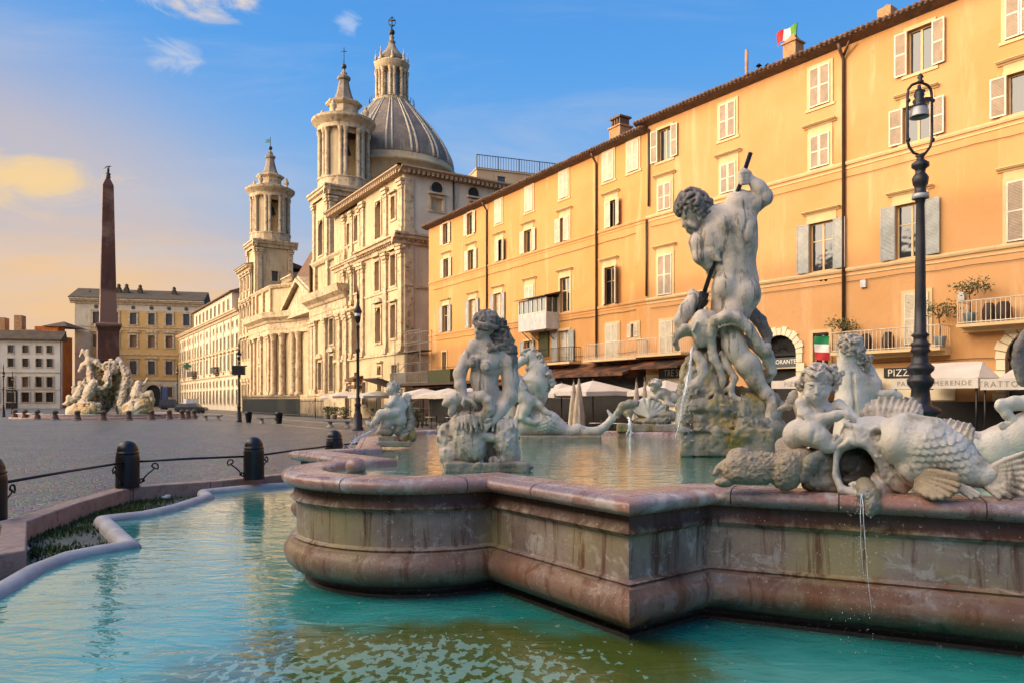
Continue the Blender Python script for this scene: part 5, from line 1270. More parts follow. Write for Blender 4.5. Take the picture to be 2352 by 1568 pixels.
    def build(s,name,mt,parent,Y0,label=None,smooth=1):
        V,Fc=s.mesh(); sc=Y0/F
        for _ in range(smooth):       # light smoothing removes the voxel terracing
            acc=np.zeros_like(V); cn=np.zeros(len(V))
            for a,b in ((0,1),(1,2),(2,3),(3,0)):
                np.add.at(acc,Fc[:,a],V[Fc[:,b]]); np.add.at(cn,Fc[:,a],1); np.add.at(acc,Fc[:,b],V[Fc[:,a]]); np.add.at(cn,Fc[:,b],1)
            V=V*.5+.5*acc/np.maximum(cn,1)[:,None]
        Yw=Y0+V[:,2]*sc; X=(V[:,0]-UC)/F*Yw; Z=H-(V[:,1]-VH)/F*Yw
        o0=wloc(parent) if parent else Vector((0,0,0))
        co=np.stack([X-o0.x,Yw-o0.y,Z-o0.z],1).astype(np.float32)
        me=bpy.data.meshes.new(name); me.vertices.add(len(co)); me.vertices.foreach_set('co',co.ravel())
        Fr=Fc[:,::-1]
        me.loops.add(len(Fr)*4); me.loops.foreach_set('vertex_index',Fr.ravel().astype(np.int32)); me.polygons.add(len(Fr))
        me.polygons.foreach_set('loop_start',np.arange(0,len(Fr)*4,4,dtype=np.int32)); me.polygons.foreach_set('use_smooth',np.ones(len(Fr),bool))
        me.update(calc_edges=True); me.validate(); me.materials.append(mt)
        o=bpy.data.objects.new(name,me); COL.objects.link(o)
        if parent: o.parent=parent
        if label: o['label']=label
        return o
def foot_loc(u,Y,z): return ((u-UC)/F*Y,Y,z)
def neptune():
    Y0=12.0; t=thing('sea_god_statue','marble nude sea god seen from behind, arm raised with a trident over an octopus','statue',foot_loc(1670,Y0,1.03))
    s=SDF(2.3)
    # trunk
    s.ell((1672,538,-2),(56,64,40),10,rot=-12); s.ell((1690,500,0),(52,36,36),14,rot=-22); s.ell((1700,560,-4),(42,60,36),14,rot=4)
    s.ell((1688,610,0),(48,40,36),16); s.ell((1694,645,0),(50,42,38),16)
    s.ell((1716,672,-14),(32,36,32),8); s.ell((1668,655,-18),(30,30,28),6)            # buttocks
    s.ell((1640,550,-20),(26,40,22),10,rot=-25); s.ell((1718,530,-20),(22,44,20),12,rot=8)   # shoulder-blade and flank muscle
    s.ell((1664,518,-34),(20,24,12),8,rot=-20); s.ell((1700,510,-30),(20,26,12),8,rot=15)
    s.ell((1612,560,0),(28,34,28),8); s.ell((1634,528,5),(30,26,28),10)
    s.chain([(1682,500,-46,4.5),(1690,540,-47,4.5),(1696,590,-44,4.5),(1694,630,-42,5),(1692,655,-46,4.5)],9,1)  # spine furrow
    s.cap((1700,660,-50,3),(1690,690,-44,5),7,1); s.cap((1642,585,-34,2.5),(1625,610,-26,2.5),5,1)
    s.cap((1655,565,-42,2),(1640,540,-40,2),5,1); s.cap((1716,560,-36,2),(1724,600,-30,2),5,1)
    for i in range(4): s.cap((1618+i*7,585+i*6-8,-24,5),(1640+i*5,575+i*8,-33,4),6)     # ribs and serratus
    s.cap((1640,618,-20,2),(1672,590,-38,2),5,1)
    s.chain([(1650,520,-44,2.5),(1662,548,-47,2.5),(1652,572,-44,2)],4,1); s.chain([(1716,508,-38,2.2),(1708,540,-42,2.5),(1716,572,-38,2)],4,1); s.cap((1666,590,-44,2),(1650,606,-36,2),4,1); s.ell((1672,632,-42),(5,4,5),4,mode=1); s.ell((1712,632,-42),(5,4,5),4,mode=1); s.cap((1650,676,-48,2.5),(1684,682,-50,2.5),4,1); s.cap((1700,704,-44,2.5),(1732,702,-36,2.5),4,1)
    # right arm raised, elbow out, fist at the shaft
    s.ell((1700,463,-2),(34,26,28),12); s.chain([(1702,462,0,25),(1732,466,2,21),(1756,455,0,19)],10)
    s.ell((1728,474,-6),(22,14,17),8,rot=-10)
    s.chain([(1757,450,0,19),(1741,428,-2,16.5),(1724,412,-4,11)],7); s.ell((1748,436,-6),(15,17,14),6)
    # left arm across, hand low on the shaft
    s.chain([(1606,556,-4,24),(1612,588,-10,20),(1627,607,-8,15)],9); s.chain([(1627,607,-6,14),(1634,622,20,12),(1640,632,44,10)],6)
    # neck and head
    s.chain([(1652,496,2,27),(1622,492,0,22),(1606,486,0,20)],12)
    s.ell((1592,480,-2),(32,33,31),6); s.ell((1586,505,-2),(21,24,20),8,rot=18)
    s.cap((1579,498,-6,6),(1571,516,-6,5.2),4); s.ell((1571,519,-6),(5,4,6),3)        # nose
    s.ell((1585,531,-4),(9,7,9),5); s.cap((1577,524,-10,3),(1580,525,4,3),3); s.cap((1577,528,-9,2.6),(1580,529,3,2.6),2)
    s.ell((1578,503,-19),(6,5,5),2.5,mode=1); s.cap((1572,496,-14,4.5),(1588,498,-22,4),3); s.ell((1580,504,-17),(4,3.5,4),1.5)
    s.cap((1584,515,-21,5),(1595,520,-20,6),5); s.ell((1607,500,-29),(5,8,4),2); s.ell((1607,500,-33),(2.5,4.5,3),2,mode=1)
    # legs
    s.chain([(1672,670,4,40),(1668,712,8,33),(1664,760,20,27),(1660,820,34,22),(1652,880,46,16)],12)
    s.chain([(1706,682,-2,38),(1688,722,-14,31),(1677,752,-22,28),(1686,792,-28,27),(1692,808,-30,24)],12)
    s.ell((1690,800,-30),(24,20,22),8)
    s.chain([(1692,806,-30,24),(1716,838,-32,26),(1735,872,-34,20),(1762,906,-38,14.5),(1777,924,-40,14)],10); s.ell((1724,838,-36),(25,32,21),8,rot=-34)
    s.chain([(1779,926,-40,14),(1797,931,-38,11)],6); s.cap((1779,926,-40,14),(1773,952,-46,17),8); s.cap((1773,950,-46,17),(1762,972,-54,13),8)
    for i,(u,v,d) in enumerate(((1740,984,-46),(1749,988,-52),(1757,990,-58),(1765,990,-63),(1775,988,-66))):
        s.chain([(1762+i*2,968,-50-i*3,6.5),((u+1765)/2,978,d+2,5.2),(u,v,d-3,4.6)],3)
    s.cap((1757,920,-46,2),(1774,905,-52,2),4,1); s.ell((1785,918,-50),(5,5,4),4)
    # fist: palm and separate fingers round the shaft
    s.ell((1718,408,-4),(10,13,11),5); 
    for i in range(4):
        v=396+i*8.2; s.chain([(1717,v,-15,5),(1706,v+1,-19,4.7),(1699,v+3,-12,4.3),(1700,v+4,-3,4)],1.6)
    s.chain([(1722,398,-8,5.5),(1712,390,-14,4.6),(1702,391,-14,4)],2)
    body=s.build('body',M['statue'],t,Y0)
    h=SDF(2.1); h.ell((1594,472,-2),(35,32,33),3); h.ell((1612,482,0),(22,24,26),6)
    h.curls((1594,470,-2),(37,34,36),150,7.2,3,1.6,lambda v: v.y<.45 and not(v.x<-.55 and v.y>.25)); h.curls((1616,486,-4),(16,20,26),40,6,5,1.6,lambda v: v.x>-.3)
    h.ell((1562,480,-2),(13,14,16),3); h.curls((1562,481,-2),(14,15,17),34,5.5,9,1.6,lambda v:v.x<.6); h.curls((1590,530,-2),(9,8,10),16,3.2,4,1.2,lambda v:v.y>-.2)
    h.bump((1594,474,-2),70,1.6,.16,5); h.build('hair',M['statue_dark'],t,Y0)
    # octopus
    o=SDF(2.4); o.ell((1612,748,-26),(27,38,26),8,rot=8); o.ell((1612,775,-26),(19,24,20),8); o.ell((1632,728,-22),(18,16,20),8)
    o.chain([(1594,752,-28,10),(1573,755,-28,9.5),(1557,766,-28,9),(1551,785,-26,7),(1556,800,-24,6)],5); o.chain([(1594,765,-14,9),(1570,764,-8,9),(1554,776,-8,8)],6)
    o.ell((1573,784,-22),(16,15,15),4,mode=1)
    o.cap((1611,752,-52,3),(1608,790,-47,3),4,1); o.cap((1600,742,-54,4),(1592,760,-50,4),4)
    o.ell((1625,737,-44),(9.5,9.5,7),2); o.ell((1625,737,-52),(8,8,4),1.2,mode=1); o.ell((1625,737,-48),(4.6,4.6,4.5),1)
    o.chain([(1633,790,-30,12),(1634,765,-40,12.5),(1644,737,-52,13.5),(1668,725,-60,14),(1695,731,-58,14),(1720,754,-52,13),(1742,788,-44,11),(1760,803,-40,11),(1770,812,-34,8)],4)
    for i in range(9):
        a=i/8; u=1652+a*60; v=748-math.sin(a*3.1)*11+a*8; o.ell((u,v+4,-62),(4.2,4.2,4),1.5)
    o.chain([(1636,800,-30,12),(1640,822,-34,11),(1652,845,-34,9),(1660,872,-32,9),(1650,902,-30,9),(1634,925,-26,10)],4)
    o.chain([(1660,812,-30,9),(1672,842,-34,8.5),(1688,868,-38,8),(1678,892,-40,8),(1682,912,-42,8.5),(1704,922,-44,9),(1730,932,-46,9.5),(1752,950,-46,11)],4)
    o.chain([(1600,815,-24,11),(1613,835,-30,13),(1614,858,-32,14),(1604,880,-34,14),(1588,886,-32,13),(1581,872,-30,10),(1588,856,-30,8),(1594,848,-34,7)],4)
    o.chain([(1610,690,10,18),(1596,690,-4,19),(1578,712,-8,19),(1564,736,-6,16),(1566,752,-2,12)],6); o.chain([(1598,688,-4,15),(1590,672,0,9)],6)
    o.chain([(1720,780,-10,14),(1745,800,-14,14),(1766,826,-12,14),(1772,852,-8,12),(1764,870,0,10)],5); o.chain([(1764,795,-22,9),(1756,812,-28,9),(1740,800,-36,8)],4)
    o.bump((1620,780,-20),(120,140,90),1.3,.09,8)
    oc=o.build('octopus',M['statue'],t,Y0)
    d=SDF(2.4); d.chain([(1706,700,26,14),(1724,716,24,15),(1746,738,20,15),(1761,768,12,13),(1762,792,4,9)],5); d.bump((1740,745,15),80,2.6,.22,11); d.build('sea_serpent_tail',M['statue_dark'],t,Y0)
    # rock
    r=SDF(3.0)
    r.chain([(1625,790,20,34),(1622,850,14,48),(1622,900,8,62),(1626,950,0,80)],18); r.ell((1690,950,10),(100,66,90),22); r.ell((1600,945,-6),(54,60,60),14); r.ell((1680,985,0),(118,44,100),14)
    r.ell((1762,985,-30),(52,30,50),12); r.ell((1580,870,0),(24,60,30),10,rot=10); r.ell((1572,960,-28),(26,52,30),6); r.ell((1740,930,30),(60,50,60),14)
    r.box((1670,1015,-8),(104,28,88),6,6); r.cap((1560,996,-95,3),(1790,996,-110,3),3,1)
    r.ell((1690,880,-34),(24,36,14),8,mode=1); r.ell((1640,925,-60),(12,20,12),6,mode=1)
    r.bump((1660,930,0),(240,220,200),9,.028,21,True); r.bump((1660,930,0),(240,220,200),3.6,.085,31,True); r.bump((1690,960,-80),(60,40,60),4.5,.2,5)
    r.bump((1600,990,-60),(90,60,60),2.5,.2,6)
    r.build('rock',M['rock'],t,Y0)
    # trident
    m=MB(); A=P(1724,352,Y0-.09); B=P(1606,707,Y0-.12); m.tube([A,B],.036,8); 
    tri=m.build('trident',M['iron'],t)
    m=MB(); Dv=(B-A).normalized(); a=B-Dv*.25; m.tube([a,a+Dv*.45],[.09,.03],6); m.tube([a+Dv*.1,a+Dv*.42],[.11,.02],4,False)
    m.build('prongs',M['iron'],tri)
neptune()

def siren():
    Y0=9.1; t=thing('nymph_statue','marble nude sea nymph with long curls and twin fish tails, looking down','statue',foot_loc(1115,Y0,1.1))
    s=SDF(1.9)
    s.ell((1120,826,0),(40,38,26),10,rot=12); s.ell((1112,868,0),(33,38,24),14); s.ell((1120,915,2),(35,34,27),14); s.ell((1116,890,-10),(24,26,18),10)
    s.ell((1089,832,-19),(14.5,15,14),5); s.ell((1117,842,-24),(15.5,15.5,14),5); s.ell((1087,835,-33),(2.6,2.6,2.4),2); s.ell((1116,846,-38),(2.6,2.6,2.4),2)
    s.ell((1112,899,-27),(2.2,3,3),2,mode=1); s.cap((1110,858,-26,1.5),(1112,890,-26,1.5),4,1)
    s.chain([(1120,806,0,17),(1115,785,-1,13),(1112,768,-2,13)],10)
    s.cap((1095,796,-4,14),(1150,812,0,18),10); s.cap((1098,806,-18,2.4),(1118,814,-22,2.4),4)
    # head, face turned down to the left
    s.ell((1115,745,-2),(26,27,26),5); s.ell((1106,758,-6),(17,20,17),7,rot=22); s.cap((1098,752,-18,3.4),(1094,762,-22,3),3); s.ell((1094,763,-22),(3.6,3,3.4),2)
    s.ell((1098,774,-12),(7,5.5,7),4); s.cap((1094,769,-19,2),(1101,771,-19,2),1.5); s.ell((1093,754,-15),(4,3,4),2,mode=1); s.ell((1107,755,-23),(5,3,4),2,mode=1); s.ell((1107,756,-20),(3.6,2.6,3.2),1)
    # arms
    s.ell((1092,795,-2),(15,17,15),7); s.chain([(1090,795,-2,15),(1070,826,-6,14),(1056,858,-12,15)],6); s.chain([(1056,858,-12,14.5),(1057,885,-24,13),(1066,910,-32,9)],6)
    s.ell((1070,915,-34),(10,7,8),4)
    for i in range(4): s.chain([(1074+i*3,916+i*1.5,-40,4.2),(1085+i*2,921+i*3,-44,3.6),(1091+i*1.5,928+i*3.2,-40,3.1)],1.2)
    s.chain([(1066,916,-40,4),(1062,925,-44,3.4),(1066,932,-44,3)],1.5)
    s.ell((1166,828,2),(22,22,20),8); s.chain([(1168,832,2,20),(1173,872,0,19),(1171,912,-8,17.5)],8); s.chain([(1171,912,-8,17),(1152,940,-22,14),(1134,963,-32,10)],7)
    s.ell((1128,970,-35),(12,9,8),4,rot=-20)
    for i in range(4): s.chain([(1126-i*2,972+i*3,-40,4.4),(1116-i*1,978+i*4,-42,3.8),(1110+i*1,988+i*3,-40,3.2)],1.2)
    s.chain([(1132,962,-40,4.4),(1120,962,-44,3.8),(1112,967,-44,3.2)],1.5)
    s.ell((1122,945,4),(32,28,26),12)
    s.build('body',M['statue'],t,Y0)
    h=SDF(1.9); h.ell((1116,737,2),(29,24,28),3,rot=10); h.curls((1116,738,2),(30,25,29),90,5.2,2,1.5,lambda v: v.y<.15 and not (v.x<-.2 and v.y>.0 and v.z<0),.06)
    for (u,v,d,r) in ((1148,745,4,15),(1154,765,2,17),(1161,785,0,19),(1172,803,0,16),(1181,822,4,8),(1143,775,-2,14),(1146,797,-10,12)):
        h.ell((u,v,d),r*.85,4); h.curls((u,v,d),r*.95,22,r*.33,int(u),1.3)
    h.chain([(1090,738,-12,4.5),(1103,748,-24,5),(1122,748,-26,5.5),(1140,752,-20,6)],2); h.chain([(1088,742,-14,3.5),(1100,753,-25,4),(1120,757,-26,4.5)],1.5)
    h.chain([(1122,790,-24,5),(1130,800,-26,4.5),(1138,803,-25,4),(1142,796,-25,4)],2); h.ell((1124,805,-24),(6,6,4),3)
    h.build('hair',M['statue_dark'],t,Y0)
    f=SDF(2.1)
    f.chain([(1019,927,-30,5),(1032,920,-30,14),(1048,914,-28,15),(1076,916,-22,16),(1092,911,-26,14),(1108,909,-34,13),(1121,921,-38,12.5),(1124,940,-38,13),(1110,957,-34,14),(1086,962,-26,16)],5)
    f.ell((1036,915,-44),(4,4,3),1.2); f.cap((1022,930,-38,2),(1040,934,-42,2),2,1); f.chain([(1040,934,-32,10),(1036,948,-30,8)],4)
    f.ell((1074,1005,-16),(36,64,38),10,rot=-6); f.ell((1092,1020,-20),(26,44,34),8); f.ell((1024,1004,0),(20,34,24),6); f.ell((1033,1042,-4),(26,30,28),8); f.ell((1052,985,-4),(24,36,26),8)
    f.ell((1160,1006,-14),(29,48,32),8,rot=-4); f.ell((1172,1040,-10),(24,32,28),8,rot=-20); f.ell((1140,1058,-26),(20,12,16),5); f.cap((1100,1000,-36,11),(1132,1004,-34,11),4)
    f.chain([(1108,1062,-30,5),(1090,1070,-36,6)],4); f.ell((1120,1010,20),(40,60,24),10)
    rnd=random.Random(4)
    for c,rr,n in (((1074,1000,-16),(36,60,38),46),((1160,1005,-14),(29,46,32),34),((1024,1004,0),(21,34,24),20),((1033,1042,-4),(26,30,28),16)):
        for i in range(n):
            y=-0.9+1.7*i/n; th=i*2.39996; q=math.sqrt(max(0,1-y*y)); v=(q*math.cos(th),y,q*math.sin(th))
            if v[2]>.3: continue
            p=(c[0]+v[0]*rr[0],c[1]+v[1]*rr[1],c[2]+v[2]*rr[2]); f.cap((p[0],p[1]-5,p[2],4.5),(p[0]+rnd.uniform(-2,2),p[1]+6,p[2]-1.2,1.8),1.3)
    for i in range(9): a=i/8; f.chain([(1046+a*64,962+math.sin(a*3)*-6,-34-12*math.sin(a*3),6),(1044+a*70+rnd.uniform(-4,4),984+rnd.uniform(-4,6),-46-12*math.sin(a*3),3)],1.5)
    for i in range(6): a=i/5; f.chain([(1134+a*50,966,-30,6),(1132+a*56,984+rnd.uniform(-4,6),-42,3)],1.5)
    f.scales((1074,1030,-16),(44,50,60),2.6,13,9,78); f.scales((1165,1025,-14),(36,44,60),2.6,12,8,80); f.bump((1100,1010,-10),(120,110,90),2.0,.12,14); f.build('fish_tails',M['statue'],t,Y0)
    r=SDF(2.6); r.box((1118,1074,0),(92,9,50),5,4); r.ell((1180,1066,-10),(48,12,34),6,rot=8); r.ell((1060,1066,-10),(44,14,34),6); r.bump((1118,1070,0),(130,60,90),4,.06,3,True)
    r.build('rock',M['rock'],t,Y0)
siren()

def seahorse():
    Y0=15.8; t=thing('sea_horse_statue','marble sea horse with a curled mane and fish tail, a child clinging to its chest','statue',foot_loc(1250,Y0,1.03))
    s=SDF(1.6)
    s.chain([(1222,824,0,15),(1234,850,0,21),(1230,878,-2,29),(1232,905,0,27)],8); s.ell((1220,885,-6),(28,27,24),8)
    s.chain([(1216,815,-2,14),(1200,827,-8,10),(1187,838,-12,8),(1180,842,-13,6.5)],5); s.ell((1206,818,-13),(3,3,2.5),1.5,mode=1); s.cap((1214,806,-4,3),(1217,798,-2,1.5),2); s.cap((1224,806,2,3),(1228,799,3,1.5),2)
    s.cap((1178,845,-18,1.2),(1190,845,-20,1.2),1.5,1); s.chain([(1224,838,-12,7),(1210,846,-12,5)],4)
    s.ell((1250,972,0),(40,31,34),8); s.ell((1214,968,2),(30,38,30),8); s.ell((1168,955,6),(20,34,22),8); s.ell((1190,985,4),(30,24,30),8)
    s.chain([(1282,982,0,22),(1304,992,0,14),(1326,986,0,14),(1345,992,0,12.5),(1372,990,0,11),(1390,978,0,9),(1402,964,0,7.5),(1405,956,0,5),(1396,942,0,3)],4)
    s.chain([(1400,968,0,6),(1410,960,0,5),(1413,946,0,3)],3)
    s.scales((1250,972,-12),(50,42,50),4.0,10,8,10)
    rnd=random.Random(3)
    for i in range(0):
        a=rnd.uniform(1236,1288); v=rnd.uniform(952,996); dz=-math.sqrt(max(0,1-((a-1250)/40)**2-((v-972)/31)**2))*34
        if dz>-6: continue
        s.cap((a,v,dz,2.6),(a+3,v+1,dz-.6,1.2),.9)
    s.chain([(1196,935,-14,9),(1188,960,-20,7),(1180,985,-18,5),(1192,1000,-20,5)],4)
    s.build('horse_body',M['statue_light'],t,Y0)
    h=SDF(1.6)
    for (u,v,r) in ((1214,806,7),(1224,804,7),(1206,806,5),(1238,818,9),(1243,830,9),(1249,843,10),(1258,860,11),(1266,878,11),(1254,892,10),(1250,908,9),(1245,855,9),(1262,872,8),(1247,922,7)):
        h.ell((u,v,0),(r*.8,r,r*1.3),3); h.curls((u,v,0),(r*.9,r,r*1.4),14,r*.36,int(u),1.1)
    h.chain([(1214,802,-8,3),(1204,804,-12,3),(1196,812,-12,2.6),(1200,818,-12,2)],1.5)
    h.build('mane',M['statue'],t,Y0)
    p=SDF(1.6)
    p.chain([(1185,868,-22,13),(1190,890,-26,14),(1203,912,-28,15),(1213,920,-28,15)],8); p.ell((1174,850,-22),(11,12,11),3)
    p.chain([(1213,922,-30,14),(1206,942,-34,11.5),(1200,957,-36,8.5)],6); p.chain([(1200,958,-36,8),(1216,966,-36,6.5),(1228,970,-36,5),(1234,968,-38,4)],4)
    p.chain([(1224,918,-22,12),(1240,930,-26,8),(1254,945,-28,6),(1262,950,-30,4)],5); p.chain([(1180,872,-30,8),(1164,890,-30,6),(1170,905,-32,5)],4)
    p.chain([(1196,880,-30,7),(1206,892,-34,5.5)],4); p.build('child',M['statue_light'],t,Y0)
    r=SDF(2.2); r.box((1288,1010,0),(90,8,34),3,3); r.bump((1288,1010,0),(110,30,50),1.5,.12,3); r.build('plinth',M['rock'],t,Y0)
seahorse()

def left_putto():
    Y0=13.1; t=thing('child_and_dolphin_statue','small marble winged child wrestling a dolphin, on the far left corner of the basin rim','statue',foot_loc(890,Y0,1.12))
    s=SDF(1.1)
    s.ell((901,890,0),(12.5,13,12),3); s.ell((894,895,-4),(8,8,8),4); s.ell((887,894,-6),(2.6,2.4,2.4),1.4); s.cap((888,900,-9,1.2),(893,901,-10,1.2),1,1)
    s.cap((905,902,0,7),(910,914,0,9),5); s.ell((913,938,0),(18,23,14),6); s.ell((916,962,0),(18,18,15),8); s.ell((905,925,-4),(14,13,13),6)
    s.chain([(906,914,-8,7.5),(900,924,-14,6.5),(891,930,-18,5),(884,927,-18,3.8)],4); s.chain([(923,916,0,7),(930,932,2,6),(924,946,-2,5)],4)
    s.chain([(910,946,-8,13),(892,948,-14,12),(875,950,-16,11)],5); s.chain([(875,950,-16,10),(864,964,-18,7.5),(854,976,-18,6)],5); s.chain([(853,977,-18,6),(846,972,-20,4.5),(842,967,-20,3)],3)
    s.chain([(900,962,0,12),(888,970,-4,13),(878,985,0,8),(868,992,2,6)],6)
    s.build('child',M['statue_light'],t,Y0)
    h=SDF(1.1); h.ell((903,886,1),(12.5,11,12.5),2); h.curls((903,887,1),(13,12,13),60,2.7,2,.8,lambda v:v.y<.35 and not(v.x<-.3 and v.y>-.2 and v.z<.2)); h.curls((917,900,2),(7,12,7),26,2.6,8,.8); h.cap((897,879,-4,2.5),(900,873,-4,1.6),1)
    h.build('hair',M['statue'],t,Y0)
    w=SDF(1.1); w.ell((935,915,8),(9,14,5),2,rot=12); w.ell((938,928,8),(6,7,4),2); w.bump((935,918,8),20,1,.3,5); w.build('wing',M['statue'],t,Y0)
    d=SDF(1.2); d.ell((888,991,-4),(18,11,14),4); d.ell((915,987,0),(13,13,12),4); d.box((889,1011,0),(18,8,14),2,2); d.chain([(926,1004,2,12),(940,985,6,11),(944,960,8,8),(940,940,8,6),(944,926,8,4)],4); d.ell((948,1000,4),(10,14,10),3)
    d.cap((872,1008,-4,3),(866,1018,-6,3),2); d.box((905,1019,0),(36,4,22),2,2); d.bump((920,990,0),(50,40,30),1.5,.2,4); d.bump((940,980,4),(20,40,20),2,.3,6)
    d.build('dolphin',M['rock'],t,Y0)
left_putto()

def shell_group():
    Y0=18.6; t=thing('scallop_shell_statue','marble group of a child leaning over a ribbed scallop shell on the far basin rim','statue',foot_loc(1488,Y0,1.1))
    s=SDF(1.4)
    for i in range(9):
        a=R(-158+i*17); s.cap((1490,957,-16,3.5),(1490+44*math.cos(a),955+44*math.sin(a)*(.86),-6+abs(i-4)*1.2,5.6),2.0)
    s.ell((1489,938,2),(34,26,12),4); s.build('shell',M['statue_light'],t,Y0)
    c=SDF(1.4); c.ell((1504,886,0),(11,12,11),3); c.ell((1500,893,-6),(7,7,6),3); c.chain([(1508,898,4,9),(1524,904,6,13),(1544,914,8,14)],6); c.chain([(1515,903,-4,7),(1506,914,-8,5),(1496,912,-10,4)],4); c.chain([(1532,912,0,8),(1532,926,-6,6),(1546,930,-8,5)],4); c.build('child',M['statue'],t,Y0)
    h=SDF(1.4); h.curls((1505,880,0),(14,10,13),50,3.4,3,1,lambda v:v.y<.5); h.ell((1505,881,0),(12,9,12),2); h.build('hair',M['statue'],t,Y0)
    d=SDF(1.5); d.chain([(1462,926,-4,9),(1446,926,-6,9.5),(1430,932,-6,9.5),(1422,944,-6,8),(1420,956,-4,5)],4); d.ell((1444,948,-8),(13,10,10),4); d.chain([(1444,950,-12,8),(1446,960,-16,5)],4); d.ell((1446,963,-18),(3,3,3),1,mode=1)
    d.ell((1496,966,0),(46,12,26),5); d.ell((1530,955,4),(30,16,22),5); d.chain([(1530,935,-4,8),(1522,955,-8,6),(1504,968,-12,5)],4); d.box((1490,982,0),(72,7,30),2,3); d.bump((1490,960,0),(90,40,50),2.5,.1,3,True)
    d.build('dolphin_and_rock',M['rock'],t,Y0)
shell_group()
M['wet_dark']=stone('wet_dark_stone',(.05,.042,.03),(.03,.026,.018),6,.4,.4,20,c3=(.06,.07,.02),sc3=5)
def cherub_fish():
    Y0=6.35; t=thing('cherub_and_fish_statue','marble cherub with curly hair gripping a big gaping scaly fish on the near rim','statue',foot_loc(1960,Y0,1.12))
    def D(u): return -0.40*(u-1960)
    # cherub
    s=SDF(2.3); q=20
    s.ell((1877,891,q),(31,36,31),4,rot=-4); s.ell((1874,910,q-10),(25,22,22),8); s.ell((1858,908,q-20),(9,9,8),5); s.ell((1894,905,q-20),(9.5,9,8),5)
    s.ell((1876,926,q-18),(8.5,7,8),5); s.cap((1876,889,q-31,3.2),(1877,901,q-36,4.4),3); s.ell((1877,902.5,q-36),(5.4,3.4,4),2)
    s.ell((1862,890,q-32),(7,4.2,6),2.5,mode=1); s.ell((1891,886,q-33),(7,4.2,6),2.5,mode=1); s.ell((1862.5,890.5,q-25.5),(4.8,3.4,4),1); s.ell((1891,887,q-26.5),(4.8,3.4,4),1)
    s.cap((1854,881,q-28,2.2),(1868,882,q-31,1.6),2.5); s.cap((1884,879,q-31,1.6),(1900,877,q-27,2.2),2.5)
    s.cap((1870,911,q-32,2.4),(1884,909.5,q-32,2.4),1.5); s.cap((1872,915.5,q-31,2.6),(1882,914,q-31,2.6),1.5); s.cap((1870,913.4,q-36,1.3),(1884,912,q-36,1.3),1.0,1)
    s.ell((1846,900,q+0),(4,7,6),2); s.ell((1909,890,q+0),(4,7,6),2)
    s.cap((1880,918,q+8,15),(1884,940,q+8,20),8); s.ell((1884,950,q+4),(40,32,26),10); s.ell((1868,975,q+6),(38,34,28),12)
    s.ell((1843,925,q),(17,15,16),7); s.chain([(1843,926,q-2,16),(1848,952,q-14,16),(1861,964,q-22,16)],6); s.chain([(1861,964,q-22,15.5),(1890,962,q-34,14),(1920,954,q-44,12.5),(1934,950,q-48,10)],6)
    s.ell((1856,952,q-24),(12,14,11),6); s.cap((1923,944,q-48,1.5),(1926,964,q-48,1.5),3,1)
    s.ell((1926,930,q+2),(15,15,14),7); s.chain([(1928,932,q-2,14),(1948,946,q-20,12),(1966,962,q-34,10)],6)
    # hands gripping the lip
    for hx,hy,hd,sg in ((1943,950,q-50,1),(1970,968,q-38,-1)):
        s.ell((hx,hy,hd),(10,9,8),4)
        for i in range(4): s.chain([(hx+3+i*4.2,hy-4+i*3.4,hd-6,4),(hx+7+i*4.4,hy+2+i*3.4,hd-9,3.6),(hx+6+i*4.2,hy+9+i*3.2,hd-7,3.1)],1.0)
        s.chain([(hx-2,hy+4,hd-6,4),(hx+2,hy+11,hd-8,3.3)],1.2)
    s.ell((1832,998,q),(35,35,30),8); s.chain([(1842,992,q-10,31),(1868,996,q-30,28),(1884,1006,q-38,26)],10)
    s.ell((1893,1012,q-44),(20,24,18),8,rot=-35); s.chain([(1898,1024,q-44,17),(1912,1026,q-46,13),(1928,1010,q-48,10)],7); s.chain([(1926,1012,q-48,9.5),(1938,1002,q-48,8)],4)
    for i in range(5): s.ell((1944+i*1.5,997+i*3.2,q-50+i),(5-.4*i,3.4,4),1)
    s.cap((1872,985,q-62,2.5),(1862,1028,q-56,2.5),5,1); s.cap((1838,958,q-28,2),(1860,972,q-34,2),3,1)
    s.build('cherub',M['statue_light'],t,Y0)
    h=SDF(2.1); h.ell((1880,868,q+4),(36,27,34),3)
    h.curls((1881,870,q+3),(39,32,36),110,6.6,6,1.5,lambda v: v.y<.32 and not(v.z<-.3 and v.y>-.18)); 
    for (u,v,d,r) in ((1838,890,8,9),(1835,878,6,9),(1922,872,0,12),(1934,856,0,7),(1914,848,0,11),(1916,890,6,9),(1889,843,-4,9),(1852,856,-6,9),(1868,868,-12,8),(1886,866,-14,8),(1902,866,-10,8)): h.curls((u,v,q+d),r,12,r*.42,int(u),1.4); h.ell((u,v,q+d),r*.7,3)
    h.build('hair',M['statue'],t,Y0)
    w=SDF(2.2); w.ell((1820,914,34),(13,21,9),4,rot=20); w.ell((1812,928,34),(10,14,8),4); w.chain([(1790,940,40,6),(1812,930,36,9)],4); w.bump((1818,918,34),26,3.4,.22,4,True); w.chain([(1826,932,30,6),(1834,948,26,8)],3); w.build('wing',M['statue'],t,Y0)
    # fish
    f=SDF(2.6); 
    f.ell((2030,1010,0),(72,62,60),12,rot=8); f.ell((2060,1050,-8),(60,74,52),14); f.ell((1985,1010,-10),(58,52,50),14,rot=20)
    f.chain([(2085,1012,D(2085),66),(2140,1020,D(2140),60),(2190,1046,D(2190),48),(2232,1080,D(2232),36),(2268,1094,D(2268),25),(2286,1090,D(2286),20)],14)
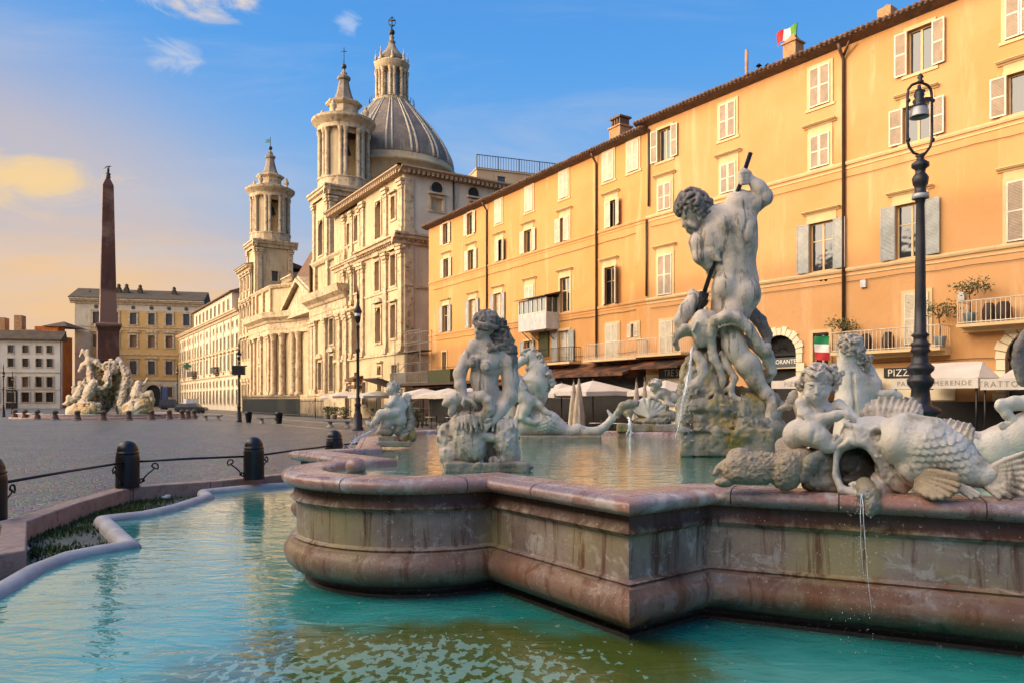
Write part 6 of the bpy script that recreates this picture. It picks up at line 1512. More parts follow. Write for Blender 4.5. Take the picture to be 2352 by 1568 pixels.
    f.ell((2120,1070,D(2120)),(60,52,50),14); f.ell((1955,1075,-6),(44,62,44),10); f.ell((2000,1120,-6),(70,34,46),12); f.ell((2006,1152,-34),(36,30,30),10); f.ell((1998,1168,-46),(16,16,14),6)
    f.ell((1968,1064,-40),(45,42,62),6,rot=18,mode=1); f.ell((1964,1084,-46),(41,36,56),5,mode=1)
    f.chain([(1922,1030,-30,7),(1952,1013,-46,9),(1985,1016,-52,10),(2014,1046,-50,9),(2030,1090,-44,8),(2030,1128,-36,8)],4)   # upper lip
    f.chain([(1921,1040,-30,7),(1918,1090,-38,7),(1934,1124,-50,10),(1972,1134,-58,12),(2014,1126,-52,12)],4); f.ell((1972,1112,-44),(24,9,18),4)
    f.chain([(1920,1000,-34,6),(1916,1020,-32,5),(1924,1035,-30,6)],3); f.chain([(1942,972,-36,7),(1975,985,-48,8),(2002,1018,-50,8),(2014,1046,-46,7)],4)
    f.ell((2014,999,-56),(17,15,12),4,mode=1); f.ell((2018,1006,-47),(9,9,8),2); f.chain([(1996,988,-50,5),(2014,980,-54,6),(2034,990,-54,5),(2036,1010,-50,4)],3); f.cap((2016,1014,-56,1.5),(2020,1022,-54,1.5),1,1)
    # gill cover with a ragged edge
    f.ell((2066,1068,-46),(40,62,14),5,rot=-4)
    for i in range(13):
        a=R(-78+i*13); f.ell((2066+40*math.cos(a),1068+62*math.sin(a),-44),(6,6.5,6),2)
    for i in range(6): a=R(-60+i*24); f.cap((2032,1064,-61,1.4),(2066+34*math.cos(a),1068+54*math.sin(a),-58,1.8),2,1)
    f.scales((2178,1048,D(2178)-20),(100,84,120),7.5,22,15,25)
    for i in range(9):
        a=R(-74+i*18); f.chain([(2040+6*math.cos(a),1064+6*math.sin(a),-62,1.2),(2066+37*math.cos(a),1068+58*math.sin(a),-56,2.2)],2,1)
    f.bump((2040,1060,-20),(170,120,80),2.2,.10,9); f.bump((2040,1060,-20),(170,120,80),.9,.3,19)
    f.build('fish_body',M['statue_light'],t,Y0)
    ml=SDF(2.6); ml.ell((1968,1074,2),(52,50,26),4,rot=14); ml.ell((1968,1104,-24),(38,16,26),4); ml.bump((1968,1070,0),80,3,.09,3); ml.build('mouth_lining',M['wet_dark'],t,Y0)
    def fin(nm,root,tips,r0,r1,dd,mt='statue',web=3.0):
        g=SDF(2.3); tt=[]
        for i in range(len(tips)-1): tt+=[tips[i],((tips[i][0]+tips[i+1][0])/2,(tips[i][1]+tips[i+1][1])/2,(tips[i][2]+tips[i+1][2])/2+6)]
        tips=tt+[tips[-1]]; n=len(tips)
        for i,tp in enumerate(tips):
            a=i/(n-1); b=(root[0][0]+(root[1][0]-root[0][0])*a,root[0][1]+(root[1][1]-root[0][1])*a,root[0][2]+(root[1][2]-root[0][2])*a)
            m_=((b[0]+tp[0])/2,(b[1]+tp[1])/2-2,(b[2]+tp[2])/2-2); g.chain([(*b,r0*.8),(*m_,(r0+r1)/2*.9),(*tp,r1*(.95 if i%2==0 else .7))],1.0)
        g.bump(((root[0][0]+tips[0][0])/2,(root[0][1]+tips[0][1])/2,0),140,1.0,.15,3); return g.build(nm,M[mt],t,Y0)
    d1=[(1978,944,0),(1990,930,0),(2004,920,-4),(2020,914,-8),(2036,911,-10),(2052,913,-12),(2066,918,-16),(2080,914,-20),(2094,914,-24),(2104,922,-30),(2114,930,-34),(2117,942,-36)]
    fin('back_fin',((1984,960,-8),(2112,972,D(2112))),d1,7,5,0)
    d2=[(2138,960,-72),(2152,960,-78),(2168,964,-84),(2184,963,-88),(2200,968,-94),(2214,972,-100),(2228,974,-104),(2236,984,-108)]
    fin('rear_fin',((2126,975,D(2126)),(2226,1034,D(2226)-4)),d2,8,5,0)
    fin('side_fin',((2108,1076,-100),(2104,1124,-100)),[(2200,1092,-168),(2204,1100,-170),(2203,1114,-172),(2198,1128,-172),(2182,1138,-166),(2164,1143,-160),(2146,1144,-152),(2130,1138,-140)],8,6.5,0,'net_stone',2.2)
    fin('small_fin',((2204,1112,-130),(2200,1124,-130)),[(2250,1134,-158),(2246,1141,-158),(2232,1144,-154)],7,4.5,0)
    fin('tail_fin',((2268,1078,-128),(2262,1112,-128)),[(2352,1040,-170),(2372,1052,-176),(2385,1068,-180),(2390,1088,-182),(2385,1106,-182),(2368,1122,-178),(2348,1136,-172),(2322,1142,-164),(2296,1142,-156)],13,6.5,0,'statue',2.2)
    # net-covered rockwork and dark support
    g=SDF(2.4); g.ell((1705,1072,6),(52,36,38),10,rot=-8); g.ell((1700,1046,10),(26,20,24),8); g.ell((1750,1078,4),(52,34,36),12); g.ell((1720,1092,0),(56,20,34),10); g.ell((1690,1046,14),(19,17,18),6); g.ell((1735,1058,10),(34,22,26),8,rot=-20); g.ell((1810,1080,-6),(40,48,38),6,rot=22); g.ell((1772,1062,8),(40,24,30),8); g.ell((1842,1052,4),(34,26,30),6)
    g.chain([(1644,1086,0,8),(1652,1074,4,9),(1668,1062,8,10),(1686,1066,6,9),(1690,1090,-2,7),(1698,1106,-6,7)],3); g.ell((1664,1106,6),(24,13,22),4); g.chain([(1700,1092,-24,6),(1720,1086,-26,6),(1742,1078,-26,6)],3)
    g.bump((1760,1070,0),(160,80,90),3.4,.16,12,True); g.build('net_rockwork',M['net_stone'],t,Y0)
    g=SDF(2.0); g.ell((2073,1151,-76),(21,13,16),3,rot=-32); g.bump((2073,1151,-76),34,2.2,.2,12,True); g.build('net_fragment',M['net_stone'],t,Y0)
    k=SDF(3.0); k.ell((1886,1070,16),(48,52,42),10); k.ell((1900,1110,10),(60,24,44),10); k.ell((1960,1122,16),(80,22,50),10); k.chain([(1846,1092,-20,16),(1862,1062,-26,20),(1880,1046,-24,16)],6); k.bump((1900,1080,0),(120,80,90),4,.08,6,True); k.chain([(1985,1118,-50,24),(2000,1140,-84,24),(2005,1160,-104,19),(1999,1176,-108,12)],8); k.ell((1990,1136,-96),(26,12,14),6); k.bump((2000,1150,-100),50,3.5,.12,9,True); k.build('rock_support',M['rock'],t,Y0)
cherub_fish()

def triton():
    Y0=9.6; t=thing('triton_statue','marble triton seen from behind with curly hair, beyond the cherub and fish','statue',foot_loc(1965,Y0,1.03))
    s=SDF(2.1); s.ell((1952,800,0),(24,27,25),4); s.chain([(1950,815,0,27),(1948,850,0,26),(1954,880,0,30)],10)
    s.chain([(1958,880,0,38),(1962,930,0,44),(1968,1000,0,52),(1972,1070,0,56)],14); s.ell((1990,890,-2),(38,26,26),12,rot=28); s.ell((1942,860,-8),(20,40,18),8)
    s.chain([(1984,822,10,10),(1996,850,10,13),(2010,880,4,15),(2006,902,-8,14)],6); s.ell((2030,905,-14),(16,10,10),5); s.chain([(2030,905,-16,10),(2050,902,-18,9.5),(2066,909,-18,8)],4)
    s.cap((1958,860,-30,2.5),(1965,960,-46,3),8,1)
    s.build('body',M['statue_light'],t,Y0)
    h=SDF(1.9); h.ell((1954,798,0),(28,26,28),3); h.curls((1954,799,-1),(30,30,30),110,6,2,1.4,lambda v:v.y<.6)
    for (u,v,r) in ((1976,822,13),(1990,834,11),(1966,836,12),(1996,822,9),(1982,846,9)): h.ell((u,v,-8),r*.7,3); h.curls((u,v,-8),r,20,r*.36,int(u),1.3)
    h.build('hair',M['statue'],t,Y0)
triton()
def right_horse():
    Y0=8.6; t=thing('sea_horse_statue','second marble sea horse carrying a child, cut off by the right edge','statue',foot_loc(2330,Y0,1.03))
    s=SDF(2.5); s.chain([(2215,1000,0,20),(2250,1030,0,36),(2300,1026,0,50),(2360,1010,0,62),(2420,1000,0,70)],14); s.ell((2310,1050,0),(70,40,50),12); s.build('horse_body',M['statue_light'],t,Y0)
    c=SDF(2.1); c.chain([(2400,905,-10,30),(2362,925,-16,19),(2330,925,-22,16),(2299,930,-26,14.5)],8); c.chain([(2299,930,-26,14),(2312,950,-28,12),(2334,968,-30,10)],6); c.chain([(2334,968,-30,9),(2316,974,-34,6),(2300,978,-36,4.5)],3)
    for i in range(4): c.chain([(2316,973+i*2,-36,4),(2302+i*1,971+i*3.2,-38,3.2),(2294+i*2,974+i*3.4,-38,2.6)],1)
    c.ell((2400,870,0),(40,60,30),12); c.ell((2398,800,0),(30,32,28),6)
    c.build('child',M['statue_light'],t,Y0)
    a=SDF(2.2); a.chain([(2362,770,-20,18),(2344,800,-24,17),(2338,835,-26,16),(2352,870,-24,18)],6); a.bump((2345,820,-24),70,2,.08,4); a.build('fin',M['statue_dark'],t,Y0)
right_horse()

def four_rivers():
    Y0=82.0; u0=250; x=(u0-UC)/F*Y0; t=thing('rivers_fountain','far fountain of pale marble river gods lounging on a hollow orange-brown rock below the obelisk','fountain',(x,Y0,0))
    s=SDF(1.25)
    s.ell((205,942,0),(48,30,50),8); s.ell((175,945,-10),(26,22,30),8); s.ell((310,940,0),(42,30,50),8); s.ell((325,925,-8),(30,22,34),8); s.ell((230,915,20),(30,36,30),8); s.ell((285,915,10),(26,40,30),8)
    s.chain([(205,930,0,26),(212,890,6,22),(225,850,14,20),(232,830,20,14)],8); s.chain([(290,930,4,24),(286,890,6,18),(280,850,10,16),(272,828,14,10)],8); s.ell((250,880,34),(34,50,14),10); s.ell((250,845,20),(30,16,22),8)
    s.ell((250,930,-30),(15,40,44),6,mode=1); s.ell((252,905,-22),(14,22,30),6,mode=1)
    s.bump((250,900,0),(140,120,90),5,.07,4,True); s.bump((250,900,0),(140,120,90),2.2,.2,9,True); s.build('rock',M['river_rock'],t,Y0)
    f=SDF(1.15)
    # palm and crest on the left
    f.chain([(213,888,-10,12),(207,858,-8,8),(204,830,-6,8),(200,808,-4,7)],4); f.chain([(205,826,-6,8),(222,832,-8,7),(236,842,-8,5)],4); f.chain([(204,832,-6,8),(190,838,-6,6),(182,852,-6,4)],4); f.chain([(200,812,-6,6),(190,805,-6,4),(184,818,-6,3)],3)
    # left gods
    f.chain([(212,884,-24,12),(205,900,-26,13),(196,918,-26,10),(180,930,-26,6)],5); f.ell((217,878,-24),(9,9,9),3); f.chain([(200,886,-26,5),(193,878,-26,4),(195,870,-26,3)],3); f.chain([(224,890,-26,6),(236,891,-28,4.5),(246,881,-28,3.5)],3)
    f.chain([(185,892,-18,10),(178,908,-18,10),(166,918,-18,7),(158,912,-18,6),(155,925,-18,5),(146,927,-18,3)],4); f.ell((185,880,-18),(7,7,7),2); f.chain([(178,895,-18,5),(168,889,-18,3.5),(167,902,-18,3)],3)
    # crest
    for i in range(14): a=2*PI*i/14; f.ell((250+12*math.cos(a),842+10*math.sin(a),-14),(4.4,4.4,4),1.4)
    f.ell((250,842,-14),(6,8,5),2); f.chain([(250,856,-14,9),(246,870,-16,10),(250,884,-16,8)],4); f.ell((263,833,-12),(9,6,7),2); f.ell((255,826,-8),(6,4,5),2)
    # right: falls of drapery, palm trunk and the god with raised arm
    f.chain([(278,836,-8,9),(290,858,-10,9),(286,885,-14,9),(282,905,-18,9),(276,925,-20,8),(280,945,-20,7)],4); f.chain([(292,850,-8,8),(298,875,-8,8),(300,900,-8,7)],4); f.chain([(270,842,-10,6),(262,856,-12,4)],3)
    f.ell((318,880,-22),(8,8,8),2.5); f.chain([(316,890,-22,10),(312,906,-24,11),(326,910,-26,9),(344,904,-26,8),(350,918,-26,6),(352,926,-26,3)],4); f.chain([(322,886,-22,5),(332,880,-22,3.6),(339,870,-22,3)],2); f.chain([(308,890,-22,5),(303,904,-24,4),(306,918,-26,4)],2)
    f.ell((316,920,-24),(20,5,14),3); f.ell((200,925,-28),(22,5,14),3)
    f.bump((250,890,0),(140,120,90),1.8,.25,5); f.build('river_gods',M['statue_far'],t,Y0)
    # basin, bollards
    b=MB(); cx,cy=x,Y0; b.lathe((cx,cy,0),[(9.2,0),(9.2,.12),(8.4,.14),(8.3,.3),(8.3,.42),(8.0,.44),(7.9,.2)],40); b.build('basin',M['pink_kerb'],t)
    w=MB(); w.lathe((cx,cy,0),[(8.0,.36),(.01,.36)],40); w.build('water',M['water_low'],t)
    # obelisk
    o=thing('obelisk','tall dark red granite obelisk with a bronze dove on its tip, above the rivers fountain','obelisk',(cx,cy+1.2,5.0)); Yo=cy+1.2
    def zz(v): return H-(v-VH)*Yo/F
    ux=(248-UC)/F*Yo; ang=math.atan2(FW.d.y,FW.d.x)
    def sq(m,prof): m.lathe((ux,Yo,0),[(r*Yo/F*1.4142*.985,zz(v)) for r,v in prof],4,rot=ang+PI/4,smooth=False)
    m=MB(); sq(m,[(17.5,742),(11.2,428),(.6,402)]); m.build('shaft',M['granite'],o)
    m=MB(); sq(m,[(23,850),(23,832),(24.5,830),(24.5,826),(22,824),(22,762),(24,756),(27,750),(27,746),(19,743),(17.6,741),(0.1,741)]); m.build('pedestal',M['granite'],o)
    m=MB(); c=(ux,Yo,0); m.lathe(c,[(.18,zz(412)),(.30,zz(407)),(.22,zz(404)),(.30,zz(400)),(.12,zz(396))],10); z=zz(391)
    m.ball((ux+.02,Yo,z),.20,8,6,sx=.8,sy=.8,sz=1.5); m.ball((ux+.12,Yo,z+.38),.11,8,6); m.tube([(ux-.5,Yo,z+.15),(ux-.1,Yo,z+.4),(ux+.45,Yo,z+.42)],[.03,.07,.02],5); m.tube([(ux-.05,Yo,z-.2),(ux+.2,Yo,z-.6)],.05,5); m.build('dove',M['iron_far'],o)
    # stone bollards with chain rails round the basin
    first=None
    us=((34,'first'),(57,'second'),(86,'third'),(127,'fourth'),(178,'fifth'),(237,'sixth'),(296,'seventh'),(348,'eighth'),(389,'ninth'),(418,'tenth'),(432,'eleventh'),(446,'last'))
    pr=None; rg=MB()
    for i,(u,nm) in enumerate(us):
        Yb=69+ (abs(u-240)/200)**2*7; xb=(u-UC)/F*Yb; lab='%s from the left of the brown stone bollards ringing the far fountain'%nm
        if first is None:
            first=thing('stone_bollard',lab,'bollard',(xb,Yb,0),'brown stone bollards around the far fountain'); m=MB(); m.lathe((xb,Yb,0),[(.30,0),(.30,.25),(.24,.3),(.22,.7),(.27,.74),(.27,.8),(.2,.9),(.02,.96)],10); m.build('post',M['stone_bol'],first); m=MB(); m.lathe((xb,Yb,0),[(.28,.0),(.36,.0),(.36,.08),(.28,.1)],10); m.build('foot',M['pink_kerb'],first)
        else: copytree(first,None,(xb,Yb,0),lab)
        if pr and i<9: 
            m=MB(); m.tube([(pr[0],pr[1],.55),((pr[0]+xb)/2,(pr[1]+Yb)/2,.52),(xb,Yb,.55)],.045,5); o_=m.build('chain_rail',M['rail_light'],loc=(pr[0],pr[1],0)); tag(o_,'pale rail between the %s and the one before of the far stone bollards'%nm,'rail','pale rails between the far bollards')
        pr=(xb,Yb)
M['river_rock']=stone('river_rock',(.46,.30,.14),(.36,.22,.09),.5,.85,.6,3,c3=(.52,.44,.34),f3=(.45,.6),sc3=.5,crease_tone=(.08,.05,.03)); M['statue_far']=stone('far_marble',(.50,.40,.29),(.40,.31,.22),.6,.75,.3,4,crease_tone=(.2,.13,.08))
M['granite']=stone('red_granite',(.105,.040,.022),(.07,.026,.015),.35,.6,.3,3,c3=(.20,.12,.08),f3=(.5,.68),sc3=.22,streak=(.05,.02,.016),sf=(.5,.7),ssc=(2,2,.4)); M['stone_bol']=stone('brown_stone',(.13,.09,.07),(.09,.065,.05),3,.8,.4,10); M['rail_light']=plain('pale_rail',(.5,.42,.36),.5)
def two_tone_granite():
    m=M['granite']; t=m.node_tree; T=NT.__new__(NT); T.t=t; bs=[n for n in t.nodes if n.type=='BSDF_PRINCIPLED'][0]; src=bs.inputs['Base Color'].links[0].from_socket
    pos=T.n('NewGeometry').outputs['Position']; z=T.n('SeparateXYZ',{0:pos}).outputs[2]
    f=T.fr(T.math('ADD',z,T.math('MULTIPLY',T.noise(pos,.9,4),2.0)),15.5,14.3); f=T.math('MULTIPLY',f,T.fr(T.math('ADD',z,T.math('MULTIPLY',T.noise(pos,.9,4),.5)),10.2,10.5))
    t.links.new(T.mix(f,src,(.20,.11,.075)),bs.inputs['Base Color'])
two_tone_granite()
four_rivers()
# ---------------- street furniture ----------------
M['lamp_iron']=plain('painted_lamp_iron',(.022,.020,.024),.42,.4,.5,.3,5); M['lamp_shade']=plain('grey_lamp_shade',(.33,.32,.31),.35,.2)
def tall_lamp():
    Y=19.0; x=(2114-UC)/F*Y; t=thing('street_lamp','tall black lamp post with a bell lantern in a hoop, before the orange building','street lamp',(x,Y,0)); k=Y/F
    def zz(v): return H-(v-VH)*k
    m=MB(); pr=[(60,1088),(60,1076),(52,1070),(48,1040),(40,1020),(36,985),(34,955),(44,948),(44,938),(26,930),(22,912),(20,892),(26,886),(30,878),(30,870),(24,864),(22,858),(30,850),(31,842),(24,836),(20,830),(20,822),(16,812),(23,806),(20,800),(20,795),(23,790),(16,784),(15,776),(21,770),(14,764),(12.5,700),(11,560),(9.5,470),(12,459),(19,455),(19,446),(13,442),(13,430),(17,424),(19,410),(16,404),(11,398),(12,390),(20,384),(20,376),(9,368),(8,362),(12,358),(4,355)]
    m.lathe((x,Y,0),[(r*k*.93,zz(v)) for r,v in pr],24); m.build('post',M['lamp_iron'],t)
    m=MB(); m.lathe((x,Y,0),[(16*k,zz(458)),(18*k,zz(457)),(18*k,zz(447)),(16*k,zz(446))],20); m.build('collar',M['lamp_shade'],t)
    m=MB()
    for sx in (-1,1):
        pts=[(0,357),(14,352),(24,338),(28,322),(28,222),(26,206),(18,196),(8,192),(0,190)]
        m.tube([(x-.02+sx*a*k,Y,zz(v)) for a,v in pts],.035,8)
        for v in (232,322): m.ball((x+sx*28*k,Y,zz(v)),.06,8,6)
        m.tube([(x+sx*(2+9*math.sin(j/8*5))*k,Y,zz(206+12*j/8)) for j in range(9)],.018,5)
    m.lathe((x,Y,0),[(.06,zz(192)),(.09,zz(188)),(.04,zz(183)),(.08,zz(178)),(.05,zz(173)),(.01,zz(169))],10); m.build('hoop',M['lamp_iron'],t)
    m=MB(); m.lathe((x-.03,Y,0),[(.04,zz(196)),(.05,zz(208)),(.10,zz(211)),(.13,zz(220)),(.10,zz(226)),(.16,zz(232)),(.13,zz(240)),(.20,zz(248))],16); m.box(x+.1,x+.26,Y-.05,Y+.05,zz(232),zz(225)); l=m.build('lantern',M['lamp_iron'],t)
    m=MB(); m.lathe((x-.03,Y,0),[(.13,zz(240)),(.19,zz(249)),(.22,zz(258)),(.235,zz(268)),(.24,zz(270)),(.22,zz(270)),(.19,zz(262))],18); m.build('lamp_shade',M['lamp_shade'],l)
tall_lamp()
def lamp(u,vt,Y,lab,arm=False,grp=None):
    x=(u-UC)/F*Y; k=(H-(vt-VH)*Y/F)/8.6; t=thing('street_lamp',lab,'street lamp',(x,Y,0),grp)
    m=MB(); m.lathe((x,Y,0),[(r*k,z*k) for r,z in ((.34,0),(.34,.12),(.28,.2),(.26,.9),(.18,1.1),(.16,1.4),(.22,1.5),(.14,1.65),(.17,1.85),(.10,2.0),(.09,4.6),(.16,4.75),(.08,4.9),(.07,6.0),(.12,6.1),(.05,6.3))],12); m.build('post',M['lamp_iron'],t)
    m=MB(); m.lathe((x,Y,0),[(.05*k,6.3*k),(.16*k,6.5*k),(.20*k,6.9*k),(.26*k,7.0*k),(.10*k,7.4*k),(.05*k,7.7*k),(.09*k,7.85*k),(.01,8.6*k)],10); l=m.build('lantern',M['lamp_iron'],t)
    m=MB(); m.lathe((x,Y,0),[(.14*k,6.52*k),(.215*k,6.9*k),(.14*k,6.98*k)],10); m.build('lamp_glass',M['lamp_shade'],l)
    if arm: m=MB(); m.box(x-.55,x+.5,Y-.2,Y+.2,4.1,4.9); m.tube([(x-.5,Y,4.6),(x+.7,Y,4.9)],.06,6); m.build('speaker_box',M['lamp_iron'],t)
lamp(822,655,46.5,'black lamp post standing just left of the child and dolphin statue')
lamp(549,778,64.6,'black lamp post with dark boxes, at the left end of the church fence',True)
lamp(407,830,118,'small dark lamp post in front of the left end of the long palace')
lamp(8,835,84,'thin lamp post at the extreme left edge of the square'); lamp(29,850,100,'thin lamp post just right of the one at the left edge'); lamp(724,905,78,'short lamp post at the right end of the church railing')
# iron bollards with scrolled rails along the near kerb
def big_bollard(u,Y,lab):
    x=(u-UC)/F*Y; t=thing('bollard',lab,'bollard',(x,Y,.12),'black domed bollards of the fountain fence'); z=.12
    m=MB(); m.lathe((x,Y,z),[(.225,0),(.225,.60),(.215,.66),(.205,.685)],24); m.build('post',M['iron'],t)
    m=MB(); m.lathe((x,Y,z),[(.205,.685),(.222,.69),(.222,.71),(.20,.73),(.20,.77),(.185,.83),(.15,.89),(.10,.93),(.04,.95),(.001,.955)],24); m.build('domed_cap',M['iron'],t); return Vector((x,Y,z))
B=[big_bollard(-24,11.0,'black domed bollard cut by the left edge of the view'),big_bollard(293,15.1,'black domed bollard on the kerb at the left, nearest whole one'),big_bollard(583,16.7,'black domed bollard in the middle of the fence by the lobed basin'),big_bollard(768,20.6,'black domed bollard partly hidden behind the lobed basin rim'),big_bollard(1015,26.0,'black domed bollard behind the nymph statue')]
nm=['leftmost iron rail with scrolls, running out of the view','iron rail with scrolls between the two nearest whole bollards','iron rail with scrolls running behind the lobed basin','iron rail behind the child and dolphin statue']
for i in range(4):
    a,b=B[i]+Vector((0,0,.52)),B[i+1]+Vector((0,0,.52)); d=(b-a).normalized(); t=thing('iron_rail',nm[i],'rail',tuple(a),'scrolled iron rails between the bollards')
    A,C=a+d*.2,b-d*.2; m=MB(); m.tube([A,A+(C-A)*.5+Vector((0,0,.01)),C],.024,8); m.build('bar',M['iron'],t)
    for P0,sg in ((A,1),(C,-1)):
        m=MB(); e=d*sg; pts=[]
        for j in range(30):   # S-scroll bracket
            q=j/29
            if q<.35: a_=q/.35; th=-1.5+a_*5.5; r=.015+.05*a_; pts.append(P0+e*(.08+r*math.cos(th))+Vector((0,0,-.40+r*math.sin(th))))
            elif q<.65: a_=(q-.35)/.3; pts.append(P0+e*(.06+.26*a_*a_*(3-2*a_))+Vector((0,0,-.45+.05*math.sin(a_*3)+.33*a_-.02)))
            else: a_=(q-.65)/.35; th=-.9+a_*5.8; r=.075*(1-a_)+.018; pts.append(P0+e*(.30+r*math.cos(th))+Vector((0,0,-.115+r*math.sin(th))))
        m.tube(pts,.017,6); m.build('scroll',M['iron'],t)
# benches, bins
def bench(u,Y,lab):
    x=(u-UC)/F*Y; t=thing('stone_bench',lab,'bench',(x,Y,0),'pale stone benches in the square'); m=MB(); m.box(x-.95,x+.95,Y-.28,Y+.28,.42,.54); m.box(x-.9,x+.9,Y-.24,Y+.24,.38,.42); m.build('seat',M['strip'],t)
    for sx in(-.6,.6): m=MB(); m.lathe((x+sx,Y,0),[(.24,0),(.24,.06),(.15,.12),(.13,.28),(.2,.38)],8,sy=.8); m.build('leg',M['strip'],t)
bench(487,70,'stone bench farthest left, between two lamp posts'); bench(618,61,'stone bench beside the dark litter bin'); bench(778,52,'stone bench left of the black lamp post by the dolphin statue'); bench(375,78,'stone bench right of the far fountain')
def bin_(u,Y,lab):
    x=(u-UC)/F*Y; t=thing('litter_bin',lab,'litter bin',(x,Y,0),'dark litter bins'); m=MB(); m.lathe((x,Y,0),[(.2,0),(.22,.1),(.3,.78),(.34,.82),(.3,.84)],12); m.build('body',M['iron'],t); m=MB(); m.lathe((x,Y,0),[(.3,.84),(.3,.9),(.05,.98)],12); m.build('lid',M['iron'],t)
bin_(571,63,'litter bin right beside the lamp post with boxes'); bin_(641,60,'litter bin standing behind the stone bench')
# dark screened fence and railing before the church
def fence(u0,u1,p,h,lab,solid,name='fence'):
    s0,s1=FW.sz(u0,0,p)[0],FW.sz(u1,0,p)[0]; t=thing(name,lab,'fence',FW.pt((s0+s1)/2,p,0)); 
    if s0>s1: s0,s1=s1,s0
    m=MB(); n=int((s1-s0)/(.45))
    for i in range(n+1): s=s0+(s1-s0)*i/n; m.tube([FW.pt(s,p,0),FW.pt(s,p,h),FW.pt(s,p,h+.25)],[.035,.035,.005],4,False)
    for z in (.2,h-.1): m.tube([FW.pt(s0,p,z),FW.pt(s1,p,z)],.05,4,False)
    m.build('railing',M['iron_far'],t)
    if solid: m=MB(); fbox(m,FW,s0,s1,p-.12,p-.06,.1,h-.35); m.build('screen',M['screen'],t)
M['screen']=plain('dark_green_screen',(.012,.022,.018),.7)
fence(556,688,4.5,2.4,'dark green screened fence along the left half of the church front',True); fence(690,742,4.6,1.9,'open iron railing at the right half of the church front',False)
# pavement in front of the palaces, pale kerb strip
a=[FW.pt(s,p,0) for s,p in ((-60,-2),(150,-2),(150,9),(-60,9))]
sheet('pavement',[(q[0],q[1]) for q in a],[],.004,M['pavement'])
for p0,p1 in ((9.0,9.35),(13.5,13.7)):
    a=[FW.pt(s,p,0) for s,p in ((-16,p0),(150,p0),(150,p1),(-16,p1))]; sheet('pavement_strip',[(q[0],q[1]) for q in a],[],.008,M['strip'])
# scaffold between the alley and the orange building
def scaffold():
    t=thing('scaffold','metal scaffolding with plank decks at the left corner of the orange building','scaffold',FA.pt(0,1,0)); s0,s1=-3.9,1.6
    for s in (s0,(s0+s1)/2,s1):
        for p in (.5,1.6): m=MB(); m.tube([FA.pt(s,p,0),FA.pt(s,p,8.0)],.035,5); m.build('upright',M['scaf'],t)
    for z in (2.2,4.2,6.2,8.0):
        m=MB()
        for p in (.5,1.6): m.tube([FA.pt(s0,p,z),FA.pt(s1,p,z)],.03,5); m.tube([FA.pt(s0,p,z-1),FA.pt(s1,p,z-1)],.025,5)
        m.tube([FA.pt(s0,1.6,z-2),FA.pt(s1,1.6,z)],.025,5); m.build('ledger',M['scaf'],t)
        if z<8: m=MB(); fbox(m,FA,s0,s1,.5,1.6,z,z+.06); m.build('plank_deck',M['wood'],t)
    m=MB(); fbox(m,FA,-3.9,-1.4,1.62,1.66,3.2,4.4); m.build('netting',M['net'],t)
M['scaf']=plain('scaffold_tube',(.20,.17,.13),.5,.5); M['net']=plain('white_netting',(.5,.5,.48),.9)
scaffold()
g=thing('roof_terrace','terrace of dark slatted fencing and hedge on the shop roof beside the scaffolding','terrace',FA.pt(6,1,3.4)); m=MB(); fbox(m,FA,-3.5,14,.05,2.4,3.15,3.35); m.build('deck',M['wood'],g); m=MB(); railing(m,FA,-3.4,4.5,2.3,3.35,4.3,.12,.02); m.build('railing',M['scaf'],g); m=MB(); fbox(m,FA,4.6,8.5,1.9,2.3,3.35,4.35); m.build('hedge',M['vine'],g)
m=MB(); fprof(m,FA,-5.5,-1.8,[(1.6,3.2),(4.2,3.9),(4.2,3.8),(1.6,3.05)]); tag(m.build('canopy',M['wood'],loc=FA.pt(-3.5,2,0)),'dark slanting canopy sheet at the foot of the scaffolding','awning')
# plants along the church foot
def bush(x,Y,r,h,lab,grp='potted shrubs by the restaurant tables'):
    t=thing('potted_shrub',lab,'potted plant',(x,Y,0),grp); m=MB(); m.lathe((x,Y,0),[(.2,0),(.28,.45),(.24,.45),(.02,.4)],10); m.build('pot',M['stone_bol'],t); m=MB(); rnd=random.Random(int(abs(x)*31))
    for k in range(260):
        v=Vector((rnd.gauss(0,.5),rnd.gauss(0,.5),rnd.uniform(0,1)**.7)); c=Vector((x+v.x*r,Y+v.y*r,.4+v.z*h)); d1=Vector((rnd.gauss(0,1),rnd.gauss(0,1),rnd.gauss(0,1))).normalized()*.11; d2=Vector((rnd.gauss(0,1),rnd.gauss(0,1),rnd.gauss(0,1))).normalized()*.05; m.poly([c-d1,c+d2,c+d1,c-d2])
    m.build('crown',M['leaf'],t)
for u,Y,l in ((753,74,'small shrub in a pot at the foot of the church steps'),(768,72,'shrub in a pot just right of the church railing'),(790,69,'shrub in a pot under the low parasols'),(868,60,'leafy shrub in a pot right of the black lamp post'),(884,58,'dense shrub behind the child and dolphin statue'),(955,52,'shrub in a pot below the scaffolding')):
    bush((u-UC)/F*Y,Y,.55,.85,l)
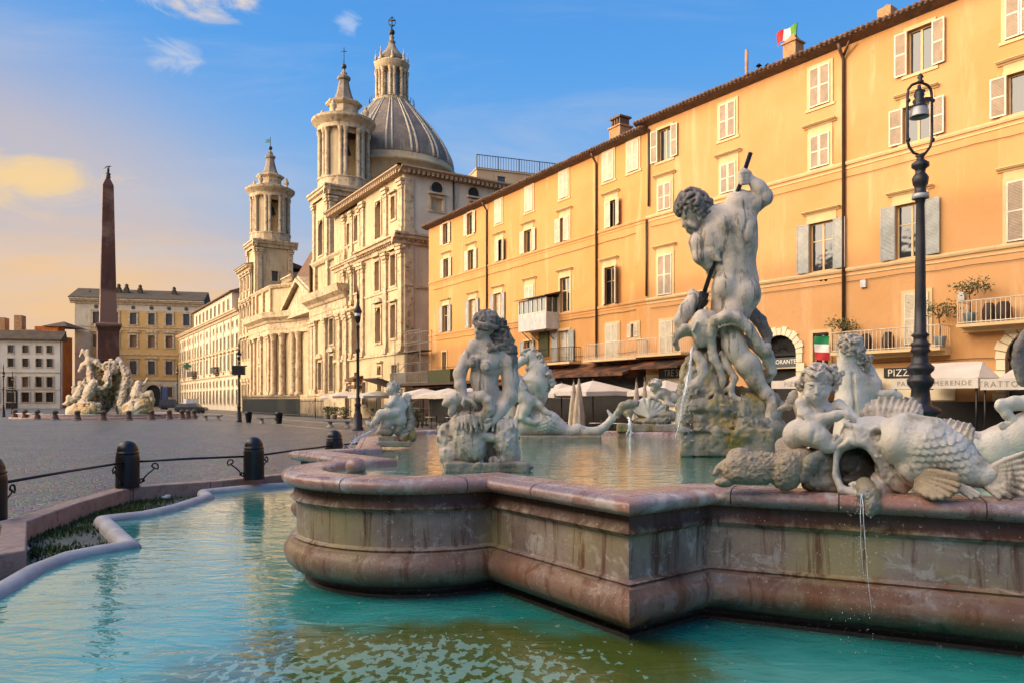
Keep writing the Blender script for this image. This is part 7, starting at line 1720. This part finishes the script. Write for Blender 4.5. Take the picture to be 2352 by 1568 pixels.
# cafe tables and chairs in the shade
def cafe(u,Y,i,lab):
    x=(u-UC)/F*Y
    t=thing('cafe_table','round cafe table '+lab,'table',(x,Y,0),'cafe tables under the parasols'); m=MB(); m.lathe((x,Y,0),[(.01,.74),(.38,.74),(.38,.77),(.01,.77)],14); m.build('top',M['rail_light'],t); m=MB(); m.lathe((x,Y,0),[(.22,0),(.22,.03),(.03,.06),(.03,.74)],8); m.build('leg',M['iron'],t)
    for sx in (-1,1):
        c=thing('cafe_chair',('left-hand' if sx<0 else 'right-hand')+' dark chair at the cafe table '+lab,'chair',(x+sx*.75,Y,0),'dark cafe chairs'); cx=x+sx*.75
        m=MB(); m.box(cx-.2,cx+.2,Y-.2,Y+.2,.43,.47); m.build('seat',M['wood'],c); m=MB(); m.box(cx+sx*.17,cx+sx*.2,Y-.2,Y+.2,.5,.92); m.build('backrest',M['wood'],c)
        for a in(-.17,.17):
            for b in(-.17,.17): m=MB(); m.tube([(cx+a,Y+b,0),(cx+a,Y+b,.43)],.018,4); m.build('leg',M['iron'],c)
for i,(u,Y,l) in enumerate(((1290,38,'left of the folded parasols'),(1370,37,'right of the folded parasols'),(1425,36.5,'left of the scallop shell'),(990,50,'left of the nymph'),(1035,49,'beside the nymph'),(950,54,'behind the dolphin statue'),(2215,23.5,'behind the fish fins'),(2290,22,'behind the tail of the fish'))): cafe(u,Y,i,l)
# parked vehicles far away
def car(u,Y,lab,mt,w=1.8,L=4.2,rz=.4,van=False):
    x=(u-UC)/F*Y; t=thing('parked_van' if van else 'parked_car',lab,'van' if van else 'car',(x,Y,0)); hL=L/2; z1=.9; z2=2.1 if van else 1.45
    m=MB(); 
    pr=[(-hL,.35),(-hL,z1),(-hL+.1,z2) if van else (-hL*.75,z2-.05),(hL*.35,z2),(hL*.62,z1+.05),(hL,z1-.1),(hL,.35)]
    ca,sa=math.cos(rz),math.sin(rz)
    def q(a,b,z): return (x+a*ca-b*sa,Y+a*sa+b*ca,z)
    n=len(pr); vs=[q(a,b*(1 if z<1.2 else .85),z) for b in(-w/2,w/2) for a,z in pr]; m.add(vs,[(i,(i+1)%n,n+(i+1)%n,n+i) for i in range(n)]+[tuple(range(n)),tuple(range(n,2*n))]); bd=m.build('body',mt,t)
    for b in(-1,1): m=MB(); m.add([q(-hL*.6,b*w*.455,z1+.08),q(hL*.5,b*w*.455,z1+.08),q(hL*.3,b*w*.435,z2-.15),q(-hL*.6,b*w*.435,z2-.15)],[(0,1,2,3)]); m.build('side_window',M['pane'],bd)
    for a in(-hL*.62,hL*.62):
        for b in(-w/2,w/2): m=MB(); m.tube([q(a,b-.1,.32),q(a,b+.1,.32)],.32,14,False); m.build('wheel',M['iron'],t)
    for b in(-.6,.6): m=MB(); m.add([q(hL+.01,b*w/2-.15,.62),q(hL+.01,b*w/2+.15,.62),q(hL+.01,b*w/2+.15,.75),q(hL+.01,b*w/2-.15,.75)],[(0,1,2,3)]); m.build('headlight',M['lamp_shade'],t)
M['blue']=plain('blue_sheeting',(.015,.035,.12),.7); M['green_sign']=plain('green_sign',(.03,.20,.11),.5)
M['car_w']=plain('white_car_paint',(.55,.55,.55),.3); M['car_d']=plain('dark_car_paint',(.03,.035,.045),.3)
car(437,115,'white van parked by the left end of the long palace',M['car_w'],1.9,4.8,2.1,True); car(396,150,'dark van parked in front of the ochre palace gateway',M['car_d'],1.9,4.6,.2,True); car(440,108,'dark low car parked before the white van',M['car_d'],1.8,4.2,.1)
# fountain details: stone balls, spouts, litter, weeds
def ballst(u,Y,z,r,lab):
    x=(u-UC)/F*Y; m=MB(); m.ball((x,Y,z),r,20,14,sz=.85); m.lathe((x,Y,z),[(r*1.005,-.01),(r*1.02,0),(r*1.005,.01)],20); tag(m.build('stone_ball',M['marble_rim'],loc=(x,Y,z)),lab,'stone ball')
ballst(818,8.95,1.10,.13,'half-sunk pink stone ball on the inner side of the lobed rim')
rnd=random.Random(11)
wd=MB()
def inpoly(p,poly):
    c=False; n=len(poly)
    for i in range(n):
        a,b=poly[i],poly[(i+1)%n]
        if (a[1]>p.y)!=(b[1]>p.y) and p.x<(b[0]-a[0])*(p.y-a[1])/(b[1]-a[1])+a[0]: c=not c
    return c
KI=offs(KERB,-.3); RO=offs(RIM,.15); cnt=0
spots=[Vector((rnd.uniform(-8,-4.5),rnd.uniform(7,18))) for _ in range(60)]
while cnt<5200:
    c0=rnd.choice(spots); p=Vector((c0.x+rnd.gauss(0,.3),c0.y+rnd.gauss(0,.3)))
    if not inpoly(p,KI) or inpoly(p,RO): cnt+=.02; continue
    h=rnd.uniform(.02,.09); a=rnd.uniform(0,6.28); w=.014; L=rnd.uniform(.0,.06)
    wd.add([(p.x-w*math.sin(a),p.y+w*math.cos(a),-.17),(p.x+w*math.sin(a),p.y-w*math.cos(a),-.17),(p.x+L*math.cos(a),p.y+L*math.sin(a),-.17+h)],[(0,1,2)]); cnt+=1
M['weed']=plain('weeds',(.035,.06,.008),.7,0,.3,.5,6)
o=wd.build('weeds',M['weed'],loc=(-6.5,12,-.17)); tag(o,'green weeds growing in the sunken channel between kerb and edging','weeds',kind='stuff')
for i,(u,v,l) in enumerate(((109,1202,'crumpled white cup in the sunken channel by the pink kerb'),(380,1142,'white scrap of paper in the channel near the nearest whole bollard'),(48,1266,'white scrap of litter at the left end of the channel'),(20,1250,'small pale scrap of litter at the left view edge'))):
    g_=G(u,v,-.14); m=MB(); m.ball((g_.x,g_.y,-.13),.07,9,6,sx=1.4,sz=.5); m.lathe((g_.x+.05,g_.y,-.14),[(.05,0),(.06,.05),(.03,.07)],8); tag(m.build('litter',M['white'],loc=(g_.x,g_.y,-.17)),l,'litter','scraps of white litter')
# water: jets, falls and drops
def jet(name,lab,pts,r,n,spread,seed,strands=3,par=None):
    rnd=random.Random(seed); t=thing(name,lab,'water jet',tuple(pts[-1])); 
    m=MB()
    def B3(t_): 
        k=t_*(len(pts)-1); i=min(int(k),len(pts)-2); f=k-i; return pts[i]*(1-f)+pts[i+1]*f
    for s in range(strands):
        off=Vector((rnd.gauss(0,spread*.25),rnd.gauss(0,spread*.25),rnd.gauss(0,spread*.2))); e=rnd.uniform(.5,1.0); m.tube([B3(i/14*e)+off*(i/14)+Vector((rnd.gauss(0,r*.6),0,rnd.gauss(0,r*.6))) for i in range(15)],[r*rnd.uniform(.4,1.1)*(1-.6*i/14) for i in range(15)],5)
    m.build('stream',M['spray'],t)
    m=MB()
    for i in range(n):
        q=rnd.uniform(.15,1.02); c=B3(min(q,1))+Vector((rnd.gauss(0,spread*q),rnd.gauss(0,spread*q),rnd.gauss(0,spread*q*1.2))); m.ball(c,r*rnd.uniform(.25,.75),5,4,sz=rnd.uniform(1,2))
    tag(m.build('drops',M['spray'],t),kind='stuff')
    return t
jet('water_jet','thin arc of water spurting from under the small child statue at the left',[P(865,986,13.0),P(848,992,12.8),P(828,1002,12.6),P(808,1018,12.4),P(800,1030,12.3)],.014,70,.05,1,3)
jet('water_fall','water spilling and dripping from the gaping mouth of the fish',[P(1978,1122,6.05),P(1974,1140,5.90),P(1971,1175,5.84),P(1970,1260,5.82),P(1972,1350,5.75),P(1976,1450,5.7)],.005,260,.14,2,2)
jet('water_fall','splash of water pouring from the octopus snout down the rock',[P(1590,795,11.6),P(1584,850,11.5),P(1572,910,11.4),P(1560,970,11.3),P(1552,1020,11.2)],.011,330,.13,3,4)
jet('water_fall','thin stream falling from the mouth beneath the scallop shell',[P(1446,962,18.2),P(1447,975,18.1),P(1448,990,18.1),P(1449,1004,18.0)],.03,50,.06,4,3)

g=thing('hoarding','blue wrapped hoarding standing before the ochre palace gateway','hoarding',((377-UC)/F*150,150,0)); x=(377-UC)/F*150; m=MB(); m.box(x-.6,x+.5,150,150.6,0,4.6); m.build('screen',M['blue'],g); m=MB(); m.box(x-.7,x-.6,149.9,150.7,0,4.8); m.build('post',M['iron'],g)
s_,z_=FW.sz(431,840,1.0); g=thing('pharmacy_cross','small green cross sign sticking out from the long palace','sign',FW.pt(s_,0,z_)); m=MB(); fbox(m,FW,s_-.12,s_+.12,.3,1.9,z_-.3,z_+.3); fbox(m,FW,s_-.125,s_+.125,.8,1.4,z_-.8,z_+.8); m.build('cross',M['green_sign'],g); m=MB(); m.tube([FW.pt(s_,0,z_),FW.pt(s_,.3,z_)],.06,5); m.build('bracket',M['iron'],g)
s_,z_=FW.sz(815,868,.8); g=thing('wooden_awning','small dark red wooden awning box on the palace wall behind the black lamp post','awning',FW.pt(s_,.3,z_)); m=MB(); fprof(m,FW,s_-1.3,s_+1.3,[(.36,z_+.3),(1.5,z_-.1),(1.5,z_-.35),(.36,z_-.35)]); m.build('roof',M['rust_wood'],g); m=MB(); fbox(m,FW,s_-1.2,s_+1.2,.36,1.3,z_-1.1,z_-.75); m.build('shelf',M['rust_wood'],g)
